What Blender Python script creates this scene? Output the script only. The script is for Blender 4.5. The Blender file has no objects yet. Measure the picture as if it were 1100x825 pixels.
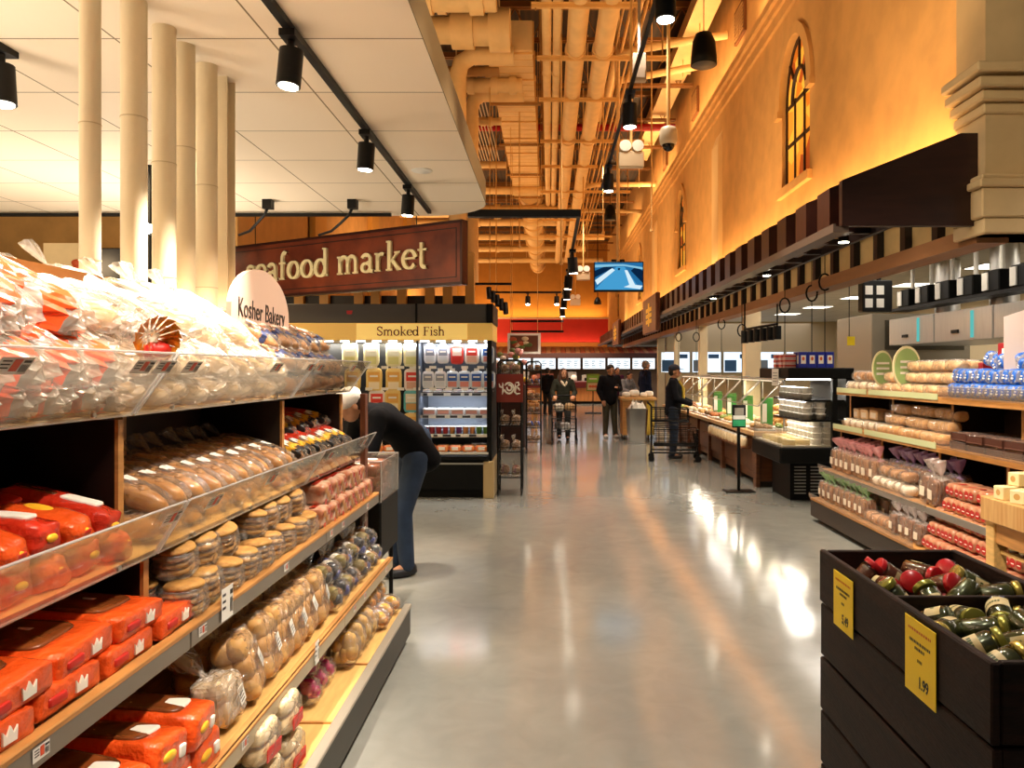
import bpy, bmesh, math, random
from mathutils import Vector, Matrix, Euler
from mathutils import noise as mnoise
rnd = random.Random(11)
PI = math.pi
SC = bpy.context.scene
COL = SC.collection
ORD = 'zeroth first second third fourth fifth sixth seventh eighth ninth tenth eleventh twelfth thirteenth fourteenth fifteenth sixteenth seventeenth eighteenth nineteenth twentieth twenty-first twenty-second twenty-third twenty-fourth twenty-fifth twenty-sixth twenty-seventh twenty-eighth'.split()

def lin(c):
    return c / 12.92 if c <= 0.04045 else ((c + 0.055) / 1.055) ** 2.4

def rgb(h):
    h = h.lstrip('#')
    return tuple(lin(int(h[i:i + 2], 16) / 255) for i in (0, 2, 4)) + (1.0,)

# ---------------------------------------------------------------- materials
MATS = {}

def mat(name, col, rough=0.5, metal=0.0, var=0.0, vscale=8.0, bump=0.0, bscale=40.0, col2=None, coat=0.0, spec=0.5,
        stretch=None, emit=None, estr=0.0, trans=0.0, ior=1.45, sheen=0.0, subs=0.0):
    if name in MATS:
        return MATS[name]
    m = bpy.data.materials.new(name)
    m.use_nodes = True
    nt = m.node_tree
    b = nt.nodes['Principled BSDF']
    c = rgb(col)
    b.inputs['Base Color'].default_value = c
    b.inputs['Roughness'].default_value = rough
    b.inputs['Metallic'].default_value = metal
    b.inputs['Coat Weight'].default_value = coat
    b.inputs['Coat Roughness'].default_value = 0.12
    b.inputs['Specular IOR Level'].default_value = spec
    b.inputs['Transmission Weight'].default_value = trans
    b.inputs['IOR'].default_value = ior
    if emit:
        b.inputs['Emission Color'].default_value = rgb(emit)
        b.inputs['Emission Strength'].default_value = estr
    tc = mp = None
    if var or bump or col2:
        tc = nt.nodes.new('ShaderNodeTexCoord')
        mp = nt.nodes.new('ShaderNodeMapping')
        if stretch:
            mp.inputs['Scale'].default_value = stretch
        nt.links.new(tc.outputs['Object'], mp.inputs['Vector'])
    if var or col2:
        n = nt.nodes.new('ShaderNodeTexNoise')
        n.inputs['Scale'].default_value = vscale
        n.inputs['Detail'].default_value = 5
        nt.links.new(mp.outputs[0], n.inputs['Vector'])
        r = nt.nodes.new('ShaderNodeValToRGB')
        r.color_ramp.elements[0].position = 0.35
        r.color_ramp.elements[1].position = 0.65
        if col2:
            r.color_ramp.elements[0].color = c
            r.color_ramp.elements[1].color = rgb(col2)
        else:
            r.color_ramp.elements[0].color = tuple(x * (1 - var) for x in c[:3]) + (1,)
            r.color_ramp.elements[1].color = tuple(min(1, x * (1 + var)) for x in c[:3]) + (1,)
        nt.links.new(n.outputs['Fac'], r.inputs[0])
        nt.links.new(r.outputs[0], b.inputs['Base Color'])
    if bump:
        n2 = nt.nodes.new('ShaderNodeTexNoise')
        n2.inputs['Scale'].default_value = bscale
        n2.inputs['Detail'].default_value = 3
        nt.links.new(mp.outputs[0], n2.inputs['Vector'])
        bp = nt.nodes.new('ShaderNodeBump')
        bp.inputs['Strength'].default_value = bump
        bp.inputs['Distance'].default_value = 0.02
        nt.links.new(n2.outputs['Fac'], bp.inputs['Height'])
        nt.links.new(bp.outputs[0], b.inputs['Normal'])
    MATS[name] = m
    return m

def emis(name, col, s):
    if name in MATS:
        return MATS[name]
    m = bpy.data.materials.new(name)
    m.use_nodes = True
    nt = m.node_tree
    nt.nodes.remove(nt.nodes['Principled BSDF'])
    e = nt.nodes.new('ShaderNodeEmission')
    e.inputs[0].default_value = rgb(col)
    e.inputs[1].default_value = s
    nt.links.new(e.outputs[0], nt.nodes['Material Output'].inputs[0])
    MATS[name] = m
    return m

def film(name, tint='#ffffff', clear=0.8, rough=0.12, bump=0.7, bscale=28.0, flat=False, haze=0.0, edge=.75, through=None):
    """thin clear plastic: see-through, glancing reflections, crinkled highlights; haze = share of white scatter"""
    if name in MATS:
        return MATS[name]
    m = bpy.data.materials.new(name)
    m.use_nodes = True
    nt = m.node_tree
    nt.nodes.remove(nt.nodes['Principled BSDF'])
    t = nt.nodes.new('ShaderNodeBsdfTransparent')
    t.inputs[0].default_value = rgb(through or tint)
    gl = nt.nodes.new('ShaderNodeBsdfGlossy')
    gl.inputs['Roughness'].default_value = rough
    lw = nt.nodes.new('ShaderNodeLayerWeight')
    lw.inputs[0].default_value = .5
    pw = nt.nodes.new('ShaderNodeMath')
    pw.operation = 'POWER'
    pw.inputs[1].default_value = 3.0
    nt.links.new(lw.outputs['Facing'], pw.inputs[0])
    ma = nt.nodes.new('ShaderNodeMath')
    ma.operation = 'MULTIPLY_ADD'
    ma.inputs[1].default_value = edge
    ma.inputs[2].default_value = 1 - clear
    ma.use_clamp = True
    nt.links.new(pw.outputs[0], ma.inputs[0])
    base = t.outputs[0]
    df = None
    if haze:
        df = nt.nodes.new('ShaderNodeBsdfDiffuse')
        df.inputs[0].default_value = rgb(tint)
        tr = nt.nodes.new('ShaderNodeBsdfTranslucent')
        tr.inputs[0].default_value = rgb(tint)
        m0 = nt.nodes.new('ShaderNodeMixShader')
        m0.inputs[0].default_value = .4
        nt.links.new(df.outputs[0], m0.inputs[1])
        nt.links.new(tr.outputs[0], m0.inputs[2])
        m1 = nt.nodes.new('ShaderNodeMixShader')
        m1.inputs[0].default_value = haze
        nt.links.new(t.outputs[0], m1.inputs[1])
        nt.links.new(m0.outputs[0], m1.inputs[2])
        base = m1.outputs[0]
    mx2 = nt.nodes.new('ShaderNodeMixShader')
    nt.links.new(ma.outputs[0], mx2.inputs[0])
    nt.links.new(base, mx2.inputs[1])
    nt.links.new(gl.outputs[0], mx2.inputs[2])
    nt.links.new(mx2.outputs[0], nt.nodes['Material Output'].inputs[0])
    if not flat:
        tc = nt.nodes.new('ShaderNodeTexCoord')
        n2 = nt.nodes.new('ShaderNodeTexNoise')
        n2.inputs['Scale'].default_value = bscale
        n2.inputs['Detail'].default_value = 2
        n2.inputs['Distortion'].default_value = 0.8
        nt.links.new(tc.outputs['Object'], n2.inputs['Vector'])
        bp = nt.nodes.new('ShaderNodeBump')
        bp.inputs['Strength'].default_value = bump
        bp.inputs['Distance'].default_value = 0.03
        nt.links.new(n2.outputs['Fac'], bp.inputs['Height'])
        for q in (gl, lw, df):
            if q is not None:
                nt.links.new(bp.outputs[0], q.inputs['Normal'])
    MATS[name] = m
    return m

# ---------------------------------------------------------------- mesh builder
def frame_z(d):
    d = Vector(d).normalized()
    a = Vector((0, 0, 1)) if abs(d.z) < 0.95 else Vector((1, 0, 0))
    u = a.cross(d).normalized()
    return u, d.cross(u).normalized(), d

def TRS(loc=(0, 0, 0), rot=(0, 0, 0), sc=(1, 1, 1)):
    return Matrix.LocRotScale(Vector(loc), Euler(rot), Vector(sc))

class MB:
    def __init__(s):
        s.v, s.f, s.m, s.s = [], [], [], []

    def add(s, vs, fs, m=0, smooth=False, M=None):
        o = len(s.v)
        for p in vs:
            p = Vector(p)
            s.v.append(M @ p if M is not None else p)
        for f in fs:
            s.f.append(tuple(i + o for i in f))
            s.m.append(m)
            s.s.append(smooth)
        return s

    def box(s, x0, x1, y0, y1, z0, z1, m=0, M=None, bev=0.0):
        if x0 > x1: x0, x1 = x1, x0
        if y0 > y1: y0, y1 = y1, y0
        if z0 > z1: z0, z1 = z1, z0
        if bev <= 0:
            v = [(x, y, z) for z in (z0, z1) for y in (y0, y1) for x in (x0, x1)]
            f = [(0, 2, 3, 1), (4, 5, 7, 6), (0, 1, 5, 4), (2, 6, 7, 3), (0, 4, 6, 2), (1, 3, 7, 5)]
            return s.add(v, f, m, False, M)
        b = min(bev, (x1 - x0) * .49, (y1 - y0) * .49, (z1 - z0) * .49)
        v, idx = [], {}
        X, Y, Z = (x0, x1), (y0, y1), (z0, z1)
        for i in (0, 1):
            for j in (0, 1):
                for k in (0, 1):
                    si, sj, sk = (1 - 2 * i) * b, (1 - 2 * j) * b, (1 - 2 * k) * b
                    for a, p in enumerate(((X[i], Y[j] + sj, Z[k] + sk), (X[i] + si, Y[j], Z[k] + sk), (X[i] + si, Y[j] + sj, Z[k]))):
                        idx[i, j, k, a] = len(v)
                        v.append(p)
        f = []
        for i in (0, 1):
            f.append(tuple(idx[i, j, k, 0] for j, k in ((0, 0), (1, 0), (1, 1), (0, 1))))
            f.append(tuple(idx[j, i, k, 1] for j, k in ((0, 0), (1, 0), (1, 1), (0, 1))))
            f.append(tuple(idx[j, k, i, 2] for j, k in ((0, 0), (1, 0), (1, 1), (0, 1))))
        for i in (0, 1):
            for j in (0, 1):
                f.append((idx[i, j, 0, 0], idx[i, j, 1, 0], idx[i, j, 1, 1], idx[i, j, 0, 1]))
                f.append((idx[i, 0, j, 0], idx[i, 1, j, 0], idx[i, 1, j, 2], idx[i, 0, j, 2]))
                f.append((idx[0, i, j, 1], idx[1, i, j, 1], idx[1, i, j, 2], idx[0, i, j, 2]))
                for k in (0, 1):
                    f.append((idx[i, j, k, 0], idx[i, j, k, 1], idx[i, j, k, 2]))
        return s.add(v, f, m, False, M)

    def cyl(s, p0, p1, r0, r1=None, n=12, m=0, caps=True, M=None, mc=None):
        r1 = r0 if r1 is None else r1
        p0, p1 = Vector(p0), Vector(p1)
        u, w, d = frame_z(p1 - p0)
        ring = [u * math.cos(2 * PI * i / n) + w * math.sin(2 * PI * i / n) for i in range(n)]
        s.add([p0 + q * r0 for q in ring] + [p1 + q * r1 for q in ring],
              [(i, (i + 1) % n, n + (i + 1) % n, n + i) for i in range(n)], m, True, M)
        if caps:
            mm = m if mc is None else mc
            if r0 > 0: s.add([p0 + q * r0 for q in ring], [tuple(reversed(range(n)))], m, False, M)
            if r1 > 0: s.add([p1 + q * r1 for q in ring], [tuple(range(n))], mm, False, M)
        return s

    def tube(s, pts, r, n=8, m=0, caps=True, M=None):
        pts = [Vector(p) for p in pts]
        rs = r if isinstance(r, (list, tuple)) else [r] * len(pts)
        vs = []
        u = None
        for i, p in enumerate(pts):
            a = pts[max(0, i - 1)]
            b = pts[min(len(pts) - 1, i + 1)]
            d = (b - a).normalized()
            if u is None:
                u, w, _ = frame_z(d)
            else:
                u = (u - d * u.dot(d)).normalized()
                w = d.cross(u)
            vs += [p + (u * math.cos(2 * PI * k / n) + w * math.sin(2 * PI * k / n)) * rs[i] for k in range(n)]
        fs = []
        for i in range(len(pts) - 1):
            for k in range(n):
                fs.append((i * n + k, i * n + (k + 1) % n, (i + 1) * n + (k + 1) % n, (i + 1) * n + k))
        s.add(vs, fs, m, True, M)
        if caps:
            s.add(vs[:n], [tuple(reversed(range(n)))], m, False, M)
            s.add(vs[-n:], [tuple(range(n))], m, False, M)
        return s

    def lathe(s, prof, n=16, m=0, M=None, smooth=True):
        vs = []
        for r, z in prof:
            r = max(r, 1e-4)
            vs += [(r * math.cos(2 * PI * k / n), r * math.sin(2 * PI * k / n), z) for k in range(n)]
        fs = []
        for i in range(len(prof) - 1):
            for k in range(n):
                fs.append((i * n + k, i * n + (k + 1) % n, (i + 1) * n + (k + 1) % n, (i + 1) * n + k))
        fs.append(tuple(reversed(range(n))))
        fs.append(tuple((len(prof) - 1) * n + k for k in range(n)))
        return s.add(vs, fs, m, smooth, M)

    def prism(s, poly, z0, z1, m=0, M=None):
        n = len(poly)
        s.add([(x, y, z0) for x, y in poly], [tuple(reversed(range(n)))], m, False, M)
        s.add([(x, y, z1) for x, y in poly], [tuple(range(n))], m, False, M)
        return s.add([(x, y, z0) for x, y in poly] + [(x, y, z1) for x, y in poly],
                     [(i, (i + 1) % n, n + (i + 1) % n, n + i) for i in range(n)], m, False, M)

    def ell(s, c, rx, ry, rz, nu=16, nv=10, m=0, M=None, p=2.0, jit=0.0, js=6.0, seed=0.0, smooth=True):
        """(super)ellipsoid with optional noise"""
        def sg(a):
            return math.copysign(abs(a) ** (2 / p), a)
        vs = []
        for j in range(nv + 1):
            th = -PI / 2 + PI * j / nv
            for i in range(nu):
                ph = 2 * PI * i / nu
                x, y, z = sg(math.cos(th)) * sg(math.cos(ph)), sg(math.cos(th)) * sg(math.sin(ph)), sg(math.sin(th))
                k = 1.0
                if jit:
                    k += jit * mnoise.noise(Vector((x * js * .3 + seed, y * js * .3 + seed * 1.7, z * js * .3)))
                vs.append((c[0] + rx * x * k, c[1] + ry * y * k, c[2] + rz * z * k))
        fs = []
        for j in range(nv):
            for i in range(nu):
                fs.append((j * nu + i, j * nu + (i + 1) % nu, (j + 1) * nu + (i + 1) % nu, (j + 1) * nu + i))
        return s.add(vs, fs, m, smooth, M)

    def loft(s, rings, m=0, smooth=True, M=None, caps=True):
        n = len(rings[0])
        vs = [p for r in rings for p in r]
        fs = []
        for i in range(len(rings) - 1):
            for k in range(n):
                fs.append((i * n + k, i * n + (k + 1) % n, (i + 1) * n + (k + 1) % n, (i + 1) * n + k))
        if caps:
            fs.append(tuple(reversed(range(n))))
            fs.append(tuple((len(rings) - 1) * n + k for k in range(n)))
        return s.add(vs, fs, m, smooth, M)

    def rbox(s, hx, hy, hz, r, m=0, M=None, jit=0.0, seed=0.0, n=5):
        """soft-cornered box with slightly uneven faces"""
        h = (hx, hy, hz)
        r = min(r, hx, hy, hz)
        def ticks(a):
            return [-a, -a + r * .35, -a + r] + [(-a + r) + (2 * (a - r)) * i / n for i in range(1, n)] + [a - r, a - r * .35, a]
        for ax in range(3):
            u, v = (ax + 1) % 3, (ax + 2) % 3
            tu, tv = ticks(h[u]), ticks(h[v])
            for sg in (-1, 1):
                vs = []
                for a in tu:
                    for b in tv:
                        q = [0, 0, 0]
                        q[ax], q[u], q[v] = sg * h[ax], a, b
                        inn = Vector([max(-h[i] + r, min(h[i] - r, q[i])) for i in range(3)])
                        d = Vector(q) - inn
                        p = inn + d.normalized() * r if d.length > 1e-9 else Vector(q)
                        if jit:
                            k = mnoise.noise(p * 14 + Vector((seed, seed * 1.3, -seed)))
                            k2 = mnoise.noise(p * 40 + Vector((seed, seed * 1.3, -seed)))
                            p = p + d.normalized() * (k * jit + k2 * jit * .4)
                        vs.append(p)
                nv = len(tv)
                s.add(vs, [(i * nv + j, i * nv + j + 1, (i + 1) * nv + j + 1, (i + 1) * nv + j) for i in range(len(tu) - 1) for j in range(nv - 1)], m, True, M)
        return s

    def quad(s, a, b, c, d, m=0, M=None):
        return s.add([a, b, c, d], [(0, 1, 2, 3)], m, False, M)

    def mesh(s, name, mats):
        me = bpy.data.meshes.new(name)
        me.from_pydata([tuple(p) for p in s.v], [], s.f)
        for x in (mats if isinstance(mats, (list, tuple)) else [mats]):
            me.materials.append(x)
        me.polygons.foreach_set('material_index', s.m)
        me.polygons.foreach_set('use_smooth', s.s)
        bm = bmesh.new()
        bm.from_mesh(me)
        if len(bm.verts) < 6000:
            sm = [v for v in bm.verts if v.link_faces and all(f.smooth for f in v.link_faces)]
            bmesh.ops.remove_doubles(bm, verts=sm, dist=1e-6)
        bmesh.ops.recalc_face_normals(bm, faces=bm.faces)
        bm.to_mesh(me)
        bm.free()
        me.update()
        return me

    def build(s, name, mats, parent=None, world=False, loc=None):
        """one mesh object; world=True: vertices are world coordinates, moved to the parent's base"""
        me = s.mesh(name, mats)
        o = bpy.data.objects.new(name, me)
        COL.objects.link(o)
        if parent is not None:
            o.parent = parent
            if world:
                off = Vector((0, 0, 0))
                p = parent
                while p is not None:
                    off += p.location
                    p = p.parent
                me.transform(Matrix.Translation(-off))
        elif loc is not None:
            o.location = loc
            if world:
                me.transform(Matrix.Translation(-Vector(loc)))
        return o

def tag(o, label, cat, group=None, kind=None):
    o['label'] = label
    o['category'] = cat
    if group: o['group'] = group
    if kind: o['kind'] = kind
    return o

def thing(name, label, cat, loc=(0, 0, 0), rot=(0, 0, 0), group=None):
    o = bpy.data.objects.new(name, None)
    COL.objects.link(o)
    o.empty_display_size = 0.05
    o.location = loc
    o.rotation_euler = rot
    return tag(o, label, cat, group)

def struct(name, mb, mats, parent=None):
    o = mb.build(name, mats, parent)
    if parent is None:
        o['kind'] = 'structure'
    return o

def solo(name, mb, mats, label, cat, group=None, loc=None):
    """a thing that is one mesh, world coordinates"""
    if loc is None:
        xs = [p.x for p in mb.v]; ys = [p.y for p in mb.v]; zs = [p.z for p in mb.v]
        loc = ((min(xs) + max(xs)) / 2, (min(ys) + max(ys)) / 2, min(zs))
    o = mb.build(name, mats, None, True, loc)
    return tag(o, label, cat, group)

def copytree(o, parent=None):
    c = o.copy()
    COL.objects.link(c)
    c.parent = parent
    for ch in [x for x in o.children]:
        copytree(ch, c)
    return c

USED = set()

class Proto:
    """first place() moves the thing itself, later ones copy it with its parts"""
    def __init__(s, root):
        s.root, s.n = root, 0

    def place(s, loc, rot=(0, 0, 0), label=None, group=None, sc=1.0):
        o = s.root if s.n == 0 else copytree(s.root)
        s.n += 1
        o.location = loc
        o.rotation_euler = rot
        o.scale = (sc, sc, sc) if not isinstance(sc, (tuple, list)) else sc
        if label: o['label'] = label
        if group: o['group'] = group
        return o

def text(s, size, m, parent=None, M=None, extrude=0.002, name='lettering', align='CENTER', bold=0.0, sx=1.0):
    """flat raised lettering lying in its local XY plane"""
    cu = bpy.data.curves.new('t', 'FONT')
    cu.body = s
    cu.size = size
    cu.extrude = extrude
    cu.offset = bold
    cu.align_x = align
    cu.align_y = 'CENTER'
    cu.resolution_u = 3
    t = bpy.data.objects.new('t', cu)
    COL.objects.link(t)
    dg = bpy.context.evaluated_depsgraph_get()
    dg.update()
    me = bpy.data.meshes.new_from_object(t.evaluated_get(dg))
    bpy.data.objects.remove(t)
    bpy.data.curves.remove(cu)
    me.name = name
    me.materials.clear()
    me.materials.append(m)
    if sx != 1.0:
        me.transform(Matrix.Diagonal((sx, 1, 1, 1)))
    if M is not None:
        me.transform(M)
    o = bpy.data.objects.new(name, me)
    COL.objects.link(o)
    if parent is not None:
        o.parent = parent
    return o

# plane bases: local x = reading direction, local z = outward normal
FACE_CAM = Matrix(((1, 0, 0, 0), (0, 0, -1, 0), (0, 1, 0, 0), (0, 0, 0, 1)))      # faces -Y, reads along +X
FACE_PX = Matrix(((0, 0, 1, 0), (1, 0, 0, 0), (0, 1, 0, 0), (0, 0, 0, 1)))        # faces +X, reads along +Y
FACE_NX = Matrix(((0, 0, -1, 0), (-1, 0, 0, 0), (0, 1, 0, 0), (0, 0, 0, 1)))      # faces -X, reads along -Y

def T(x, y, z):
    return Matrix.Translation((x, y, z))

# ---------------------------------------------------------------- roman lettering with serifs (x-height 1)
def arc(cx, cy, rx, ry, a0, a1, n=14):
    return [(cx + rx * math.cos(math.radians(a0 + (a1 - a0) * i / n)), cy + ry * math.sin(math.radians(a0 + (a1 - a0) * i / n))) for i in range(n + 1)]

TH, TN, SF = 0.22, 0.10, 0.09

def _serif(x, y, w=0.42):
    return ([(x - w / 2, y), (x + w / 2, y)], SF)

GLYPH = {
    'o': (1.08, [(arc(.5, .5, .40, .46, 0, 360, 26), ('o',))]),
    'e': (.98, [(arc(.5, .5, .40, .46, 8, 325, 22), ('o',)), ([(.12, .54), (.88, .54)], TN)]),
    's': (.80, [([(.68, .74)] + arc(.40, .73, .27, .22, 20, 200, 8) + [(.28, .58), (.55, .44)] + arc(.40, .26, .27, .22, 40, -160, 9), .17), ([(.68, .66), (.68, .95)], .07), ([(.10, .05), (.10, .36)], .07)]),
    'a': (.98, [(arc(.42, .72, .28, .23, 165, 0, 9) + [(.70, .15), (.78, .05), (.92, .06)], .19), (arc(.42, .27, .28, .23, 30, 330, 14), ('o',)), ([(.70, .60), (.45, .52)], TN)]),
    'd': (1.16, [(arc(.46, .48, .37, .46, 20, 340, 20), ('o',)), ([(.84, 0.0), (.84, 1.55)], TH), ([(.64, 1.52), (.84, 1.52)], SF), ([(.84, .045), (1.06, .045)], SF)]),
    'f': (.72, [([(.30, 0), (.30, 1.2)] + arc(.53, 1.2, .23, .33, 180, 50, 8), .19), ([(.08, .93), (.62, .93)], TN), _serif(.30, .045)]),
    'm': (1.72, [([(.25, 0), (.25, .95)], TH), ([(.05, .94), (.25, .94)], SF), _serif(.25, .045), ([(.25, .62)] + arc(.53, .62, .28, .33, 150, 0, 8) + [(.81, 0)], .19), _serif(.81, .045), ([(.81, .62)] + arc(1.11, .62, .28, .33, 150, 0, 8) + [(1.39, 0)], .19), _serif(1.39, .045)]),
    'r': (.80, [([(.25, 0), (.25, .95)], TH), ([(.05, .94), (.25, .94)], SF), _serif(.25, .045), ([(.25, .60)] + arc(.54, .62, .26, .30, 150, 55, 6), .17)]),
    'k': (1.10, [([(.25, 0), (.25, 1.55)], TH), ([(.05, 1.52), (.25, 1.52)], SF), _serif(.25, .045), ([(.32, .42), (.80, .92)], TN), ([(.45, .55), (.90, .02)], .20), _serif(.80, .93, .38), _serif(.92, .045, .34)]),
    't': (.72, [([(.30, 1.30), (.30, .22)] + arc(.50, .24, .20, .20, 180, 300, 7), .19), ([(.06, .93), (.64, .93)], TN)]),
    'i': (.56, [([(.28, 0), (.28, .95)], TH), ([(.08, .94), (.28, .94)], SF), _serif(.28, .045), ([(.28, 1.24), (.28, 1.48)], .24)]),
    'h': (1.18, [([(.25, 0), (.25, 1.55)], TH), ([(.05, 1.52), (.25, 1.52)], SF), _serif(.25, .045), ([(.25, .62)] + arc(.56, .62, .31, .33, 150, 0, 8) + [(.87, 0)], .19), _serif(.87, .045)]),
    'S': (1.05, [([(.86, 1.15)] + arc(.50, 1.12, .36, .34, 20, 200, 9) + [(.36, .86), (.66, .66)] + arc(.50, .37, .38, .33, 40, -160, 10), .20), ([(.88, 1.02), (.88, 1.48)], .08), ([(.10, .04), (.10, .50)], .08)]),
    'F': (1.15, [([(.32, 0), (.32, 1.45)], TH), ([(.10, 1.43), (1.02, 1.43)], SF), ([(1.0, 1.45), (1.0, 1.12)], .08), ([(.32, .76), (.80, .76)], TN), ([(.78, .58), (.78, .94)], .08), _serif(.32, .045, .55)]),
    ' ': (.55, []),
}

def roman(mb, s, h, M, depth=0.01, m=0):
    """serif lettering of x-height h, centred, local XY plane, raised along z"""
    w = sum(GLYPH[c][0] for c in s)
    x = -w / 2
    for c in s:
        adv, strokes = GLYPH[c]
        for pts, wd in strokes:
            n = len(pts)
            left, right = [], []
            for i, p in enumerate(pts):
                a, b = pts[max(0, i - 1)], pts[min(n - 1, i + 1)]
                if n > 3 and pts[0] == pts[-1] and i in (0, n - 1):
                    a, b = pts[-2], pts[1]
                dx, dy = b[0] - a[0], b[1] - a[1]
                L = math.hypot(dx, dy) or 1
                nx, ny = -dy / L, dx / L
                ww = wd if not isinstance(wd, tuple) else TN + (TH + .03 - TN) * abs(nx)
                left.append((p[0] + nx * ww / 2, p[1] + ny * ww / 2))
                right.append((p[0] - nx * ww / 2, p[1] - ny * ww / 2))
            vs = []
            for q in left + right:
                vs.append(((x + q[0]) * h, (q[1] - .5) * h, depth))
            for q in left + right:
                vs.append(((x + q[0]) * h, (q[1] - .5) * h, 0))
            fs = []
            for i in range(n - 1):
                fs.append((i, i + 1, n + i + 1, n + i))
                fs.append((i, i + 1, 2 * n + i + 1, 2 * n + i))
                fs.append((n + i, n + i + 1, 3 * n + i + 1, 3 * n + i))
            mb.add(vs, fs, m, False, M)
        x += adv
    return mb

# ---------------------------------------------------------------- light helpers
def spot_light(parent, loc, aim, power, col='#ffd9a0', angle=60, blend=0.6, r=0.03):
    L = bpy.data.lights.new('spot', 'SPOT')
    L.energy = power
    L.color = rgb(col)[:3]
    L.spot_size = math.radians(angle)
    L.spot_blend = blend
    L.shadow_soft_size = r
    o = bpy.data.objects.new('lamp', L)
    COL.objects.link(o)
    o.parent = parent
    o.location = loc
    o.rotation_euler = Vector(aim).to_track_quat('-Z', 'Y').to_euler()
    return o

def area_light(name, loc, aim, sx, sy, power, col, parent=None):
    L = bpy.data.lights.new(name, 'AREA')
    L.shape = 'RECTANGLE'
    L.size, L.size_y = sx, sy
    L.energy = power
    L.color = rgb(col)[:3]
    o = bpy.data.objects.new(name, L)
    COL.objects.link(o)
    o.parent = parent
    z = -Vector(aim).normalized()
    y = Vector((0, 1, 0))
    x = y.cross(z).normalized()
    y = z.cross(x)
    o.matrix_local = Matrix(((x.x, y.x, z.x, loc[0]), (x.y, y.y, z.y, loc[1]), (x.z, y.z, z.z, loc[2]), (0, 0, 0, 1)))
    return o
# ================================================================= camera
F = 820.0
cam_d = bpy.data.cameras.new('camera')
cam = bpy.data.objects.new('camera', cam_d)
COL.objects.link(cam)
cam.location = (0, 0, 1.6)
cam.rotation_euler = (PI / 2, 0, 0)
cam_d.sensor_width = 36
cam_d.lens = F / 1100 * 36
cam_d.shift_x = -40 / 1100
cam_d.shift_y = -15.5 / 1100
cam_d.clip_start = 0.05
SC.camera = cam

def at(px, py, Y):
    """world point at depth Y on the sight line through a photo pixel"""
    return Vector(((px - 590) / F * Y, Y, 1.6 - (py - 397) / F * Y))

# ================================================================= shared materials
tan_wall = mat('tan_plaster', '#d3a566', .85, var=.08, vscale=3, bump=.08, bscale=30)
cream = mat('cream_paint', '#e6d3ac', .7, var=.03, vscale=5)
service_paint = mat('service_paint', '#dfb06a', .6, var=.1, vscale=3)
service_pale = mat('service_paint_pale', '#edc98c', .55, var=.06, vscale=4)
service_dark = mat('service_paint_dark', '#a87c44', .7, var=.1, vscale=4)  # darker tone of the service paint
black_metal = mat('black_metal', '#0b0a0a', .45, spec=.3)
black_soft = mat('black_powder_coat', '#0a0a09', .5, spec=.2)
walnut = mat('dark_walnut', '#31150d', .38, var=.3, vscale=6, stretch=(1, 8, 1))
walnut_dark = mat('dark_walnut_deep', '#170c08', .45, var=.25, vscale=8, stretch=(1, 6, 1))
brown_red = mat('red_brown_wood', '#6b3c28', .4, var=.25, vscale=7, stretch=(6, 1, 1))
oak = mat('honey_oak', '#b98247', .45, var=.18, vscale=5, stretch=(1, 1, 9))
maple = mat('pale_maple', '#d9ad68', .42, var=.12, vscale=6, stretch=(7, 1, 7))
steel = mat('brushed_steel', '#d6d4d0', .3, metal=.85, var=.08, vscale=6, stretch=(40, 1, 1))
silver = mat('silver_trim', '#b8b4ac', .35, metal=.85)
white_plastic = mat('white_plastic', '#eeeae0', .35)
lens_glow = emis('lamp_lens_glow', '#fff1d8', 40.0)
warm_glow = emis('warm_strip_glow', '#ffc978', 9.0)

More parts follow.
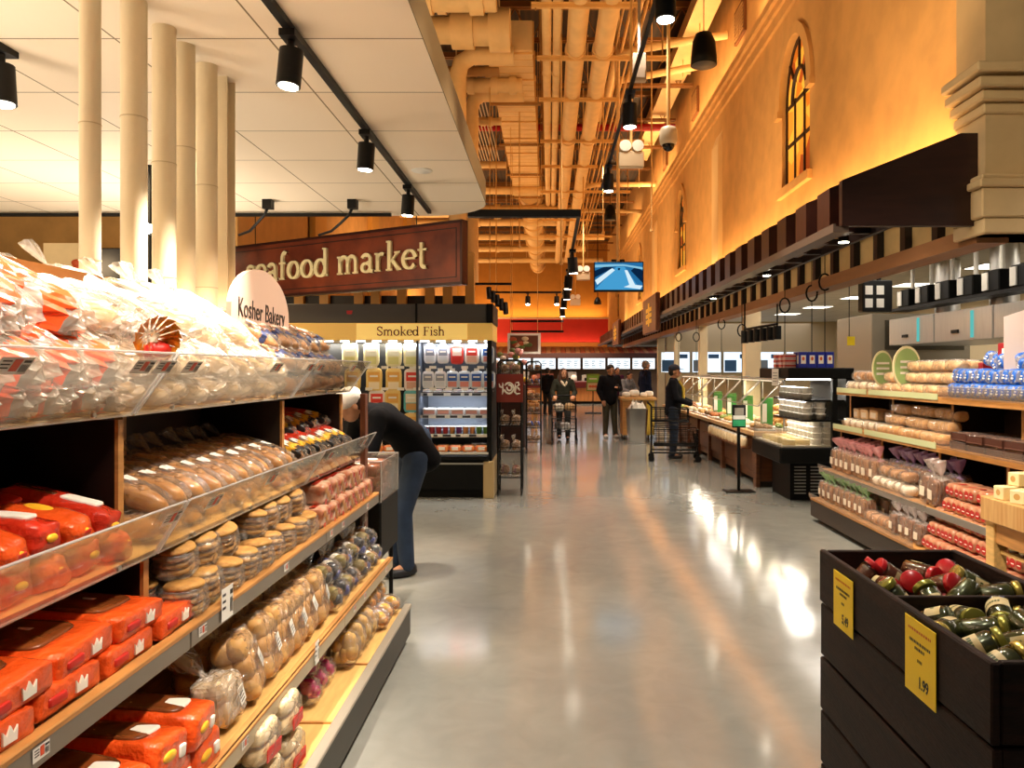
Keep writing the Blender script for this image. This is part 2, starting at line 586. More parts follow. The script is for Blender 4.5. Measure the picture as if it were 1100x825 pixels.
# ================================================================= floor
def floor_mat():
    m = bpy.data.materials.new('polished_concrete')
    m.use_nodes = True
    nt = m.node_tree
    b = nt.nodes['Principled BSDF']
    tc = nt.nodes.new('ShaderNodeTexCoord')
    def noise(sc, det, dist=0.0):
        n = nt.nodes.new('ShaderNodeTexNoise')
        n.inputs['Scale'].default_value = sc
        n.inputs['Detail'].default_value = det
        n.inputs['Distortion'].default_value = dist
        nt.links.new(tc.outputs['Object'], n.inputs['Vector'])
        return n
    n1, n2, n3 = noise(.9, 6, .6), noise(5, 8, 1.0), noise(2.2, 4)
    r = nt.nodes.new('ShaderNodeValToRGB')
    r.color_ramp.elements[0].position, r.color_ramp.elements[0].color = .3, rgb('#7e7e77')
    r.color_ramp.elements[1].position, r.color_ramp.elements[1].color = .7, rgb('#96968e')
    mx = nt.nodes.new('ShaderNodeMath')
    mx.operation = 'MULTIPLY_ADD'
    nt.links.new(n2.outputs['Fac'], mx.inputs[0])
    mx.inputs[1].default_value = .35
    ad = nt.nodes.new('ShaderNodeMath')
    ad.operation = 'MULTIPLY'
    ad.inputs[1].default_value = .65
    nt.links.new(n1.outputs['Fac'], ad.inputs[0])
    nt.links.new(ad.outputs[0], mx.inputs[2])
    nt.links.new(mx.outputs[0], r.inputs[0])
    # hairline cracks
    vo = nt.nodes.new('ShaderNodeTexVoronoi')
    vo.feature = 'DISTANCE_TO_EDGE'
    vo.inputs['Scale'].default_value = .16
    wob = nt.nodes.new('ShaderNodeMixRGB')
    wob.inputs[0].default_value = .12
    nt.links.new(tc.outputs['Object'], wob.inputs[1])
    nt.links.new(n3.outputs['Color'], wob.inputs[2])
    nt.links.new(wob.outputs[0], vo.inputs['Vector'])
    cr = nt.nodes.new('ShaderNodeMath')
    cr.operation = 'LESS_THAN'
    cr.inputs[1].default_value = .00002
    nt.links.new(vo.outputs['Distance'], cr.inputs[0])
    cm = nt.nodes.new('ShaderNodeMixRGB')
    cm.inputs[2].default_value = rgb('#7b7970')
    nt.links.new(cr.outputs[0], cm.inputs[0])
    nt.links.new(r.outputs[0], cm.inputs[1])
    nt.links.new(cm.outputs[0], b.inputs['Base Color'])
    rr = nt.nodes.new('ShaderNodeMapRange')
    rr.inputs[3].default_value, rr.inputs[4].default_value = .07, .17
    nt.links.new(n3.outputs['Fac'], rr.inputs[0])
    nt.links.new(rr.outputs[0], b.inputs['Roughness'])
    b.inputs['Specular IOR Level'].default_value = .9
    return m

struct('floor', MB().box(-15, 12, -4, 47, -.12, 0), floor_mat())

# ================================================================= lowered ceiling on the left
def plank_mat():
    m = bpy.data.materials.new('ceiling_plank_panels')
    m.use_nodes = True
    nt = m.node_tree
    b = nt.nodes['Principled BSDF']
    b.inputs['Roughness'].default_value = .6
    b.inputs['Specular IOR Level'].default_value = .2
    tc = nt.nodes.new('ShaderNodeTexCoord')
    mp = nt.nodes.new('ShaderNodeMapping')
    mp.inputs['Location'].default_value = (1.27 + 7, -3.46 + 6.7, 0)
    br = nt.nodes.new('ShaderNodeTexBrick')
    br.offset = 0.0
    br.inputs['Scale'].default_value = 1.0
    br.inputs['Brick Width'].default_value = .70
    br.inputs['Row Height'].default_value = .67
    br.inputs['Mortar Size'].default_value = .0045
    br.inputs['Mortar Smooth'].default_value = 0
    br.inputs['Color1'].default_value = rgb('#f3e2ca')
    br.inputs['Color2'].default_value = rgb('#efdcc2')
    br.inputs['Mortar'].default_value = rgb('#7d6848')
    nt.links.new(tc.outputs['Object'], mp.inputs[0])
    nt.links.new(mp.outputs[0], br.inputs['Vector'])
    nt.links.new(br.outputs['Color'], b.inputs['Base Color'])
    return m

poly = [(-12, -3), (-.57, -3), (-.57, 6.85)]
for i in range(1, 9):
    a = PI / 2 * i / 9
    poly.append((-1.17 + .6 * math.cos(a), 6.85 + .6 * math.sin(a)))
poly += [(-1.17, 7.45), (-12, 7.45)]
struct('ceiling', MB().prism(poly, 3.1, 3.30), [plank_mat()])

# ================================================================= high roof deck and its lattice
def deck_mat():
    m = bpy.data.materials.new('corrugated_deck')
    m.use_nodes = True
    nt = m.node_tree
    b = nt.nodes['Principled BSDF']
    b.inputs['Roughness'].default_value = .6
    tc = nt.nodes.new('ShaderNodeTexCoord')
    wv = nt.nodes.new('ShaderNodeTexWave')
    wv.bands_direction = 'X'
    wv.inputs['Scale'].default_value = 2.2
    nt.links.new(tc.outputs['Object'], wv.inputs['Vector'])
    r = nt.nodes.new('ShaderNodeValToRGB')
    r.color_ramp.elements[0].color = rgb('#1a1008')
    r.color_ramp.elements[1].color = rgb('#3c2612')
    nt.links.new(wv.outputs['Color'], r.inputs[0])
    nt.links.new(r.outputs[0], b.inputs['Base Color'])
    return m
struct('ceiling', MB().box(-9, 4.5, 5.0, 47, 9.15, 9.35), deck_mat())

# ================================================================= right wall with arched windows
WX, WTOP = 3.43, 9.15
WINS = [10.65, 19.8, 28.95, 38.1]
HW, SILL, SPR, RISE = .60, 4.22, 5.40, .86

def arch_pts(yc, hw, spr, rise, n=16):
    return [(yc + hw * math.cos(PI * i / n), spr + rise * math.sin(PI * i / n)) for i in range(n + 1)]   # near(+)... far(-)

w = MB()
def wq(y0, y1, z0, z1):
    w.quad((WX, y0, z0), (WX, y1, z0), (WX, y1, z1), (WX, y0, z1))
WB = 3.09
prev = 5.9
for yc in WINS:
    wq(prev, yc - HW, WB, WTOP)
    wq(yc - HW, yc + HW, WB, SILL)
    ap = arch_pts(yc, HW, SPR, RISE)
    for i in range(16):
        (ya, za), (yb, zb) = ap[i], ap[i + 1]
        w.quad((WX, ya, za), (WX, yb, zb), (WX, yb, WTOP), (WX, ya, WTOP))
    # reveal
    loop = [(yc - HW, SILL), (yc + HW, SILL)] + ap
    for i in range(len(loop)):
        (ya, za), (yb, zb) = loop[i], loop[(i + 1) % len(loop)]
        w.quad((WX, ya, za), (WX, yb, zb), (WX + .16, yb, zb), (WX + .16, ya, za))
    prev = yc + HW
wq(prev, 47, WB, WTOP)
w.box(WX + .16, WX + .22, 5.9, 47, WB, WTOP)
struct('wall_right', w, tan_wall)

dark_lead = mat('dark_leading', '#2a1208', .5)
def glass_amber():
    m = bpy.data.materials.new('stained_amber_glass')
    m.use_nodes = True
    nt = m.node_tree
    b = nt.nodes['Principled BSDF']
    tc = nt.nodes.new('ShaderNodeTexCoord')
    vo = nt.nodes.new('ShaderNodeTexVoronoi')
    vo.inputs['Scale'].default_value = 2.6
    nt.links.new(tc.outputs['Object'], vo.inputs['Vector'])
    r = nt.nodes.new('ShaderNodeValToRGB')
    cs = ['#c46a14', '#e8962c', '#a84814', '#f0b840', '#d87c1c']
    r.color_ramp.interpolation = 'CONSTANT'
    while len(r.color_ramp.elements) < 5:
        r.color_ramp.elements.new(.5)
    for i, e in enumerate(r.color_ramp.elements):
        e.position = i / 5
        e.color = rgb(cs[i])
    nt.links.new(vo.outputs['Color'], r.inputs[0])
    nt.links.new(r.outputs[0], b.inputs['Base Color'])
    nt.links.new(r.outputs[0], b.inputs['Emission Color'])
    b.inputs['Emission Strength'].default_value = .55
    b.inputs['Roughness'].default_value = .4
    return m
amber = glass_amber()

def arch_window(k, yc):
    fr = MB()
    x0, x1 = WX + .055, WX + .075
    # outer sash
    loop = [(yc - HW, SILL), (yc + HW, SILL)] + arch_pts(yc, HW, SPR, RISE)[0:]
    inn = [(yc - HW + .06, SILL + .06), (yc + HW - .06, SILL + .06)] + arch_pts(yc, HW - .06, SPR, RISE - .06)
    for i in range(len(loop)):
        a, b2 = loop[i], loop[(i + 1) % len(loop)]
        c, d = inn[(i + 1) % len(loop)], inn[i]
        fr.quad((x0, a[0], a[1]), (x0, b2[0], b2[1]), (x0, c[0], c[1]), (x0, d[0], d[1]))
        fr.quad((x0, d[0], d[1]), (x0, c[0], c[1]), (x1, c[0], c[1]), (x1, d[0], d[1]))
    t = .024
    for zz in (SILL + .62, SPR):
        fr.box(x0, x1, yc - HW, yc + HW, zz - t, zz + t)
    for yy in (-.2, .2):
        fr.box(x0, x1, yc + yy - t, yc + yy + t, SILL, SPR + .05)
    # inner arch and spokes
    ia = [(yc + .3 * math.cos(PI * i / 12), SPR + .42 * math.sin(PI * i / 12)) for i in range(13)]
    fr.tube([(x0 + .01, a, b2) for a, b2 in ia], t * 1.3, 6)
    for ang in (45, 90, 135):
        ca, sa = math.cos(math.radians(ang)), math.sin(math.radians(ang))
        fr.tube([(x0 + .01, yc + .3 * ca, SPR + .42 * sa), (x0 + .01, yc + HW * .97 * ca, SPR + RISE * .97 * sa)], t, 6)
    o = struct('window_%d' % k, fr, dark_lead)
    g = MB()
    pl = [(yc - HW + .03, SILL + .03), (yc + HW - .03, SILL + .03)] + arch_pts(yc, HW - .03, SPR, RISE - .03)
    g.add([(x1, a, b2) for a, b2 in pl] + [(x1 + .012, a, b2) for a, b2 in pl], [tuple(range(len(pl))), tuple(range(len(pl), 2 * len(pl)))])
    g.build('pane', amber, o)
    # raised surround and sill
    sr = MB()
    ou = arch_pts(yc, HW + .17, SPR - .02, RISE + .17)
    ii = arch_pts(yc, HW, SPR - .02, RISE + .02)
    for i in range(16):
        A, B, Cc, D = ou[i], ou[i + 1], ii[i + 1], ii[i]
        for xx in (WX - .05,):
            sr.quad((xx, A[0], A[1]), (xx, B[0], B[1]), (xx, Cc[0], Cc[1]), (xx, D[0], D[1]))
        sr.quad((WX - .05, A[0], A[1]), (WX - .05, B[0], B[1]), (WX + .02, B[0], B[1]), (WX + .02, A[0], A[1]))
        sr.quad((WX - .05, D[0], D[1]), (WX - .05, Cc[0], Cc[1]), (WX + .02, Cc[0], Cc[1]), (WX + .02, D[0], D[1]))
    for sgn in (-1, 1):
        ya, yb = sorted((yc + sgn * HW, yc + sgn * (HW + .19)))
        sr.box(WX - .07, WX + .01, ya, yb, SPR - .10, SPR)
    sr.build('window_surround', tan_wall, o)
    MBs = MB().box(WX - .07, WX + .02, yc - HW - .1, yc + HW + .1, SILL - .12, SILL)
    MBs.build('window_sill', tan_wall, o)
for k, yc in enumerate(WINS):
    arch_window(k + 1, yc)

# cornice
cn = MB()
cn.box(WX - .16, WX, 5.9, 47, 6.98, 7.10)
cn.box(WX - .10, WX, 5.9, 47, 6.88, 6.98)
cn.box(WX - .05, WX, 5.9, 47, 6.72, 6.88)
struct('trim_1', cn, tan_wall)
# pilasters
for k, yc in enumerate((15.4, 24.5, 33.6)):
    p = MB().box(WX - .09, WX, yc - .3, yc + .3, 3.74, 6.1)
    p.add([(WX - .09, yc - .3, 6.1), (WX - .09, yc + .3, 6.1), (WX, yc + .3, 6.35), (WX, yc - .3, 6.35), (WX, yc - .3, 6.1), (WX, yc + .3, 6.1)],
          [(0, 1, 2, 3), (0, 3, 4), (1, 5, 2)])
    struct('trim_%d' % (k + 2), p, mat('pilaster_lit', '#e8c892', .8))  # paler than the wall: light on the near face put into the colour

# pier at the near end of the wall, with capital mouldings
pr = MB()
pr.box(3.28, 5.2, 5.74, 6.15, 2.62, 9.15)
for i, (z, d) in enumerate(((3.80, .13), (3.70, .10), (3.61, .06), (3.52, .03))):
    pr.box(3.28 - d, 5.25, 5.74 - d, 6.15, z, z + .075, bev=.012)
for z0, z1, d in ((2.62, 2.74, .03), (2.74, 2.96, .055), (2.96, 3.02, .085), (3.02, 3.06, .06)):
    pr.box(3.28 - d, 5.25, 5.74 - d, 6.15, z0, z1, bev=.01)
struct('wall_pier', pr, mat('pier_plaster', '#cbb083', .85, var=.05, vscale=4))

# ================================================================= back wall: tan above, red below with lit coves
bk = MB()
bk.box(-5.0, 3.43, 45, 45.3, 0, 9.15)
struct('wall_back', bk, mat('mustard_wall', '#b8803a', .85, var=.06, vscale=2))
rd = MB()
rd.box(-5, 3.43, 44.4, 45, 3.2, 4.55)
struct('trim_5', rd, mat('red_band', '#b3271c', .6, var=.06, vscale=2))
cv = MB()
cv.box(-5, 3.43, 44.0, 45, 4.55, 4.62)
struct('trim_6', cv, cream)
# left tall wall along the aisle, with paler pilasters
lw_ = MB().box(-5.1, -4.9, 12, 47, 0, 9.15)
struct('wall_left', lw_, tan_wall)
for k, y in enumerate((16, 21, 26, 31, 36, 41)):
    struct('trim_%d' % (7 + k), MB().box(-4.9, -4.78, y - .4, y + .4, 0, 7.2), mat('yellow_pilaster', '#d9a552', .7))
struct('wall_far', MB().box(-15, -4.9, 15.5, 15.7, 0, 9.15), tan_wall)
struct('wall_side', MB().box(-12.2, -12, -4, 15.5, 0, 3.3), tan_wall)
# kitchen
struct('wall_kitchen', MB().box(9, 9.2, 3, 47, 0, 3.1), mat('kitchen_wall', '#d8c39a', .7))
struct('wall_counter', MB().box(3.7, 9, 24, 24.2, 0, 3.1), mat('kitchen_wall', '#d8c39a', .7))
def tile_mat():
    m = bpy.data.materials.new('white_ceiling_tiles')
    m.use_nodes = True
    nt = m.node_tree
    b = nt.nodes['Principled BSDF']
    b.inputs['Roughness'].default_value = .6
    tc = nt.nodes.new('ShaderNodeTexCoord')
    br = nt.nodes.new('ShaderNodeTexBrick')
    br.offset = 0.0
    br.inputs['Scale'].default_value = 1.0
    br.inputs['Brick Width'].default_value = .61
    br.inputs['Row Height'].default_value = .61
    br.inputs['Mortar Size'].default_value = .008
    br.inputs['Color1'].default_value = rgb('#d9d0bd')
    br.inputs['Color2'].default_value = rgb('#d2c9b5')
    br.inputs['Mortar'].default_value = rgb('#a79d88')
    nt.links.new(tc.outputs['Object'], br.inputs['Vector'])
    nt.links.new(br.outputs['Color'], b.inputs['Base Color'])
    return m
struct('ceiling', MB().box(3.6, 9.2, 3, 22, 3.1, 3.2), tile_mat())
struct('ceiling', MB().box(3.6, 9.2, 22, 47, 3.1, 3.2), tile_mat())

# ================================================================= canopy along the right wall
can = thing('wall_canopy', 'long dark brown wooden canopy with stepped fins along the orange wall', 'canopy', (2.8, 5.9, 2.6))
def fin(y0, y1, name='fin', ms=None):
    m = MB()
    pl = [(2.24, 2.70), (2.44, 2.70), (2.44, 3.13), (2.34, 3.09), (2.24, 3.05)] if name == 'fin' else [(2.24, 2.70), (3.43, 2.70), (3.43, 3.41), (3.15, 3.41), (2.24, 3.05)]
    m.add([(x, y0, z) for x, z in pl] + [(x, y1, z) for x, z in pl],
          [(0, 1, 2, 3, 4), (9, 8, 7, 6, 5)] + [(i, (i + 1) % 5, (i + 1) % 5 + 5, i + 5) for i in range(5)])
    return m.build(name, ms or walnut, can, True)
fin(5.84, 5.90, 'end_panel', mat('end_panel_walnut', '#2c1710', .4, var=.2, vscale=4, stretch=(1, 1, 6)))
for k in range(50):
    y1 = 6.38 + .56 * k
    fin(y1 - .28, y1)
MB().box(2.18, 2.30, 5.86, 34.3, 2.655, 2.70).box(2.18, 2.20, 5.86, 34.3, 2.70, 2.72).build('ledge', mat('canopy_ledge', '#5a4a3e', .4), can, True)
lat = MB()
for k in range(50):
    y = 6.25 + .56 * k
    lat.box(2.3, 2.64, y - .03, y + .03, 2.71, 2.76)
lat.box(2.62, 2.66, 5.9, 34, 2.70, 2.77)
lat.build('lattice', walnut_dark, can, True)
pst = MB()
for k in range(48):
    y = 6.0 + .6 * k
    pst.box(3.33, 3.40, y - .05, y + .05, 2.71, 3.09)
pst.box(3.33, 3.40, 5.9, 34, 3.06, 3.10)
pst.build('post_row', walnut_dark, can, True)
MB().box(3.40, 3.46, 5.9, 34.3, 2.68, 3.12).build('backing_panel', mat('canopy_cream_panel', '#d6b679', .6, var=.1, vscale=3), can, True)
MB().box(3.30, 3.55, 5.9, 34.3, 2.58, 2.71).build('beam', mat('canopy_light_beam', '#9a6a42', .5, var=.15, vscale=5, stretch=(1, .2, 1)), can, True)
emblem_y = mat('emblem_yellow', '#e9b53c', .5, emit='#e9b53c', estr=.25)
for k, (ya, yb) in enumerate(((14.9, 17.0), (23.0, 25.2))):
    sg = thing('canopy_sign', ['square brown sign with yellow emblem on the canopy edge, nearer one', 'square brown sign with yellow emblem on the canopy edge, farther one'][k], 'sign', (2.1, (ya + yb) / 2, 2.4))
    MB().box(2.08, 2.17, ya, yb, 2.36, 3.12, bev=.02).build('panel', brown_red, sg, True)
    em = MB()
    yc = (ya + yb) / 2
    for dz, hw in ((.0, .42), (.12, .42), (.24, .42)):
        em.box(2.07, 2.08, yc - hw, yc + hw, 2.56 + dz, 2.64 + dz)
    em.box(2.07, 2.08, yc - .08, yc + .08, 2.5, 2.98)
    em.build('emblem', emblem_y, sg, True)
# ================================================================= roof joists, ducts and pipes under the high roof
for k in range(14):
    y = 10.6 + 2.5 * k
    j = MB()
    xa, xb = -4.8, 3.4
    for dy in (-.05, .05):
        j.box(xa, xb, y + dy - .03, y + dy + .03, 8.98, 9.1)
        j.box(xa, xb, y + dy - .025, y + dy + .025, 8.3, 8.36)
    n = 12
    for i in range(n):
        x0 = xa + (xb - xa) * i / n
        x1 = xa + (xb - xa) * (i + 1) / n
        j.tube([(x0, y, 9.0), ((x0 + x1) / 2, y, 8.33), (x1, y, 9.0)], .018, 5)
    solo('roof_joist', j, mat('joist_paint', '#8a5c2c', .7), 'tan open-web roof joist high above the aisle, %s from the front' % ORD[k + 1], 'joist', 'roof joists over the aisle')

# big ribbed rectangular duct, then its round continuation
d = thing('air_duct', 'wide flat ribbed air duct running down the open roof', 'duct', (-.68, 18, 7.0))
MB().box(-1.07, -.29, 12.9, 24.2, 7.0, 7.5).build('duct_body', service_pale, d, True)
m = MB()
for k in range(38):
    y = 13.0 + .3 * k
    w_ = .005 if k % 4 else .03
    m.box(-1.07 - w_, -.29 + w_, y - .008, y + .008, 7.0 - w_, 7.5 + w_)
m.build('rib', service_paint, d, True)
for y in (15.4, 18.2, 21.0, 23.8):
    m = MB().box(-1.2, -.16, y - .03, y + .03, 6.93, 6.98)
    for x in (-1.16, -.2):
        m.cyl((x, y, 6.95), (x, y, 9.15), .012, n=6)
    m.build('hanger', service_dark, d, True)
d = MB()
d.cyl((-.62, 24.4, 7.25), (-.62, 42, 7.25), .36, n=20)
for k in range(9):
    d.cyl((-.62, 25 + 2 * k, 7.25), (-.62, 25.1 + 2 * k, 7.25), .42, n=20)
    d.cyl((-.62, 25.05 + 2 * k, 7.5), (-.62, 25.05 + 2 * k, 9.15), .012, n=6)
solo('round_duct', d, service_pale, 'round flanged air duct beyond the flat ribbed duct', 'duct')

# cross ducts and pipes at the near left, by the edge of the lowered ceiling
def run(pts, r, label, m=service_pale, name='pipe', cat='pipe', group=None, joints=(), jr=1.25, n=12, hang=()):
    p = MB().tube(pts, r, n)
    a, b = Vector(pts[0]), Vector(pts[-1])
    for q in joints:
        c = a.lerp(b, q)
        dv = (b - a).normalized() * max(.05, r * .5)
        p.cyl(c - dv, c + dv, r * jr, n=n)
    for q in hang:
        c = a.lerp(b, q)
        p.cyl(c, (c.x, c.y, 9.15), .012, n=5)
    return solo(name, p, m, label, cat, group)
run([(-4.8, 10.85, 6.9), (-.75, 10.85, 6.9)], .2, 'nearest thick insulated duct crossing above the lowered ceiling edge', joints=(.55, .75, .93), name='insulated_duct', cat='duct', hang=(.6, .9))
run([(-4.8, 11.35, 7.05), (-.80, 11.35, 7.05)], .13, 'slimmer insulated duct just behind the nearest crossing duct', joints=(.6, .8), name='insulated_duct', cat='duct', hang=(.7,))
st = MB()
for i, (x0, x1, r) in enumerate(((-4.8, -1.9, .17), (-1.9, -1.55, .21), (-1.55, -1.2, .29), (-1.2, -.95, .24), (-.95, -.62, .33))):
    st.cyl((x0, 12.15, 7.0), (x1, 12.15, 7.0), r, n=16)
for x in (-1.6, -.8):
    st.cyl((x, 12.15, 7.0), (x, 12.15, 9.15), .015, n=5)
solo('stepped_duct', st, service_pale, 'duct in stepped widening sections crossing to the ceiling pipes', 'duct')
run([(-1.55, 12.9, 3.28), (-1.55, 12.9, 6.55), (-1.49, 12.9, 6.78), (-1.3, 12.9, 6.9), (-.6, 12.9, 6.9)], .15, 'elbowed duct rising beside the lowered ceiling edge, nearer one', joints=(), name='elbow_duct', cat='duct')
run([(-1.53, 15.0, 3.28), (-1.53, 15.0, 6.7), (-1.47, 15.0, 6.9), (-1.3, 15.0, 7.0), (-.5, 15.0, 7.0)], .14, 'elbowed duct rising beside the lowered ceiling edge, farther one', name='elbow_duct', cat='duct')
run([(-4.8, 13.7, 6.95), (-.9, 13.7, 6.95)], .09, 'dull brown pipe crossing under the flat duct', service_dark, joints=(.8, .95), hang=(.7, .9))
run([(-4.8, 14.1, 6.85), (-.5, 14.1, 6.85)], .13, 'tan pipe with thick couplings crossing under the flat duct', joints=(.78, .88, .96), hang=(.8,))
run([(-4.8, 16.0, 6.8), (-1.0, 16.0, 6.8)], .08, 'tan pipe crossing just behind the elbowed ducts', joints=(.78, .9, .94), hang=(.75, .95))
run([(-4.8, 19.4, 6.8), (-1.1, 19.4, 6.8)], .09, 'tan pipe crossing midway under the flat duct', joints=(.8,), hang=(.8,))
run([(-4.8, 22.6, 6.9), (-.1, 22.6, 6.9)], .12, 'tan pipe crossing near the far end of the flat duct', joints=(.6, .8), hang=(.8, .97))
run([(-4.8, 24.6, 6.7), (.9, 24.6, 6.7)], .2, 'thick tan pipe crossing where the flat duct turns round', joints=(.55, .8), hang=(.6, .9))
for k, (y, x1) in enumerate(((27.5, .8), (30.5, 2.2), (33.5, 1.6), (37, 2.6))):
    run([(-4.8, y, 6.9), (x1, y, 6.9)], .13, 'tan pipe crossing below the round duct, %s from the flat duct' % ORD[k + 1], joints=(.4, .7), hang=(.5, .9))
run([(-4.8, 20.5, 8.1), (3.38, 20.5, 8.1)], .10, 'red sprinkler pipe crossing under the roof', mat('red_pipe', '#b0141c', .35), joints=(.5, .8), hang=(.6, .85))
# conduits along the aisle
for k, (x, z, r, ya, yb) in enumerate(((-.04, 6.9, .075, 9.2, 27), (.13, 6.9, .075, 9.2, 27))):
    run([(x, ya, z), (x, yb, z)], r, ['slim tan pipe along the aisle roof, left of the close pair', 'slim tan pipe along the aisle roof, right of the close pair'][k], joints=(.25, .5, .75), jr=1.12, hang=(.2, .5, .8))
for k, x in enumerate((.43, .87)):
    run([(x, 9.2, 6.8), (x, 36, 6.8)], .155, ['thick tan pipe along the aisle roof, left of the thick pair', 'thick tan pipe along the aisle roof, right of the thick pair'][k], joints=(.12, .3, .5, .7), jr=1.15, n=16, hang=(.1, .3, .5))
for k in range(7):
    x = 1.05 + .11 * k + (.05 if k > 3 else 0)
    run([(x, 10, 7.7 + .04 * (k % 3)), (x, 40, 7.7 + .04 * (k % 3))], .022 + .008 * (k % 2), 'thin tan conduit right of the thick pipes, %s from them' % ORD[k + 1], service_paint, name='conduit', cat='conduit', group='thin conduits under the roof', n=6)
for k in range(9):
    x = -1.98 + .075 * k
    run([(x, 16.4, 7.35), (x, 21, 7.35)], .014, 'thin pale conduit in the bundle left of the flat duct, %s from the left' % ORD[k + 1], mat('pale_conduit', '#d9c7ac', .5), name='conduit', cat='conduit', group='conduit bundle left of the flat duct', n=5)
# trapeze hangers
for k, (y, xa, xb) in enumerate(((10.6, -.25, 1.25), (12.4, -.2, 1.9), (14.3, -.2, 1.3), (16.9, -.2, 2.1), (19.0, -.2, 1.2), (21.7, -.25, 2.3), (25.8, -.25, 1.4), (29, -.2, 2.4))):
    z = 6.62
    t = thing('pipe_trapeze', 'tan strut hanger carrying the long roof pipes, %s from the front' % ORD[k + 1], 'hanger', (xa, y, z), group='strut hangers under the roof pipes')
    MB().box(xa, xb, y - .025, y + .025, z, z + .05).box(xa, xb, y - .06, y + .06, z + .05, z + .06).build('strut', service_paint, t, True)
    for x in (xa + .06, xb - .06):
        MB().cyl((x, y, z - .03), (x, y, 9.15), .013, n=6).build('rod', service_dark, t, True)
# box beam and arms by the wall
solo('box_duct', MB().box(2.75, 3.2, 9.5, 25, 8.45, 8.75).box(2.7, 3.25, 12.5, 12.6, 8.4, 8.8).box(2.7, 3.25, 17.5, 17.6, 8.4, 8.8), service_pale, 'square tan duct running beside the top of the orange wall', 'duct')
for k, (y, z0, z1, x0) in enumerate(((12.6, 7.9, 8.35, 1.55), (14.6, 7.7, 8.0, 1.3), (16.4, 7.8, 8.15, 1.2), (24.5, 7.5, 7.55, 1.1), (28.0, 7.4, 7.4, .9))):
    run([(x0, y + 2.5, z0), (x0, y + .4, z0), (x0 + .1, y + .1, z0), (x0 + .4, y, z0 + .03), (3.4, y, z1)], .075, 'tan pipe bending across to the orange wall, %s from the front' % ORD[k + 1], joints=(), hang=(.8,), group='pipes bending to the wall')
# clutter boxes on the services
jb = MB().box(1.00, 1.16, 9.1, 9.2, 5.05, 5.38, bev=.01).box(1.02, 1.14, 9.08, 9.1, 5.08, 5.2).cyl((1.08, 9.15, 5.38), (1.08, 9.15, 9.15), .02, n=8)
solo('junction_box', jb, mat('grey_box', '#9a8a78', .5), 'grey junction box hanging on a rod beside the black track', 'box')
# wall vents above the cornice
for k, y in enumerate((13.6, 17.8, 22.4)):
    v = thing('wall_vent', 'dark square vent above the orange wall cornice, %s from the front' % ORD[k + 1], 'vent', (3.4, y, 7.5), group='vents above the cornice')
    MB().box(3.38, 3.43, y - .35, y + .35, 7.5, 8.1).build('frame', mat('vent_brown', '#7a4a22', .6), v, True)
    s = MB()
    for i in range(8):
        s.box(3.365, 3.38, y - .3, y + .3, 7.55 + .065 * i, 7.575 + .065 * i)
    s.build('louver', service_dark, v, True)

# ================================================================= white tubes standing behind the bread rack
tube_w = mat('cream_tube', '#ecd9b4', .5, var=.05, vscale=3, bump=.05, bscale=60)
for k, (y, r) in enumerate(((2.81, .036), (3.107, .050), (3.35, .049), (3.535, .048), (3.766, .050))):
    t = thing('standing_pipe', 'cream wrapped pipe rising to the ceiling, %s of the row behind the bread rack' % ORD[k + 1], 'pipe', (-1.69, y, 0), group='cream pipes behind the bread rack')
    MB().cyl((-1.69, y, 0), (-1.69, y, 3.1), r, n=20).build('pipe_wrap', tube_w, t, True)
    m = MB()
    for z in ((2.62, 1.9) if k % 2 else (2.5, 2.0)):
        m.cyl((-1.69, y, z), (-1.69, y, z + .004), r + .002, n=20)
    m.build('seam', mat('tube_seam', '#cbb48c', .6), t, True)
c = thing('slotted_upright', 'cream slotted steel upright at the far end of the pipe row', 'upright', (-1.69, 3.95, 0))
MB().box(-1.71, -1.69, 3.90, 4.0, 0, 3.1).box(-1.69, -1.645, 3.90, 3.906, 0, 3.1).box(-1.69, -1.645, 3.994, 4.0, 0, 3.1).build('channel', tube_w, c, True)
m = MB()
for k in range(62):
    m.box(-1.6895, -1.688, 3.945, 3.957, .05 + k * .049, .075 + k * .049)
m.build('slot', black_soft, c, True)

# ================================================================= track lighting
def track(name, a, b, label, w=.035, h=.03):
    a, b = Vector(a), Vector(b)
    d = (b - a)
    m = MB()
    if abs(d.y) > abs(d.x):
        m.box(a.x - w / 2, a.x + w / 2, a.y, b.y, a.z - h, a.z)
    else:
        m.box(a.x, b.x, a.y - w / 2, a.y + w / 2, a.z - h, a.z)
    return solo(name, m, black_metal, label, 'track')

def head(loc, aim, label, power, col='#fff1e0', angle=55, size=1.0, group=None, vertical=False, lens=None):
    """cylindrical track spotlight; loc = where it meets the track"""
    beam = Vector(aim).normalized()
    aim = Vector((beam.x * .25, beam.y * .25, beam.z)).normalized()
    t = thing('track_spotlight', label, 'spotlight', loc, group=group)
    r, L = .045 * size, .14 * size
    MB().box(-.03 * size, .03 * size, -.05 * size, .05 * size, -.03, 0).cyl((0, 0, -.03), (0, 0, -.09 * size), .014 * size, n=8).build('bracket', black_metal, t)
    c0 = Vector((0, 0, -.09 * size)) - aim * .03
    c1 = c0 + aim * L
    MB().cyl(c0, c1, r, n=16, caps=True).build('housing', black_metal, t)
    MB().cyl(c1 - aim * .004, c1 + aim * .003, r * .82, n=16).build('lens', lens or lens_glow, t)
    if power:
        spot_light(t, c1 + aim * .02, beam, power, col, angle, .7, .03)
    return t
track('ceiling_track', (-1.13, -1.5, 3.1), (-1.13, 7.2, 3.1), 'long black lighting track on the lowered ceiling above the bread rack')
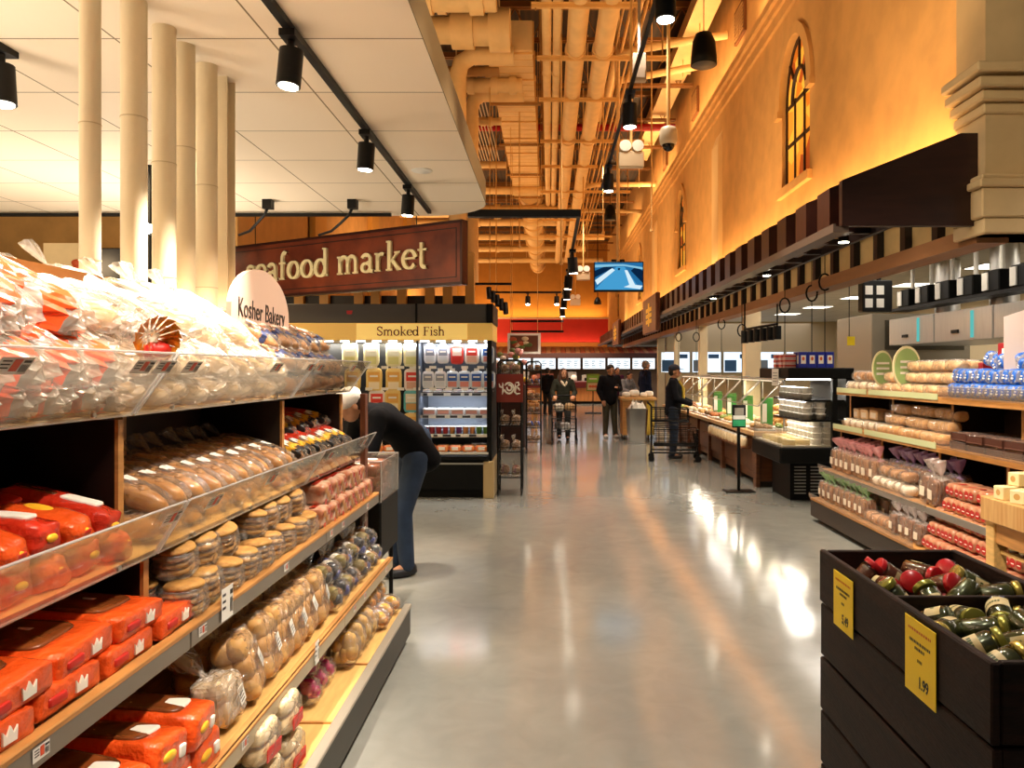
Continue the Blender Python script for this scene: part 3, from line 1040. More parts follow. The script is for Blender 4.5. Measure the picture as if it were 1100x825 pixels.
for k, y in enumerate((0.6, 2.0, 3.34, 4.72, 6.12)):
    vis = k - 1
    lab = ['black track spotlight behind the viewer above the bread rack', 'black track spotlight high over the near bread bags',
           'large black track spotlight nearest the top of the ceiling track', 'black track spotlight at the middle of the ceiling track', 'black track spotlight at the far end of the ceiling track'][k]
    if k < 2:
        continue
    head((-1.13, y, 3.07), (-.28, -.25 if k < 3 else .1, -1), lab, 360, angle=60, size=1.15)
track('ceiling_track', (-12, 7.25, 3.085), (-1.5, 7.25, 3.085), 'black lighting track along the far edge of the lowered ceiling')
head((-2.55, 3.55, 3.1), (.3, -.1, -1), 'black spotlight high in the corner beside the first ceiling seam', 160, angle=70, size=1.3)
# gooseneck arms on the ceiling above the seafood sign
for k, (px, py) in enumerate(((288, 214), (379, 214))):
    Y = 6.75
    b = at(px, py, Y)
    g = thing('gooseneck_arm', ['black curved lamp arm on the ceiling above the left of the red sign', 'black curved lamp arm on the ceiling above the middle of the red sign'][k], 'lamp arm', (b.x, Y, 3.1), group='curved lamp arms over the sign')
    MB().box(b.x - .04, b.x + .04, Y - .04, Y + .04, 3.02, 3.1).build('mount', black_metal, g, True)
    pts = [(b.x, Y, 3.04), (b.x - .04, Y + .02, 2.97), (b.x - .14, Y + .1, 2.91), (b.x - .26, Y + .25, 2.87), (b.x - .42, Y + .4, 2.86)]
    MB().tube(pts, .012, 8).build('neck', black_metal, g, True)
# pole lamp standing behind the pipes
pl_ = thing('pole_lamp', 'thin black hanging pole with a bright lamp between the cream pipes', 'lamp', (-2.9, 5.6, 2.0))
b = at(161, 125, 5.6); e = at(161, 310, 5.6)
MB().cyl((b.x, 5.6, 3.1), (b.x, 5.6, e.z), .014, n=8).build('pole', black_metal, pl_, True)
hb = at(163, 247, 5.55)
MB().cyl((hb.x, 5.5, hb.z), (hb.x, 5.62, hb.z), .04, n=14).build('housing', black_metal, pl_, True)
MB().cyl((hb.x, 5.496, hb.z), (hb.x, 5.5, hb.z), .036, n=14).build('lens', lens_glow, pl_, True)
dl = thing('recessed_downlight', 'small round recessed light in the lowered ceiling near its rounded corner', 'downlight', (-.96, 5.75, 3.1))
MB().lathe([(.03, -.004), (.075, -.006), (.08, 0)], 20).build('ring', white_plastic, dl)
# tracks out over the aisle
track('aisle_track', (-.85, 8.0, 3.27), (.33, 8.0, 3.27), 'short black track bar crossing beyond the end of the lowered ceiling', .09, .075)
track('aisle_track', (.31, 8.0, 3.23), (.31, 20, 3.23), 'black lighting track running down the aisle left of the television')
for x, y, z in ((-.8, 8.0, 3.27), (.25, 8.0, 3.27)):
    pass
for k, y in enumerate((10.2, 12.2, 14.0, 16.0, 18.5)):
    head((.31, y, 3.2), (-.25 if k % 2 else .3, .25, -1), 'black spotlight on the aisle track left of the television, %s from the front' % ORD[k + 1], 170, angle=80, size=1.5, group='spotlights on the aisle track')
track('aisle_track', (.79, 3.6, 4.35), (.79, 11.6, 4.35), 'high black track right of the roof pipes')
for k, y in enumerate((3.9, 5.2, 7.5, 10.2)):
    if k < 2:
        head((.79, y, 4.32), (.15 - .1 * k, -.22 + .2 * k, -1), ['added cylinder lamp out of view on the high track, first', 'added cylinder lamp out of view on the high track, second'][k], 260, angle=85, size=1.6)  # out-of-view heads added to light the near floor
    else:
        head((.79, y, 4.32), (.05, 0, -1), ['black cylinder lamp on the high track above the emergency light', 'black cylinder lamp on the high track below the emergency light'][k - 2], 260, angle=85, size=1.6)
track('aisle_track', (-1.6, 21, 3.75), (.6, 21, 3.75), 'thin black track across the aisle before the back wall', .06, .05)
for k, px in enumerate((567, 598)):
    p = at(px, 318, 21)
    head((p.x, 21, 3.72), (0, -.55, -.6), ['bright lamp on the cross track, left of the two', 'bright lamp on the cross track, right of the two'][k], 0, size=1.6)
# ================================================================= product kit
clear_film = film('clear_bag_film', '#fffdf8', clear=.90, rough=.16, bump=1.0, bscale=26, haze=.10)
thick_film = film('frosty_bag_film', '#fff8ee', clear=.86, rough=.2, bump=1.0, bscale=22, haze=.32)
acrylic = film('clear_acrylic', '#f4f1ea', clear=.93, rough=.06, flat=True, haze=.07, edge=.5)
acrylic_edge = film('acrylic_cut_edge', '#ffffff', clear=.8, rough=.15, flat=True, haze=.5)
crust = mat('golden_crust', '#c98d48', .5, col2='#dcae6c', vscale=14, bump=.1)
crust_dark = mat('brown_crust', '#8c5527', .45, col2='#ad7436', vscale=12, bump=.1)
crust_pale = mat('pale_bread', '#ecd6ae', .6, col2='#dcbd8a', vscale=10, bump=.08)
muffin_m = mat('muffin_top', '#c0904c', .65, col2='#94652e', vscale=26, bump=.3, bscale=60)
orange_film = mat('orange_wrap', '#e2531b', .25, var=.15, vscale=5, bump=.8, bscale=26, coat=.5)
red_film = mat('red_wrap', '#bd2c17', .25, var=.15, vscale=6, bump=.8, bscale=26, coat=.5)
yellow_ink = mat('yellow_ink', '#f0b62a', .4)
white_ink = mat('white_ink', '#f4ede0', .4)
red_ink = mat('red_ink', '#c3261c', .4)
blue_ink = mat('blue_ink', '#2748a8', .4)
black_ink = mat('black_ink', '#1a1512', .5)
green_ink = mat('green_ink', '#4c8a35', .4)
window_dark = mat('window_bread', '#5a2a12', .25, col2='#8c4a20', vscale=14, coat=.6)

def hull(mb, rx, ry, rz, jit=.16, seed=0.0, p=2.5, m=0, M=None, nu=26, nv=15, cr=1.0, soft=.35):
    """crumpled plastic skin: a soft body broken into small flat facets"""
    t = MB().ell((0, 0, 0), rx, ry, rz, nu, nv, m, None, p, jit, 14.0, seed)
    k = .045 * cr * min(rx, ry, rz) / .05
    rr = random.Random(int(seed * 100))
    for v in t.v:
        n = mnoise.noise(Vector((v.x * 45 + seed, v.y * 45, v.z * 45 - seed)))
        q = 1 + k * 1.3 * n + k * rr.uniform(-.5, .5)
        v.x, v.y, v.z = v.x * q, v.y * q, v.z * q
    t.s = [rr.random() < soft for _ in t.s]
    mb.add(t.v, t.f, m, False, M)
    return mb

def tail(mb, at_, d, L=.09, r=.045, m=0, seed=1, flat=(1.25, .45)):
    """gathered neck and fanned-out end of a plastic bag"""
    at_, d = Vector(at_), Vector(d).normalized()
    u, w, _ = frame_z(d)
    rr = random.Random(seed)
    n = 12
    rings = []
    for q, s in ((-.25, .9), (0, .22), (.12, .2), (.45, .65), (.8, .95), (1, 1.05)):
        ring = []
        for k in range(n):
            a = 2 * PI * k / n
            z = (1 if k % 2 else .72) * (1 + rr.uniform(-.12, .12))
            ring.append(at_ + d * L * q + (u * math.cos(a) * flat[0] + w * math.sin(a) * flat[1]) * r * s * z)
        rings.append(ring)
    mb.loft(rings, m, True, None, False)

def proto(name, cat, parts, base=None):
    t = thing(name, name, cat)
    for pn, mb, mt in parts:
        mb.build(pn, mt, t)
    return Proto(t)

def crown(mb, M, s=1.0, m=0):
    """little three-pointed crown badge"""
    pl = [(-.5, -.4), (.5, -.4), (.55, .35), (.27, 0), (0, .5), (-.27, 0), (-.55, .35)]
    mb.add([(x * s, y * s, 0) for x, y in pl], [(0, 1, 3, 5), (1, 2, 3), (3, 4, 5), (5, 6, 0)], m, False, M)

# --- printed long bag of bread, clear front end (top shelf near bay)
def long_bag(seed, ink, film_m, bread, name='bread_bag', L=.2, ry=.055, rz=.05, spots=True):
    b = MB()
    b.ell((0, 0, -.004), L * .93, ry * .86, rz * .80, 24, 12, p=2.5, jit=.10, seed=seed)
    for i in range(3):
        b.ell((L * (-.4 + .4 * i), 0, rz * .62), L * .10, ry * .5, rz * .2, 10, 6, jit=.2, seed=i)
    f = MB()
    hull(f, L, ry, rz, .13, seed, 2.8, nu=32, nv=20, cr=.42, soft=.72)
    tail(f, (-L, 0, .01), (-1, 0, .35), .08, .04, seed=int(seed * 10))
    ms = [film_m]
    if spots:
        ms += list(ink)
        for i, fc in enumerate(f.f):
            c = sum((f.v[q] for q in fc), Vector()) / len(fc)
            u, a = c.x / L, math.degrees(math.atan2(c.z / rz, c.y / ry))
            for x0, x1, a0, a1, mm in spots:
                if x0 <= u <= x1 and (a0 <= a <= a1 or a0 <= a + 360 <= a1):
                    f.m[i] = 1 + mm
    return proto(name, 'bread', [('loaf', b, bread), ('bag_film', f, ms)])

P_orange_long = long_bag(1.2, [mat('orange_print', '#e2501e', .3, coat=.4), yellow_ink, white_ink], thick_film, mat('grey_crust', '#8a7258', .5, col2='#6e5640', vscale=14),
                         spots=((-1, -.62, -60, 240, 2), (-.62, -.45, -40, 220, 0), (-.45, -.12, 50, 125, 1), (-.45, -.12, 125, 250, 0), (-.12, .02, -40, 220, 2), (.02, .46, 75, 250, 0), (.02, .46, -60, 40, 0), (.62, .85, 95, 250, 0)), L=.22, ry=.058, rz=.056)
P_white_long = long_bag(2.7, [white_ink, mat('pale_print', '#f6ead4', .4)], thick_film, crust_pale, spots=((-.8, .1, 30, 150, 0), (.4, .6, -10, 60, 1)))
P_blue_long = long_bag(5.1, [mat('rust_print', '#b5622a', .35), mat('dark_blue_ink', '#222c58', .4), white_ink], clear_film, crust_dark, L=.17,
                       spots=((-.8, -.3, -20, 220, 0), (.45, .62, -20, 250, 1), (-.1, .12, 20, 120, 2), (-.1, .12, 120, 250, 0)))
P_gold_roll = long_bag(3.3, [white_ink], clear_film, mat('hoagie_crust', '#d69a52', .4, col2='#b87836', vscale=7), L=.17, ry=.05, rz=.045, spots=((.0, .16, 70, 112, 0),))
P_red_roll = long_bag(4.4, [red_film, yellow_ink, black_ink, white_ink], clear_film, crust_dark, L=.17, ry=.045, rz=.045,
                      spots=((-.6, .2, 30, 150, 0), (.5, .68, -20, 200, 1), (.70, .86, -20, 200, 2), (.25, .45, 40, 130, 3)))

# --- red-orange long pack with yellow emblem
def soft_pack(hx, hy, hz, wrap, marks, name, cat='bread', seed=1.0, jit=.05, p=5.0):
    b = MB()
    b.rbox(hx, hy, hz, min(hx, hy, hz) * (.42 if p > 4.5 else .7), 0, None, jit * .22, seed)
    mk = MB()
    for (face, u, v, su, sv, mm, shape) in marks:
        e = .003
        if face == 'f':
            M = T(hx + .001, u, v) @ FACE_PX
        elif face == 't':
            M = T(u, v, hz + .001)
        else:
            M = T(u, -hy - .001, v) @ FACE_CAM
        if shape == 'crown':
            pl = [(-.5, -.4), (.5, -.4), (.55, .35), (.27, 0), (0, .5), (-.27, 0), (-.55, .35)]
            for z0, z1 in ((-.006, .0025),):
                for tri in ((0, 1, 3, 5), (1, 2, 3), (3, 4, 5), (5, 6, 0)):
                    mk.prism([(pl[i][0] * su, pl[i][1] * su) for i in tri], z0, z1, mm, M)
        else:
            mk.ell((0, 0, -.001), su, sv, .0065, 20, 6, mm, M, 2.0 if shape == 'oval' else 6.0)
    return proto(name, cat, [('wrap', b, wrap), ('print', mk, [yellow_ink, white_ink, window_dark, red_ink, black_ink, green_ink])])

P_red_pack = soft_pack(.15, .05, .042, orange_film, (('f', 0, .005, .018, .010, 0, 'oval'), ('t', .03, 0, .04, .018, 0, 'oval'), ('t', -.07, 0, .04, .03, 3, 'rect'), ('f', 0, .005, .02, .006, 3, 'rect')), 'bread_pack', seed=2.2, jit=.07, p=3.6)
P_red_pack2 = soft_pack(.15, .05, .042, red_film, (('t', .05, 0, .05, .025, 1, 'rect'), ('f', 0, 0, .018, .010, 0, 'oval'), ('t', -.06, 0, .05, .02, 2, 'rect')), 'bread_pack', seed=3.2, jit=.07, p=3.6)
P_crown_pack = soft_pack(.17, .108, .032, orange_film, (('t', -.02, 0, .125, .082, 2, 'rect'), ('t', .01, .02, .05, .022, 1, 'rect'), ('f', .03, .002, .036, .0, 1, 'crown'), ('f', -.05, 0, .03, .010, 3, 'rect')), 'bread_tray', seed=5.0, jit=.015, p=7)
P_orange_pack = soft_pack(.15, .075, .05, orange_film, (('t', -.02, 0, .11, .058, 2, 'rect'), ('t', .05, .01, .04, .035, 1, 'rect'), ('f', -.02, .005, .03, .014, 0, 'oval'), ('t', -.05, -.02, .03, .02, 0, 'oval'), ('f', .035, 0, .014, .016, 1, 'rect')), 'bread_tray', seed=6.0, jit=.02, p=5)

# --- bagged tower of english muffins
def muffin_bag(seed):
    rr = random.Random(seed)
    b = MB()
    for i in range(4):
        z = -.045 + i * .031
        a = rr.uniform(-.004, .004)
        b.lathe([(.001, z), (.046, z), (.054, z + .006), (.055, z + .016), (.050, z + .025), (.042, z + .029), (.001, z + .030)], 18, 0, T(a, rr.uniform(-.004, .004), 0))
    f = MB()
    hull(f, .062, .062, .074, .14, seed, 3.2, nu=20, nv=12)
    tail(f, (-.03, .01, .07), (-.4, .1, 1), .05, .03, seed=seed)
    return proto('muffin_bag', 'muffins', [('muffin_stack', b, muffin_m), ('bag_film', f, clear_film)])
P_muffin = [muffin_bag(3), muffin_bag(8)]

# --- red and white loaf pack with check print
def check_pack():
    b = MB()
    b.rbox(.11, .065, .05, .025, 0, None, .008, 4.0)
    k_ = MB()
    for i in range(4):
        for j in range(3):
            if (i + j) % 2 == 0:
                k_.add([(-.015, -.013, 0), (.015, -.013, 0), (.015, .013, 0), (-.015, .013, 0)], [(0, 1, 2, 3)], (i + j) % 4 // 2, False, T(.112, -.045 + .03 * i, -.03 + .027 * j) @ FACE_PX)
    for i in range(3):
        k_.box(-.08 + .06 * i, -.055 + .06 * i, -.05, .05, .0505, .0515, m=i % 2)
    return proto('loaf_pack', 'bread', [('wrap', b, mat('cream_red_wrap', '#e4cbb0', .3, col2='#b8704e', vscale=16, coat=.5, bump=.4, bscale=22)), ('print', k_, [red_film, crust_dark])])
P_check = check_pack()

# --- standing bag of pull-apart rolls, tail at the back top
def roll_stand(seed, bread=crust, tag_=True, nx=2, nz=3, size=.048, film_m=clear_film, tm=None):
    b = MB()
    rr = random.Random(seed)
    for i in range(nx):
        for j in range(nz):
            for dx in (-.022, .024):
                b.ell((dx, (i - (nx - 1) / 2) * size * 1.45, size + j * size * 1.42), size * .8, size * .86, size * .86, 14, 9, p=2.5, jit=.12, seed=seed + i * 3 + j)
    H = size * (nz * 1.42 + .6)
    f = MB()
    hull(f, size * 1.5, size * (nx * .78 + .2), H / 2, .12, seed, 3.4, M=T(0, 0, H / 2))
    tail(f, (-.03, 0, H * .98), (-.9, .15, .75), .12, .055, seed=seed)
    pts = [('rolls', b, bread), ('bag_film', f, film_m)]
    if tag_:
        tg = MB()
        tg.add([(-.02, -.03, 0), (.02, -.03, 0), (.02, .03, 0), (-.02, .03, 0)], [(0, 1, 2, 3)], 0, False, T(size * 1.52, size * .5, H * .5) @ FACE_PX @ Matrix.Rotation(.3, 4, 'Z'))
        for i in range(3):
            tg.add([(-.015, -.02 + .012 * i, .001), (.012, -.02 + .012 * i, .001), (.012, -.016 + .012 * i, .001), (-.015, -.016 + .012 * i, .001)], [(0, 1, 2, 3)], 1, False, T(size * 1.52, size * .5, H * .5) @ FACE_PX @ Matrix.Rotation(.3, 4, 'Z'))
        pts.append(('bag_sticker', tg, [white_plastic, black_ink]))
    return proto('roll_bag', 'rolls', pts)
P_roll = [roll_stand(5), roll_stand(9)]
P_white_roll = [roll_stand(13, crust_pale, True, 2, 2, .045, thick_film)]

# --- mixed small printed bags
def small_bag(name, seed, bread, inks, film_m=clear_film, r=(.07, .05, .055)):
    b = MB()
    rr = random.Random(seed)
    for i in range(9):
        b.ell((rr.uniform(-.6, .6) * r[0], rr.uniform(-.5, .5) * r[1], rr.uniform(-.5, .5) * r[2]), r[0] * .42, r[1] * .45, r[2] * .42, 10, 7, jit=.1, seed=i)
    f = MB()
    hull(f, *r, .16, seed, 2.8)
    tail(f, (-r[0] * .4, 0, r[2]), (-.3, rr.uniform(-.3, .3), 1), .07, .04, seed=seed)
    pm = MB()
    for i in range(3):
        x, y = (-.3 + .3 * i) * r[0], (.25 - .25 * i) * r[1]
        pm.ell((x, y, r[2] * .35), r[0] * .5, r[1] * .55, r[2] * .62, 12, 8, m=i % len(inks), p=2.6)
    pm2 = MB()
    pm2.ell((r[0] * .55, 0, -r[2] * .1), r[0] * .42, r[1] * .5, r[2] * .45, 12, 8, p=3)
    return proto(name, 'snack', [('biscuits', b, bread), ('bag_film', f, film_m), ('print', pm, inks), ('label', pm2, inks[0])])
P_bluebag = small_bag('snack_bag', 3, crust_dark, [mat('violet_blue', '#3c4a9c', .3, coat=.4), white_ink, mat('dark_navy', '#20202c', .3, coat=.5)])
P_darkbag = small_bag('snack_bag', 5, crust_dark, [mat('dark_navy', '#20202c', .3), white_ink, mat('olive_gold', '#8c7a3c', .4)])
P_magenta = small_bag('snack_bag', 7, mat('dark_biscuit', '#3a2018', .5), [mat('magenta_wrap', '#b01f62', .25, coat=.5), mat('dark_plum', '#3c1430', .3), mat('magenta_wrap', '#b01f62', .25)])
P_cracker = small_bag('cracker_bag', 9, mat('cracker_gold', '#c9974a', .55, col2='#e0b870', vscale=30), [mat('cracker_gold', '#c9974a'), yellow_ink, mat('cracker_gold', '#c9974a')], clear_film, (.06, .055, .075))
P_orange_snack = small_bag('cracker_bag', 12, crust, [mat('apricot', '#d78a3c', .4), white_ink, yellow_ink], clear_film, (.075, .055, .05))

# --- rolls tray with red and white label (bottom shelf)
def label_rolls():
    b = MB()
    for j in range(2):
        for i in range(3):
            b.ell((-.07 + .07 * i, 0, .035 + j * .06), .042, .085, .034, 14, 8, p=2.8, jit=.08, seed=i + j)
    f = MB()
    hull(f, .12, .095, .068, .06, 2.0, 4, M=T(0, 0, .066))
    l_ = MB()
    l_.box(-.05, .02, -.07, .02, .134, .137, m=0).box(-.04, .01, -.05, 0, .137, .138, m=1)
    l_.box(.119, .122, -.06, .05, .02, .06, m=0)
    l_.box(.0, .07, .0955, .098, .03, .1, m=1)
    return proto('roll_pack', 'rolls', [('rolls', b, crust_pale), ('bag_film', f, clear_film), ('label', l_, [red_ink, white_ink])])
P_labelroll = label_rolls()

# ================================================================= the long left bread rack
Y0, Y1 = -.47, 4.48
g = thing('bread_rack', 'long dark wooden bread rack with five tiers along the left of the aisle', 'shelving', (-1.2, 2.0, 0))
greenblack = mat('green_black_panel', '#1d1d13', .45, var=.1)
MB().box(-1.56, -.86, Y0, Y1 - .02, 0, .07).build('kickboard', black_soft, g, True)
MB().box(-.835, -.815, Y0, Y1, .05, .205, bev=.003).box(-1.56, -.835, Y1 - .02, Y1, .05, .2).build('front_panel', greenblack, g, True)
MB().box(-.85, -.808, Y0, Y1 + .004, .205, .226, bev=.004).build('front_lip', mat('grey_lip', '#a59c8c', .4, metal=.3), g, True)
MB().box(-1.56, -.85, Y0, Y1, .17, .20).build('deck_board', maple, g, True)
for y in (.83, 2.13, 3.02, 3.62):
    MB().box(-1.5, -.85, y - .006, y + .006, .2, .207).build('deck_seam', oak, g, True)
MB().box(-1.60, -1.565, Y0, Y1, 0, 1.80).build('back_panel', mat('dark_back', '#2c1a10', .6, var=.2), g, True)
def shelf_board(name, xf, z, rail_m, th=.03, lip=.0, ya=Y0, yb=Y1, drop=.02):
    MB().box(-1.565, xf - .012, ya, yb, z - th, z - .002, bev=.002).build('shelf', maple, g, True)
    b = MB()
    y = ya
    for yj in (.83, 2.13, 3.43, yb):
        if yj > y:
            b.box(xf - .012, xf, y + .003, yj - .003, z - th - drop, z + lip, bev=.003)
            y = yj
    b.build('shelf_edge', rail_m, g, True)
shelf_board('t2', -.918, .49, mat('pale_rail', '#b9a98c', .35, metal=.3), lip=.012)
shelf_board('t3', -1.0, .87, mat('rail_grey', '#8f8577', .3, metal=.6), lip=.008)
MB().box(-1.03, -.998, Y0, Y1, .866, .882, bev=.003).build('shelf_nosing', oak, g, True)
MB().box(-.95, -.916, Y0, Y1, .488, .502, bev=.003).build('shelf_nosing', oak, g, True)
shelf_board('t4', -1.10, 1.095, walnut_dark, th=.012, drop=.002)
shelf_board('t5', -1.164, 1.482, mat('clear_base', '#8a7a62', .3), th=.010, yb=4.42, drop=.001)
for y in (.83, 2.13, 3.43, 4.40):
    MB().box(-1.56, -1.2, y - .012, y + .012, 1.095, 1.46).box(-1.205, -1.195, y - .014, y + .014, 1.095, 1.46, m=1).build('bay_divider', [walnut_dark, oak], g, True)
    MB().box(-1.56, -1.13, y - .012, y + .012, .87, 1.07).box(-1.135, -1.125, y - .014, y + .014, .87, 1.07, m=1).build('bay_divider', [walnut_dark, oak], g, True)
    MB().box(-1.56, -1.3, y - .012, y + .012, .2, .85).build('bay_divider', walnut_dark, g, True)
for y in (1.45, 2.75, 3.9):
    MB().box(-1.56, -1.53, y - .012, y + .012, .9, 1.46).build('back_post', oak, g, True)
MB().box(-1.09, -1.06, 4.40, 4.46, .5, 1.46).build('end_post', brown_red, g, True)

def guard(xb, zb, xt, zt, bays):
    for ya, yb in bays:
        th = .005
        m = MB()
        m.add([(xb, ya, zb), (xb, yb, zb), (xt, yb, zt), (xt, ya, zt), (xb + th, ya, zb), (xb + th, yb, zb), (xt + th, yb, zt), (xt + th, ya, zt)],
              [(0, 3, 2, 1), (4, 5, 6, 7)])
        o = m.build('acrylic_guard', acrylic, g, True)
        e = MB()
        # bright cut edges, floor strip and bolt heads
        e.tube([(xt + .002, ya, zt), (xt + .002, yb, zt)], .0035, 6)
        e.tube([(xb + .002, ya, zb), (xb + .002, yb, zb)], .0035, 6)
        e.tube([(xb + .002, ya, zb), (xt + .002, ya, zt)], .0045, 6)
        e.tube([(xb + .002, yb, zb), (xt + .002, yb, zt)], .0045, 6)
        e2 = e.build('cut_edge', acrylic_edge, o)
        e2.data.transform(Matrix.Translation(-g.location))
        bl = MB()
        for q in (.15, .5, .85):
            y = ya + (yb - ya) * q
            bl.cyl((xb + .008, y, zb + .012), (xb + .016, y, zb + .012), .008, n=10)
        b2 = bl.build('bolt', silver, o)
        b2.data.transform(Matrix.Translation(-g.location))
BAYS = ((-.45, .82), (.84, 2.12), (2.14, 3.42), (3.44, 4.44))
guard(-1.164, 1.474, -1.04, 1.645, BAYS)
guard(-1.10, 1.086, -1.01, 1.235, BAYS)
# price tickets
def ticket(M, w=.095, h=.042, red=True, parent=None):
    m = MB()
    q = lambda x0, x1, y0, y1, z, mm: m.add([(x0 * w, y0 * h, z), (x1 * w, y0 * h, z), (x1 * w, y1 * h, z), (x0 * w, y1 * h, z)], [(0, 1, 2, 3)], mm, False, M)
    q(-.5, .5, -.5, .5, 0, 0)
    if red: q(-.08, .16, -.3, .4, .0008, 1)
    for i in range(3):
        q(-.42, -.14, .25 - .2 * i, .33 - .2 * i, .0008, 2)
    for i in range(5):
        q(.22 + .05 * i, .245 + .05 * i, -.35, .1, .0008, 2)
    q(.22, .46, .2, .35, .0008, 2)
    o = m.build('price_ticket', [white_plastic, mat('ticket_red', '#d8542c', .5), black_ink], parent or g)
    if (parent or g) is g:
        o.data.transform(Matrix.Translation(-g.location))
    return o
def on_guard(y, q, xb, zb, xt, zt, **kw):
    n = Vector((zt - zb, 0, -(xt - xb))).normalized()
    p = Vector((xb + (xt - xb) * q, y, zb + (zt - zb) * q)) + n * .012
    up = Vector((xt - xb, 0, zt - zb)).normalized()
    M = Matrix(((0, up.x, n.x, p.x), (1, up.y, n.y, p.y), (0, up.z, n.z, p.z), (0, 0, 0, 1)))
    ticket(M, **kw)
for y in (1.50, 1.98, 2.09, 2.25, 2.95, 3.36, 3.5, 4.1):
    on_guard(y, .82, -1.164, 1.474, -1.04, 1.645)
for y in (1.25, 2.06, 2.32, 2.8, 3.55, 4.2):
    on_guard(y, .8, -1.10, 1.086, -1.01, 1.235)
for y in (1.5, 2.2, 2.9, 3.5, 3.7, 4.2):
    ticket(T(-.998, y, .85) @ FACE_PX, .05, .028)
    ticket(T(-.916, y + .1, .475) @ FACE_PX, .05, .028)
ticket(T(-.995, 2.36, .88) @ FACE_PX, .085, .10, False)
ticket(T(-.912, 3.0, .49) @ FACE_PX, .05, .09, False)

# round-topped header boards on the rack
hb = thing('header_board', 'orange wooden header board with rounded corner behind the near bread bags', 'board', (-1.55, 2.6, 1.8))
pl = [(0, 0), (.86, 0), (.86, .10)] + [(.86 - .07 + .07 * math.cos(a), .10 + .07 * math.sin(a)) for a in (.4, .8, 1.2, 1.57)] + [(0, .17)]
MB().prism(pl, -.015, .015, 0, T(-1.50, 1.72, 1.74) @ FACE_PX).build('board', mat('orange_board', '#7c4a1c', .5, var=.1), hb, True)
ks = thing('kosher_sign', 'round-topped pale sign reading Kosher Bakery above the bread rack', 'sign', (-1.42, 3.7, 1.6))
Ms = T(-1.40, 3.70, 1.62) @ FACE_PX
w2 = .37
pl = [(-w2, 0), (w2, 0), (w2, .22)] + [(w2 * math.cos(PI * i / 18), .24 + .22 * math.sin(PI * i / 18)) for i in range(1, 18)] + [(-w2, .22)]
MB().prism(pl, -.012, .012, 0, Ms).build('board', mat('sign_blush', '#d2b3a0', .5), ks, True)
text('Kosher Bakery', .125, mat('sign_ink', '#2c221c', .5), ks, Matrix.Translation(-ks.location) @ Ms @ T(.0, .25, .014) @ Matrix.Rotation(-.03, 4, 'Z'), .001, sx=.80)

# ================================================================= the bread on it
def fill(P, n, y0, dy, x, z, rot, lab, grp, jit=.01, rj=.1, start=1, sc=1.0, far='near end', ex=None):
    P = P if isinstance(P, list) else [P]
    for i in range(n):
        if ex and i in ex: continue
        P[(i + start) % len(P)].place((x + rnd.uniform(-jit, jit), y0 + dy * i + rnd.uniform(-jit, jit) * .5, z + rnd.uniform(0, jit) * .4),
                (rot[0] + rnd.uniform(-rj, rj), rot[1] + rnd.uniform(-rj, rj) * .6, rot[2] + rnd.uniform(-rj, rj)),
                lab % ORD[i + start], grp, sc)
# tier five (top)
fill(P_orange_long, 8, 1.18, .125, -1.35, 1.552, (0, .16, 0), 'orange printed bread bag behind the top acrylic, lower layer, %s from the near end', 'orange bread bags on the top shelf')
fill(P_orange_long, 7, 1.14, .14, -1.34, 1.675, (0, .45, 0), 'orange bread bag heaped over the top acrylic, middle layer, %s from the near end', 'orange bread bags on the top shelf', sc=1.15)
fill(P_orange_long, 6, 1.15, .15, -1.42, 1.83, (0, .52, .1), 'orange bread bag crowning the near top heap, %s from the near end', 'orange bread bags on the top shelf', rj=.2, sc=1.25)
fill(P_white_long, 10, 2.20, .125, -1.35, 1.552, (0, .16, 0), 'white bread bag behind the top acrylic, lower layer, %s from the joint', 'white bread bags on the top shelf')
fill(P_white_long, 10, 2.22, .125, -1.35, 1.675, (0, .42, 0), 'white bread bag heaped over the top acrylic, upper layer, %s from the joint', 'white bread bags on the top shelf', rj=.15, sc=1.1)
fill(P_white_long, 8, 2.22, .145, -1.43, 1.80, (0, .46, .1), 'white bread bag crowning the middle top heap, %s from the ticket joint', 'white bread bags on the top shelf', rj=.25, sc=1.15)
fill(P_blue_long, 7, 3.52, .125, -1.33, 1.55, (0, .14, 0), 'brown and blue bread bag behind the last top acrylic, lower layer, %s along', 'brown and blue bread bags on the top shelf')
fill(P_blue_long, 7, 3.50, .135, -1.32, 1.67, (0, .38, 0), 'brown and blue bread bag at the far top end, upper layer, %s along', 'brown and blue bread bags on the top shelf', rj=.15)
fill(P_blue_long, 6, 3.52, .15, -1.40, 1.775, (0, .42, .1), 'brown and blue bread bag crowning the far top heap, %s along', 'brown and blue bread bags on the top shelf', rj=.2)
# gold foil flower-ended bag
gf = MB()
for k in range(16):
    a = 2 * PI * k / 16
    for r0, r1, x0, x1 in ((.02, .075, .03, .07), (.015, .05, .05, .10)):
        p0 = Vector((x0, math.cos(a) * r0, math.sin(a) * r0))
        p1 = Vector((x1, math.cos(a + .1) * r1, math.sin(a + .1) * r1))
        p2 = Vector((x1, math.cos(a + .5) * r1 * .9, math.sin(a + .5) * r1 * .9))
        gf.add([p0, p1, p2], [(0, 1, 2)], 0)
rf = MB().ell((.075, 0, -.03), .03, .04, .028, 14, 8, jit=.3, seed=3)
gb = MB()
hull(gb, .16, .055, .055, .12, 3.0, 2.8, M=T(-.12, 0, 0))
gt = thing('foil_bag', 'bread bag with crumpled gold foil and red flower end on the top shelf', 'bread', (-1.17, 2.20, 1.70), (0, .25, -.5))
gb.build('bag_film', thick_film, gt)
gf.build('foil_petals', mat('gold_foil', '#c07818', .3, metal=.5, bump=.4), gt)
rf.build('red_flower', red_ink, gt)

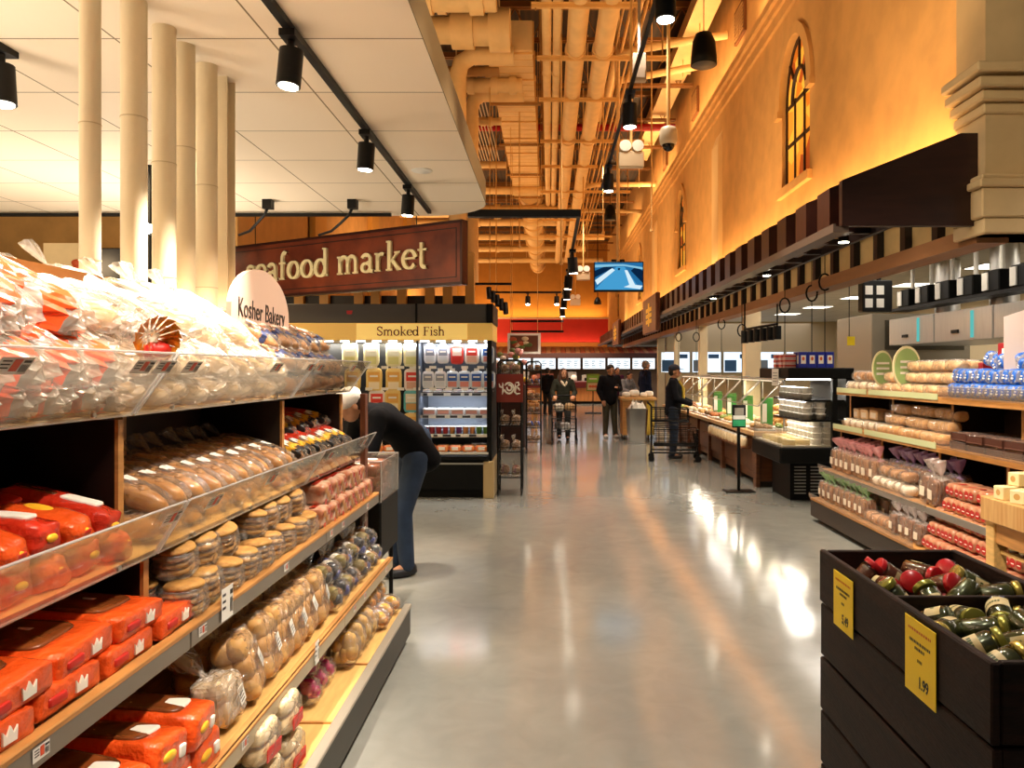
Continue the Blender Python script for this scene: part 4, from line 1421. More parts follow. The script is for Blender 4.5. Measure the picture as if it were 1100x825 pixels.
# tier four
fill([P_red_pack, P_red_pack2], 8, 1.16, .122, -1.27, 1.14, (0, .03, 0), 'red-orange bread pack behind the second acrylic, lower layer, %s from the near end', 'red-orange packs on the second shelf')
fill([P_red_pack2, P_red_pack], 8, 1.13, .122, -1.28, 1.228, (0, .16, 0), 'red-orange bread pack on the second shelf, upper layer, %s from the near end', 'red-orange packs on the second shelf', rj=.15)
fill(P_gold_roll, 10, 2.22, .122, -1.28, 1.145, (0, .05, 0), 'golden roll bag behind the second acrylic, lower layer, %s from the joint', 'golden roll bags on the second shelf')
fill(P_gold_roll, 10, 2.24, .122, -1.27, 1.245, (0, .30, 0), 'golden roll bag on the second shelf, upper layer, %s from the joint', 'golden roll bags on the second shelf', rj=.12)
fill(P_red_roll, 8, 3.50, .112, -1.28, 1.145, (0, .05, 0), 'red printed roll bag behind the last acrylic, lower layer, %s along', 'red printed roll bags on the second shelf')
fill(P_red_roll, 8, 3.50, .112, -1.27, 1.245, (0, .32, 0), 'red printed roll bag on the second shelf, upper layer, %s along', 'red printed roll bags on the second shelf', rj=.12)
fill(P_red_roll, 5, 3.5, .19, -1.40, 1.335, (0, .25, .2), 'red printed roll bag heaped at the back of the second shelf, %s along', 'red printed roll bags on the second shelf', rj=.2)

# tier three
fill(P_crown_pack, 5, 1.18, .235, -1.195, .904, (0, 0, 0), 'orange crown tray on the third shelf, bottom layer, %s from the near end', 'orange crown trays', rj=.04)
fill(P_crown_pack, 4, 1.25, .235, -1.20, .970, (0, .03, 0), 'orange crown tray on the third shelf, top layer, %s from the near end', 'orange crown trays', rj=.08)
for dx, tag_ in ((0, 'front row'), (-.135, 'back row')):
    fill(P_muffin, 9, 2.235, .136, -1.075 + dx, .924, (0, 0, 0), 'clear muffin bag low on the third shelf, ' + tag_ + ', %s from the crown trays', 'english muffin bags', rj=.12, sc=(1.04, 1.04, .70))
fill(P_muffin, 8, 2.29, .142, -1.125, 1.022, (.1, .1, 0), 'clear muffin bag stacked atop the third shelf rows, %s from the crown trays', 'english muffin bags', rj=.2, ex=(3,), sc=(1.04, 1.04, .68))
fill(P_check, 7, 3.53, .138, -1.13, .92, (0, 0, 0), 'cream and red loaf pack on the third shelf, lower layer, %s after the muffins', 'cream and red loaf packs', rj=.05)
fill(P_check, 6, 3.60, .142, -1.15, 1.018, (0, .05, 0), 'cream and red loaf pack on the third shelf, upper layer, %s after the muffins', 'cream and red loaf packs', rj=.1)

# tier two
fill(P_orange_pack, 6, 1.30, .165, -1.09, .54, (0, 0, 0), 'orange bread tray on the fourth shelf, lower layer, %s from the near end', 'orange trays on the fourth shelf', rj=.06)
fill(P_orange_pack, 5, 1.40, .17, -1.09, .64, (0, .08, 0), 'orange bread tray on the fourth shelf, upper layer, %s from the near end', 'orange trays on the fourth shelf', rj=.15)
fill(P_white_roll, 1, 2.37, .14, -1.02, .495, (0, -.1, 0), 'frosted bag of pale rolls beside the orange trays on the fourth shelf, %s', None, rj=.05)
fill(P_roll, 6, 2.56, .152, -1.02, .495, (0, -.22, .1), 'bag of golden pull-apart rolls standing on the fourth shelf, %s after pale rolls', 'standing golden roll bags', rj=.12)
fill(P_roll, 6, 2.60, .152, -1.19, .495, (0, -.15, .1), 'clear bag of golden pull-apart rolls behind the standing front row, %s along', 'standing golden roll bags', rj=.12)
for lay, z, x in (('lower', .55, -1.02), ('upper', .645, -1.06)):
    fill([P_bluebag, P_darkbag], 8, 3.50, .122, x, z, (0, .1, 0), 'dark and violet-blue snack bag on the fourth shelf, ' + lay + ' layer, %s after the rolls', 'blue and dark snack bags', rj=.4)
# bottom tier
fill(P_labelroll, 3, 2.28, .20, -.99, .203, (0, 0, 0), 'red-labelled roll pack on the bottom deck, %s from the near end', 'red label roll packs', rj=.05)
fill(P_labelroll, 2, 2.46, .20, -1.0, .34, (0, 0, 0), 'red-labelled roll pack atop the bottom packs, %s from the near end', 'red label roll packs', rj=.08)
fill(P_darkbag, 4, 2.75, .11, -1.16, .26, (0, 0, 0), 'dark navy snack bag behind the bare bottom board, %s from the near end', 'navy snack bags on the deck', rj=.4)
fill(P_magenta, 3, 3.18, .11, -1.02, .26, (0, 0, 0), 'magenta wrapped snack bag on the bottom deck, %s past the bare board', 'magenta snack bags', rj=.4)
fill(P_magenta, 2, 3.23, .13, -1.05, .35, (0, .1, 0), 'magenta wrapped snack bag on top of the magenta pile, %s along', 'magenta snack bags', rj=.4)
fill(P_cracker, 4, 3.60, .125, -.96, .282, (0, 0, 0), 'clear bag of golden crackers on the bottom deck, %s past the magenta bags', 'cracker bags', rj=.25, sc=1.12)
fill(P_cracker, 3, 3.62, .135, -1.06, .40, (0, 0, 0), 'clear bag of golden crackers heaped behind the front cracker row, %s along', 'cracker bags', rj=.25, sc=1.12)
fill(P_orange_snack, 3, 4.12, .125, -.94, .255, (0, 0, 0), 'apricot and white snack bag at the far end of the bottom deck, %s along', 'apricot snack bags', rj=.3)
fill(P_orange_snack, 3, 4.10, .13, -1.0, .35, (0, .1, 0), 'apricot and white snack bag heaped at the far end of the deck, %s along', 'apricot snack bags', rj=.3)

# acrylic box of brown packs on a black bin past the rack's end
bx = thing('display_bin', 'black bin with clear acrylic box of brown packs past the bread rack', 'bin', (-1.3, 5.0, 0))
MB().box(-1.62, -1.04, 4.72, 5.25, .42, .78, bev=.01).build('bin', black_soft, bx, True)
for x in (-1.58, -1.08):
    for y in (4.76, 5.21):
        MB().cyl((x, y, 0), (x, y, .42), .015, n=8).build('leg', black_metal, bx, True)
m = MB()
for x in (-1.62, -1.045):
    m.box(x, x + .005, 4.72, 5.25, .78, 1.03)
m.box(-1.62, -1.04, 4.72, 4.725, .78, 1.03).box(-1.62, -1.04, 5.245, 5.25, .78, 1.03)
m.build('acrylic_wall', acrylic, bx, True)
m = MB()
for a in ((-1.62, 4.72), (-1.04, 4.72), (-1.04, 5.25), (-1.62, 5.25)):
    m.cyl((a[0], a[1], .78), (a[0], a[1], 1.03), .004, n=6)
m.tube([(-1.62, 4.72, 1.03), (-1.04, 4.72, 1.03), (-1.04, 5.25, 1.03), (-1.62, 5.25, 1.03), (-1.62, 4.72, 1.03)], .004, 6)
m.build('acrylic_edge', acrylic_edge, bx, True)
pk = soft_pack(.12, .09, .035, mat('meat_wrap', '#7a4436', .25, col2='#a8705c', vscale=18, coat=.5), (('t', 0, 0, .05, .04, 1, 'rect'),), 'deli_pack', 'deli pack', 7.0)
for i in range(4):
    for j in range(3):
        pk.place((-1.47 + .27 * (i % 2), 4.86 + .25 * (i // 2), .818 + .072 * j), (0, 0, rnd.uniform(-.1, .1)),
                 'brown vacuum pack in the acrylic box, %s layer %s pack' % (['bottom', 'middle', 'top'][j], ORD[i + 1]), 'brown packs in the acrylic box')
# ================================================================= plank bin of jars, right foreground
plank_m = mat('dark_stained_plank', '#140a06', .55, col2='#27130a', vscale=5, spec=.25, stretch=(2, 1, 9), bump=.15, bscale=30)
cx0, cx1, cy0, cy1, ztop = .98, 1.47, 1.69, 2.76, .95
cr = thing('plank_bin', 'dark stained plank bin full of jars in the right foreground', 'bin', (1.22, 2.2, 0))
nb = 5
for i in range(nb):
    z1 = ztop - i * .193
    z0 = max(.02, z1 - .185)
    o1, o2 = rnd.uniform(-.004, .004), rnd.uniform(-.004, .004)
    MB().box(cx0 + o1, cx0 + .022 + o1, cy0, cy1 + .004, z0, z1, bev=.004).build('plank', plank_m, cr, True)
    MB().box(cx0 + .024, cx1 - .024, cy0 + o2, cy0 + .022 + o2, z0, z1, bev=.004).build('plank', plank_m, cr, True)
    MB().box(cx1 - .022, cx1, cy0, cy1, z0, z1, bev=.004).build('plank', plank_m, cr, True)
    MB().box(cx0 + .024, cx1 - .024, cy1 - .022, cy1, z0, z1, bev=.004).build('plank', plank_m, cr, True)
m = MB()
for x in (cx0 + .03, cx1 - .06):
    for y in (cy0 + .03, cy1 - .06):
        m.box(x, x + .03, y, y + .03, .0, ztop - .03)
m.build('corner_post', walnut_dark, cr, True)
MB().box(cx0 + .022, cx1 - .022, 2.235, 2.252, .70, ztop - .015, bev=.003).build('divider', plank_m, cr, True)
MB().box(cx0 + .022, cx1 - .022, cy0 + .022, cy1 - .022, .755, .775).build('false_floor', plank_m, cr, True)

def price_card(y, z, w_, h, price, label, tilt):
    t = thing('price_card', label, 'price card', (cx0 - .006, y, z))
    M = FACE_NX @ Matrix.Rotation(tilt, 4, 'Z')
    MB().box(-w_ / 2, w_ / 2, -h / 2, h / 2, -.001, .001, M=M).build('card', mat('card_yellow', '#ffe02a', .5), t)
    m = MB()
    def line(x0, x1, yy, hh, mm):
        m.add([(x0 * w_, yy * h - hh / 2, .0016), (x1 * w_, yy * h - hh / 2, .0016), (x1 * w_, yy * h + hh / 2, .0016), (x0 * w_, yy * h + hh / 2, .0016)], [(0, 1, 2, 3)], mm, False, M)
    x = -.38
    while x < .36:
        d = rnd.uniform(.03, .07)
        line(x, x + d, .36, .007, 0)
        x += d + .018
    for yy, a, b in ((.21, -.34, .34), (.13, -.16, .16)):
        x = a
        while x < b:
            d = rnd.uniform(.025, .055)
            line(x, x + d, yy, .008, 1)
            x += d + .014
    for i in range(4):
        line(-.07 + .04 * i, -.045 + .04 * i, -.02, .008, 1)
    m.build('small_print', [mat('card_orange_ink', '#d8781a', .5), black_ink], t)
    text(price, .042, black_ink, t, M @ T(.02, -h * .3, .0016), .0004, 'price', bold=.0009, sx=.75)
    text('lb', .018, black_ink, t, M @ T(-w_ * .36, -h * .27, .0016), .0004, 'price_unit', bold=.0004) if False else None
price_card(2.53, .826, .165, .185, '5.49', 'yellow price card reading 5.49 on the far end of the plank bin', .0)
price_card(2.005, .835, .165, .20, '1.99', 'yellow price card reading 1.99 on the near half of the plank bin', .0)

# jars
jar_glass = film('jar_glass', '#e8efe0', clear=.93, rough=.04, flat=True, edge=.6)
pickle = mat('pickled_greens', '#4d4a20', .35, col2='#2a2c14', vscale=30, coat=.8)
pepper = mat('roasted_pepper', '#5a1c14', .35, col2='#7a3420', vscale=30, coat=.8)
lab_m = mat('jar_label', '#d8c89a', .5, col2='#c4b078', vscale=20)
lid_green = mat('lid_olive', '#8d8a3a', .25, metal=.5)
lid_red = mat('lid_red', '#b81620', .3, coat=.5)
lid_gold = mat('lid_gold', '#c9b25a', .25, metal=.7)
def jar(name, content, lid_m, seed, ext='in olive brine'):
    t = thing(name, name, 'jar')
    r, L = .036, .118
    MB().lathe([(.001, .003), (r - .005, .003), (r - .004, .01), (r - .004, L * .72), (r - .012, L * .8), (.001, L * .8)], 18).build('contents', content, t)
    MB().lathe([(r * .7, 0), (r, .006), (r, L * .74), (r * .86, L * .83), (r * .8, L * .86)], 18).build('glass', jar_glass, t)
    MB().lathe([(r * .97, L * .84), (r * .99, L * .85), (r * .99, L * .98), (r * .93, L), (.001, L)], 22).build('lid', lid_m, t)
    lb = MB()
    n = 12
    vs = []
    for k in range(n + 1):
        a = math.radians(-75 + 150 * k / n)
        for z in (.018, .062):
            vs.append(((r + .0008) * math.cos(a), (r + .0008) * math.sin(a), z))
    lb.add(vs, [(2 * k, 2 * k + 2, 2 * k + 3, 2 * k + 1) for k in range(n)], 0, True)
    for k in range(2, 10, 1):
        a0, a1 = math.radians(-60 + 12 * k), math.radians(-60 + 12 * k + 9)
        lb.add([((r + .0014) * math.cos(a), (r + .0014) * math.sin(a), z) for a, z in ((a0, .036), (a1, .036), (a1, .046), (a0, .046))], [(0, 1, 2, 3)], 1)
    lb.build('label', [lab_m, mat('label_ink', '#4a5a2a', .5)], t)
    return Proto(t)
J_green, J_gold, J_red = jar('pickle_jar', pickle, lid_green, 1), jar('pickle_jar', pickle, lid_gold, 2), jar('pepper_jar', pepper, lid_red, 3)
def lay(P, x, y, z, az, el, roll, label, grp):
    d = Vector((math.cos(az) * math.cos(el), math.sin(az) * math.cos(el), math.sin(el)))
    q = d.to_track_quat('Z', 'X') @ Matrix.Rotation(roll, 3, 'Z').to_quaternion()
    c = Vector((x, y, z)) - d * .058
    P.place(c, q.to_euler(), label, grp)
jr = random.Random(5)
k = 0
names = {id(J_green): 'olive-lidded pickle jar', id(J_gold): 'gold-lidded pickle jar', id(J_red): 'red-lidded pepper jar'}
def jars(grid, P_of, where, z, grp, elv=.25):
    cnt = {}
    for (x, y) in grid:
        P = P_of(x, y)
        n = names[id(P)]
        cnt[n] = cnt.get(n, 0) + 1
        lay(P, x + jr.uniform(-.012, .012), y + jr.uniform(-.012, .012), z + jr.uniform(0, .02), jr.uniform(0, 2 * PI), jr.uniform(-elv, elv * 1.8), jr.uniform(0, 6), '%s lying %s, %s from the aisle side' % (n, where, ORD[cnt[n]]), grp)
far_grid = [(1.055 + .09 * i, y) for i in range(5) for y in (2.32, 2.43, 2.54, 2.66)]
jars(far_grid, lambda x, y: J_red if (y > 2.40) else J_green, 'in the far bin half, lower layer', .815, 'jars in the far bin half')
jars([(1.08 + .10 * i, y) for i in range(4) for y in (2.35, 2.48, 2.62)], lambda x, y: J_red if y > 2.45 and x < 1.32 or y > 2.55 else (J_green if x < 1.3 else J_gold), 'in the far bin half, upper layer', .885, 'jars in the far bin half', .5)
jars([(1.055 + .09 * i, y) for i in range(5) for y in (1.77, 1.88, 1.99, 2.10, 2.185)], lambda x, y: J_green, 'in the near bin half, lower layer', .815, 'jars in the near bin half')
jars([(1.08 + .105 * i, y) for i in range(4) for y in (1.79, 1.93, 2.06, 2.17)], lambda x, y: J_gold if int(x * 40 + y * 30) % 3 == 0 else J_green, 'in the near bin half, upper layer', .885, 'jars in the near bin half', .5)

# ================================================================= butcher block stand beside the bread rack
wood_b = mat('butcher_block', '#d0a468', .4, col2='#bd8a4e', vscale=4, stretch=(1, 14, 1))
ws = thing('butcher_stand', 'pale wood butcher-block stand between the jar bin and right rack', 'stand', (2.9, 4.15, 0))
MB().box(2.54, 3.25, 3.75, 4.5, .72, .86, bev=.006).build('block_top', wood_b, ws, True)
for x in (2.56, 3.15):
    for y in (3.78, 4.40):
        MB().box(x, x + .08, y, y + .08, 0, .72, bev=.005).build('leg', maple, ws, True)
MB().box(2.60, 3.2, 3.8, 4.45, .54, .56).build('lower_shelf', maple, ws, True)
MB().box(2.575, 2.59, 3.86, 4.4, .60, .72).build('apron', oak, ws, True)
def soap_box():
    b = MB().box(-.06, .06, -.04, .04, 0, .075, bev=.004)
    p = MB()
    p.add([(.02 * math.cos(2 * PI * k / 16), .02 * math.sin(2 * PI * k / 16), 0) for k in range(16)], [tuple(range(16))], 0, False, T(0, -.0405, .04) @ FACE_CAM)
    p.add([(.02 * math.cos(2 * PI * k / 16), .02 * math.sin(2 * PI * k / 16), 0) for k in range(16)], [tuple(range(16))], 0, False, T(0, 0, .0755))
    p.add([(.018 * math.cos(2 * PI * k / 16), .018 * math.sin(2 * PI * k / 16), 0) for k in range(16)], [tuple(range(16))], 0, False, T(-.0605, 0, .04) @ FACE_NX)
    return proto('small_carton', 'carton', [('box', b, mat('cream_carton', '#ecd9a2', .5)), ('seal', p, [mat('seal_brown', '#c99a55', .5)])])
P_soap = soap_box()
n = 0
for (x, y, z, r) in ((2.62, 4.36, .86, .1), (2.62, 4.22, .86, .5), (2.62, 4.06, .86, -.3), (2.76, 4.34, .86, 0), (2.76, 4.18, .86, .2), (2.80, 4.03, .86, .3), (2.92, 4.38, .86, .1), (2.92, 4.25, .86, .1), (2.70, 4.36, .937, .2), (2.84, 4.36, .937, -.2), (2.90, 4.24, .937, 0), (2.88, 4.37, 1.014, .1), (2.72, 4.20, .937, .6)):
    n += 1
    P_soap.place((x, y, z), (0, 0, r), 'small cream carton piled on the butcher-block stand, %s in the pile' % ORD[n], 'cream cartons on the stand')
for i in range(5):
    J_red.place((2.64 + .0, 3.92 + .1 * i, .56), (0, 0, i), 'red-lidded jar upright under the butcher block, %s from the near end' % ORD[i + 1], 'jars under the stand')

# ================================================================= right bread rack
RY0, RY1 = 4.62, 8.12
rk = thing('bread_rack', 'tiered dark bread rack on the right under the canopy', 'shelving', (3.2, 6.3, 0))
MB().box(2.86, 3.62, RY0, RY1 - .02, 0, .07).build('kickboard', black_soft, rk, True)
MB().box(2.78, 2.80, RY0, RY1, .05, .22, bev=.004).box(2.80, 3.6, RY1 - .02, RY1, .05, .22).build('front_panel', mat('charcoal_panel', '#2c2621', .4), rk, True)
MB().box(2.775, 3.62, RY0, RY1, .22, .245, bev=.004).build('deck_board', oak, rk, True)
MB().box(3.60, 3.64, RY0, RY1, 0, 1.42).build('back_panel', mat('dark_back', '#2c1a10', .6), rk, True)
green_strip = mat('green_strip', '#b9be90', .45)
for xf, z, mt in ((2.88, .55, silver), (3.03, 1.0, oak), (3.07, 1.38, oak)):
    MB().box(xf, 3.6, RY0, RY1, z - .03, z, bev=.003).build('shelf', oak, rk, True)
    MB().box(xf - .012, xf, RY0, RY1, z - .045, z + .008, bev=.003).build('shelf_edge', mt, rk, True)
for xf, z, ya, yb in ((3.03, 1.0, 5.95, 7.3), (3.03, 1.0, 7.35, 8.1), (3.07, 1.38, 6.0, 7.3), (3.07, 1.38, 7.35, 8.1)):
    MB().box(xf - .02, xf - .014, ya, yb, z - .02, z + .03).build('price_strip', green_strip, rk, True)
for xf, z, ya, yb in ((3.07, 1.38, 4.65, 5.95),):
    o = MB().box(xf - .03, xf - .024, ya, yb, z, z + .09).build('acrylic_guard', acrylic, rk, True)
    MB().box(xf - .0305, xf - .0235, ya, yb, z + .086, z + .092).build('acrylic_edge', acrylic_edge, rk, True)
    MB().box(2.99, 2.996, 4.65, 5.9, 1.0, 1.06).build('acrylic_guard', acrylic, rk, True)
for xf, z in ((2.86, .55), (2.76, .245)):
    MB().box(xf, xf + .005, 5.8, RY1, z, z + .05).build('acrylic_guard', acrylic, rk, True)
for y in (5.15, 6.05, 7.1, 8.1):
    for xa, za, zb in ((3.2, 1.0, 1.34), (3.1, .55, .96)):
        MB().box(xa, 3.6, y - .012, y + .012, za, zb).box(xa - .006, xa, y - .014, y + .014, za, zb, m=1).build('divider', [walnut_dark, oak], rk, True)

def tied_loaf(tie, seed, bread, w_=.06, H=.2, film_m=clear_film):
    """upright bag of sliced loaf with a coloured gathered top"""
    b = MB()
    n = 6
    for i in range(n):
        b.ell((-.05 + .02 * i, 0, H * .45), .011, w_ * .9, H * .43, 12, 10, p=4, jit=.03, seed=i)
    f = MB()
    hull(f, .075, w_ * 1.08, H * .5, .07, seed, 4, M=T(0, 0, H * .48))
    t_ = MB()
    tail(t_, (0, 0, H * .97), (-.2, .1, 1), .095, .058, seed=seed, flat=(1.05, .9))
    l_ = MB().box(-.079, -.076, -w_ * .5, w_ * .5, H * .25, H * .55)
    return proto('tied_loaf', 'bread', [('slices', b, bread), ('bag_film', f, film_m), ('gathered_top', t_, film('tie_' + tie, tie, clear=.90, rough=.2, bump=.6, haze=.62, through='#fff6f4')), ('label', l_, [mat('loaf_label', '#d9c7ae', .5)])])
rye = mat('rye_crust', '#6e4022', .5, col2='#8f5a34', vscale=16, bump=.15)
brown_loaf = mat('brown_loaf', '#8a5530', .5, col2='#a8713f', vscale=14, bump=.1)
P_pink = tied_loaf('#f4a4a4', 3, brown_loaf)
P_purple = tied_loaf('#c89ae0', 4, rye)
P_greent = tied_loaf('#a4d68c', 5, brown_loaf)
P_plain = tied_loaf('#d8c8c0', 6, rye)
def roll_tray():
    b = MB()
    for i in range(3):
        for j in range(2):
            b.ell((-.06 + .12 * j, -.062 + .062 * i, .045), .06, .036, .042, 12, 8, p=2.4, jit=.1, seed=i + j * 3)
    f = MB()
    hull(f, .128, .102, .05, .06, 2, 4, M=T(0, 0, .047))
    return proto('roll_tray', 'rolls', [('rolls', b, mat('round_roll', '#e4b27c', .5, col2='#f2d2a6', vscale=10)), ('bag_film', f, clear_film)])
P_tray = roll_tray()
def red_dot():
    b = MB()
    b.rbox(.12, .062, .05, .028, 0, T(0, 0, .05), .008, 3)
    d = MB()
    for k, y in enumerate((-.03, .03)):
        d.add([(.028 * math.cos(2 * PI * i / 12), .028 * math.sin(2 * PI * i / 12), 0) for i in range(12)], [tuple(range(12))], 0, False, T(-.1215, y, .05) @ FACE_NX)
        d.add([(.03 * math.cos(2 * PI * i / 12), .024 * math.sin(2 * PI * i / 12), 0) for i in range(12)], [tuple(range(12))], 0, False, T(-.04, y, .1005))
        d.add([(-.014, -.003, 0), (.014, -.003, 0), (.014, .004, 0), (-.014, .004, 0)], [(0, 1, 2, 3)], 1, False, T(-.1222, y, .045) @ FACE_NX)
    return proto('muffin_pack', 'muffins', [('wrap', b, mat('peach_wrap', '#c08a68', .35, col2='#94583e', vscale=12, coat=.4)), ('red_badge', d, [mat('badge_red', '#b3201c', .4), white_ink])])
P_dot = red_dot()
def blue_pack():
    b = MB()
    for i in range(2):
        b.ell((-.0, -.03 + .06 * i, .05), .09, .036, .048, 14, 9, p=2.6)
    f = MB()
    hull(f, .115, .072, .056, .06, 3, 4, M=T(0, 0, .054))
    l_ = MB()
    for i, y in enumerate((-.034, .034)):
        l_.ell((-.045, y, .054), .074, .028, .058, 12, 8, m=0, p=3.2)
        l_.box(-.1195, -.118, y - .012, y + .014, .04, .05, m=1)
        l_.box(-.1195, -.118, y - .014, y + .004, .06, .068, m=1)
    t_ = MB()
    return proto('bun_pack', 'buns', [('buns', b, crust_pale), ('bag_film', f, thick_film), ('label', l_, [mat('sky_blue_label', '#1a5cb8', .35, coat=.4), white_ink])])
P_blue = blue_pack()
def long_loaf():
    b = MB()
    for i in range(6):
        b.ell((0, -.15 + .06 * i, .045), .055, .042, .042, 12, 8, p=2.5, jit=.1, seed=i)
    f = MB()
    hull(f, .066, .195, .05, .06, 4, 4, M=T(0, 0, .048))
    return proto('long_loaf', 'bread', [('loaf', b, mat('egg_loaf', '#d29a5a', .45, col2='#e2b478', vscale=9)), ('bag_film', f, clear_film)])
P_long = long_loaf()
def brown_tray():
    b = MB().box(-.16, .16, -.105, .105, 0, .012, bev=.004)
    for sx in (-.155, .15):
        b.box(sx, sx + .006, -.105, .105, .01, .06)
    for sy in (-.105, .1):
        b.box(-.16, .16, sy, sy + .006, .01, .06)
    c = MB()
    for i in range(5):
        for j in range(3):
            c.ell((-.115 + .057 * i, -.06 + .06 * j, .035), .03, .03, .026, 10, 7, p=2.5, jit=.15, seed=i + j * 5)
    f = MB().box(-.158, .158, -.103, .103, .056, .062, bev=.003)
    return proto('cake_tray', 'cake', [('tray', b, mat('tray_brown', '#4a2a20', .4)), ('cakes', c, mat('choc_cake', '#6a3c2c', .5, col2='#8a5a44', vscale=20)), ('film_lid', f, clear_film)])
P_cake = brown_tray()
def small_pack(nm, c1, c2):
    b = MB()
    for i in range(2):
        b.ell((0, -.032 + .064 * i, .045), .06, .034, .042, 12, 8, p=3, jit=.05, seed=i)
    f = MB()
    hull(f, .08, .072, .05, .08, 3, 3.5, M=T(0, 0, .048))
    return proto(nm, 'rolls', [('rolls', b, mat(nm + '_roll', c1, .5, col2=c2, vscale=12)), ('bag_film', f, clear_film)])
P_small_w = small_pack('roll_bag', '#e8dccb', '#d8c0a0')
P_small_b = small_pack('bun_bag', '#c08a58', '#a87040')
P_carton = proto('bread_carton', 'carton', [('box', MB().box(-.1, .1, -.075, .075, 0, .1, bev=.008), mat('tan_carton', '#d2a878', .5, var=.1)), ('panel', MB().box(-.102, -.1, -.05, .05, .02, .07), mat('loaf_label', '#d9c7ae', .5))])

PZ = PI
# top shelf
fill(P_small_w, 5, 7.36, .155, 3.20, 1.385, (0, 0, 0), 'small bag of white rolls at the far end of the right top shelf, lower, %s', 'white rolls on the right top shelf')
fill(P_small_b, 3, 7.60, .16, 3.22, 1.485, (0, 0, 0), 'small bag of brown buns on the white rolls at the far right shelf end, %s', 'brown buns on the right top shelf')
fill(P_pink, 3, 7.14, .13, 3.32, 1.385, (0, 0, 0), 'pink-tied loaf standing on the right top shelf, %s from the round rolls', 'pink-tied loaves on top', sc=.8)
for j in range(3):
    fill(P_tray, 6 - (j == 2), 6.02, .205, 3.21 + .03 * j, 1.385 + .098 * j, (0, 0, 0), 'tray of round rolls on the right top shelf, ' + ['bottom', 'middle', 'top'][j] + ' layer, %s from the blue packs', 'round roll trays', rj=.05)
for j in range(2):
    fill(P_blue, 9, 4.72, .143, 3.20 + .03 * j, 1.385 + .108 * j, (0, 0, 0), 'blue bun pack on the right top shelf, ' + ['lower', 'upper'][j] + ' layer, %s from the near end', 'blue and white bun packs', rj=.05)
fill(P_blue, 4, 5.0, .2, 3.30, 1.61, (0, 0, 0), 'blue and white bun pack topping the blue heap on the right shelf, %s', 'blue and white bun packs', rj=.5)
# second
fill(P_carton, 3, 7.50, .20, 3.28, 1.10, (0, 0, 0), 'tan bread carton at the far end of the right second shelf, %s along', 'tan cartons')
fill(P_small_w, 6, 7.20, .15, 3.15, 1.0, (0, 0, 0), 'small bag of white rolls on the right second shelf, %s from the long loaves', 'white rolls on the right second shelf')
fill(P_small_b, 4, 7.10, .16, 3.32, 1.10, (0, 0, 0), 'small bag of brown buns above the white rolls on the right second shelf, %s', 'brown buns on the right second shelf')
for j in range(3):
    fill(P_long, 3, 6.16, .40, 3.13 + .06 * j, 1.0 + .095 * j, (0, 0, 0), 'long golden bagged loaf on the right second shelf, ' + ['bottom', 'middle', 'top'][j] + ' layer, %s from the cake trays', 'long golden loaves', rj=.03)
for j in range(2):
    fill(P_cake, 5, 4.78, .225, 3.20, 1.0 + .066 * j, (0, 0, 0), 'brown cake tray on the right second shelf, ' + ['lower', 'upper'][j] + ' layer, %s from the near end', 'brown cake trays', rj=.02)
# third
fill(P_pink, 8, 7.0, .14, 3.03, .555, (0, 0, 0), 'pink-tied brown loaf on the right third shelf, front row, %s from the purple ties', 'pink-tied loaves on the third shelf', rj=.06, sc=1.15)
fill(P_pink, 7, 7.0, .15, 3.24, .555, (0, 0, 0), 'pink-tied brown loaf on the right third shelf, back row, %s from the purple ties', 'pink-tied loaves on the third shelf', rj=.06, sc=1.15)
fill(P_small_w, 5, 6.30, .14, 2.98, .555, (0, 0, 0), 'white roll bag before the purple-tied loaves, %s from the near side', 'white rolls before the purple ties')
fill(P_small_b, 3, 6.36, .2, 3.0, .655, (0, 0, 0), 'brown bun bag on the white rolls before the purple-tied loaves, %s', 'buns before the purple ties')
fill(P_purple, 8, 5.86, .145, 3.16, .555, (0, 0, 0), 'purple-tied dark loaf on the right third shelf, %s from the red-badge packs', 'purple-tied loaves', rj=.06, sc=1.2)
fill(P_plain, 2, 5.82, .14, 3.0, .555, (0, 0, 0), 'plain-tied dark loaf at the shelf front before the purple ties, %s', 'plain-tied loaves on the third shelf', sc=1.2)
for j in range(2):
    fill(P_dot, 8, 4.70, .130, 3.03 + .04 * j, .555 + .104 * j, (0, 0, 0), 'red-badge muffin pack on the right third shelf, ' + ['lower', 'upper'][j] + ' layer, %s from the near end', 'red-badge packs on the third shelf', rj=.04)
# deck
fill(P_greent, 9, 6.92, .132, 2.90, .25, (0, 0, 0), 'green-tied brown loaf on the right bottom deck, front row, %s from the near side', 'green-tied loaves', rj=.06, sc=.98)
fill(P_greent, 8, 6.95, .14, 3.08, .25, (0, 0, 0), 'green-tied brown loaf on the right bottom deck, back row, %s from the near side', 'green-tied loaves', rj=.06)
fill(P_small_b, 4, 6.36, .142, 2.88, .25, (0, 0, 0), 'brown bun bag between the green-tied and plain loaves on the deck, %s', 'bun bags on the deck')
fill(P_plain, 4, 5.86, .135, 2.88, .25, (0, 0, 0), 'plain-tied rye loaf on the right bottom deck, %s from the red-badge packs', 'rye loaves on the deck', rj=.06, sc=.92)
fill(P_plain, 8, 5.86, .135, 3.06, .25, (0, 0, 0), 'plain-tied rye loaf in the back row of the right deck, %s along', 'rye loaves on the deck', rj=.06)
for j in range(3):
    fill(P_dot, 9, 4.68, .130, 2.93 + .05 * j, .25 + .104 * j, (0, 0, 0), 'red-badge muffin pack on the right bottom deck, ' + ['bottom', 'middle', 'top'][j] + ' layer, %s from the near end', 'red-badge packs on the deck', rj=.04)
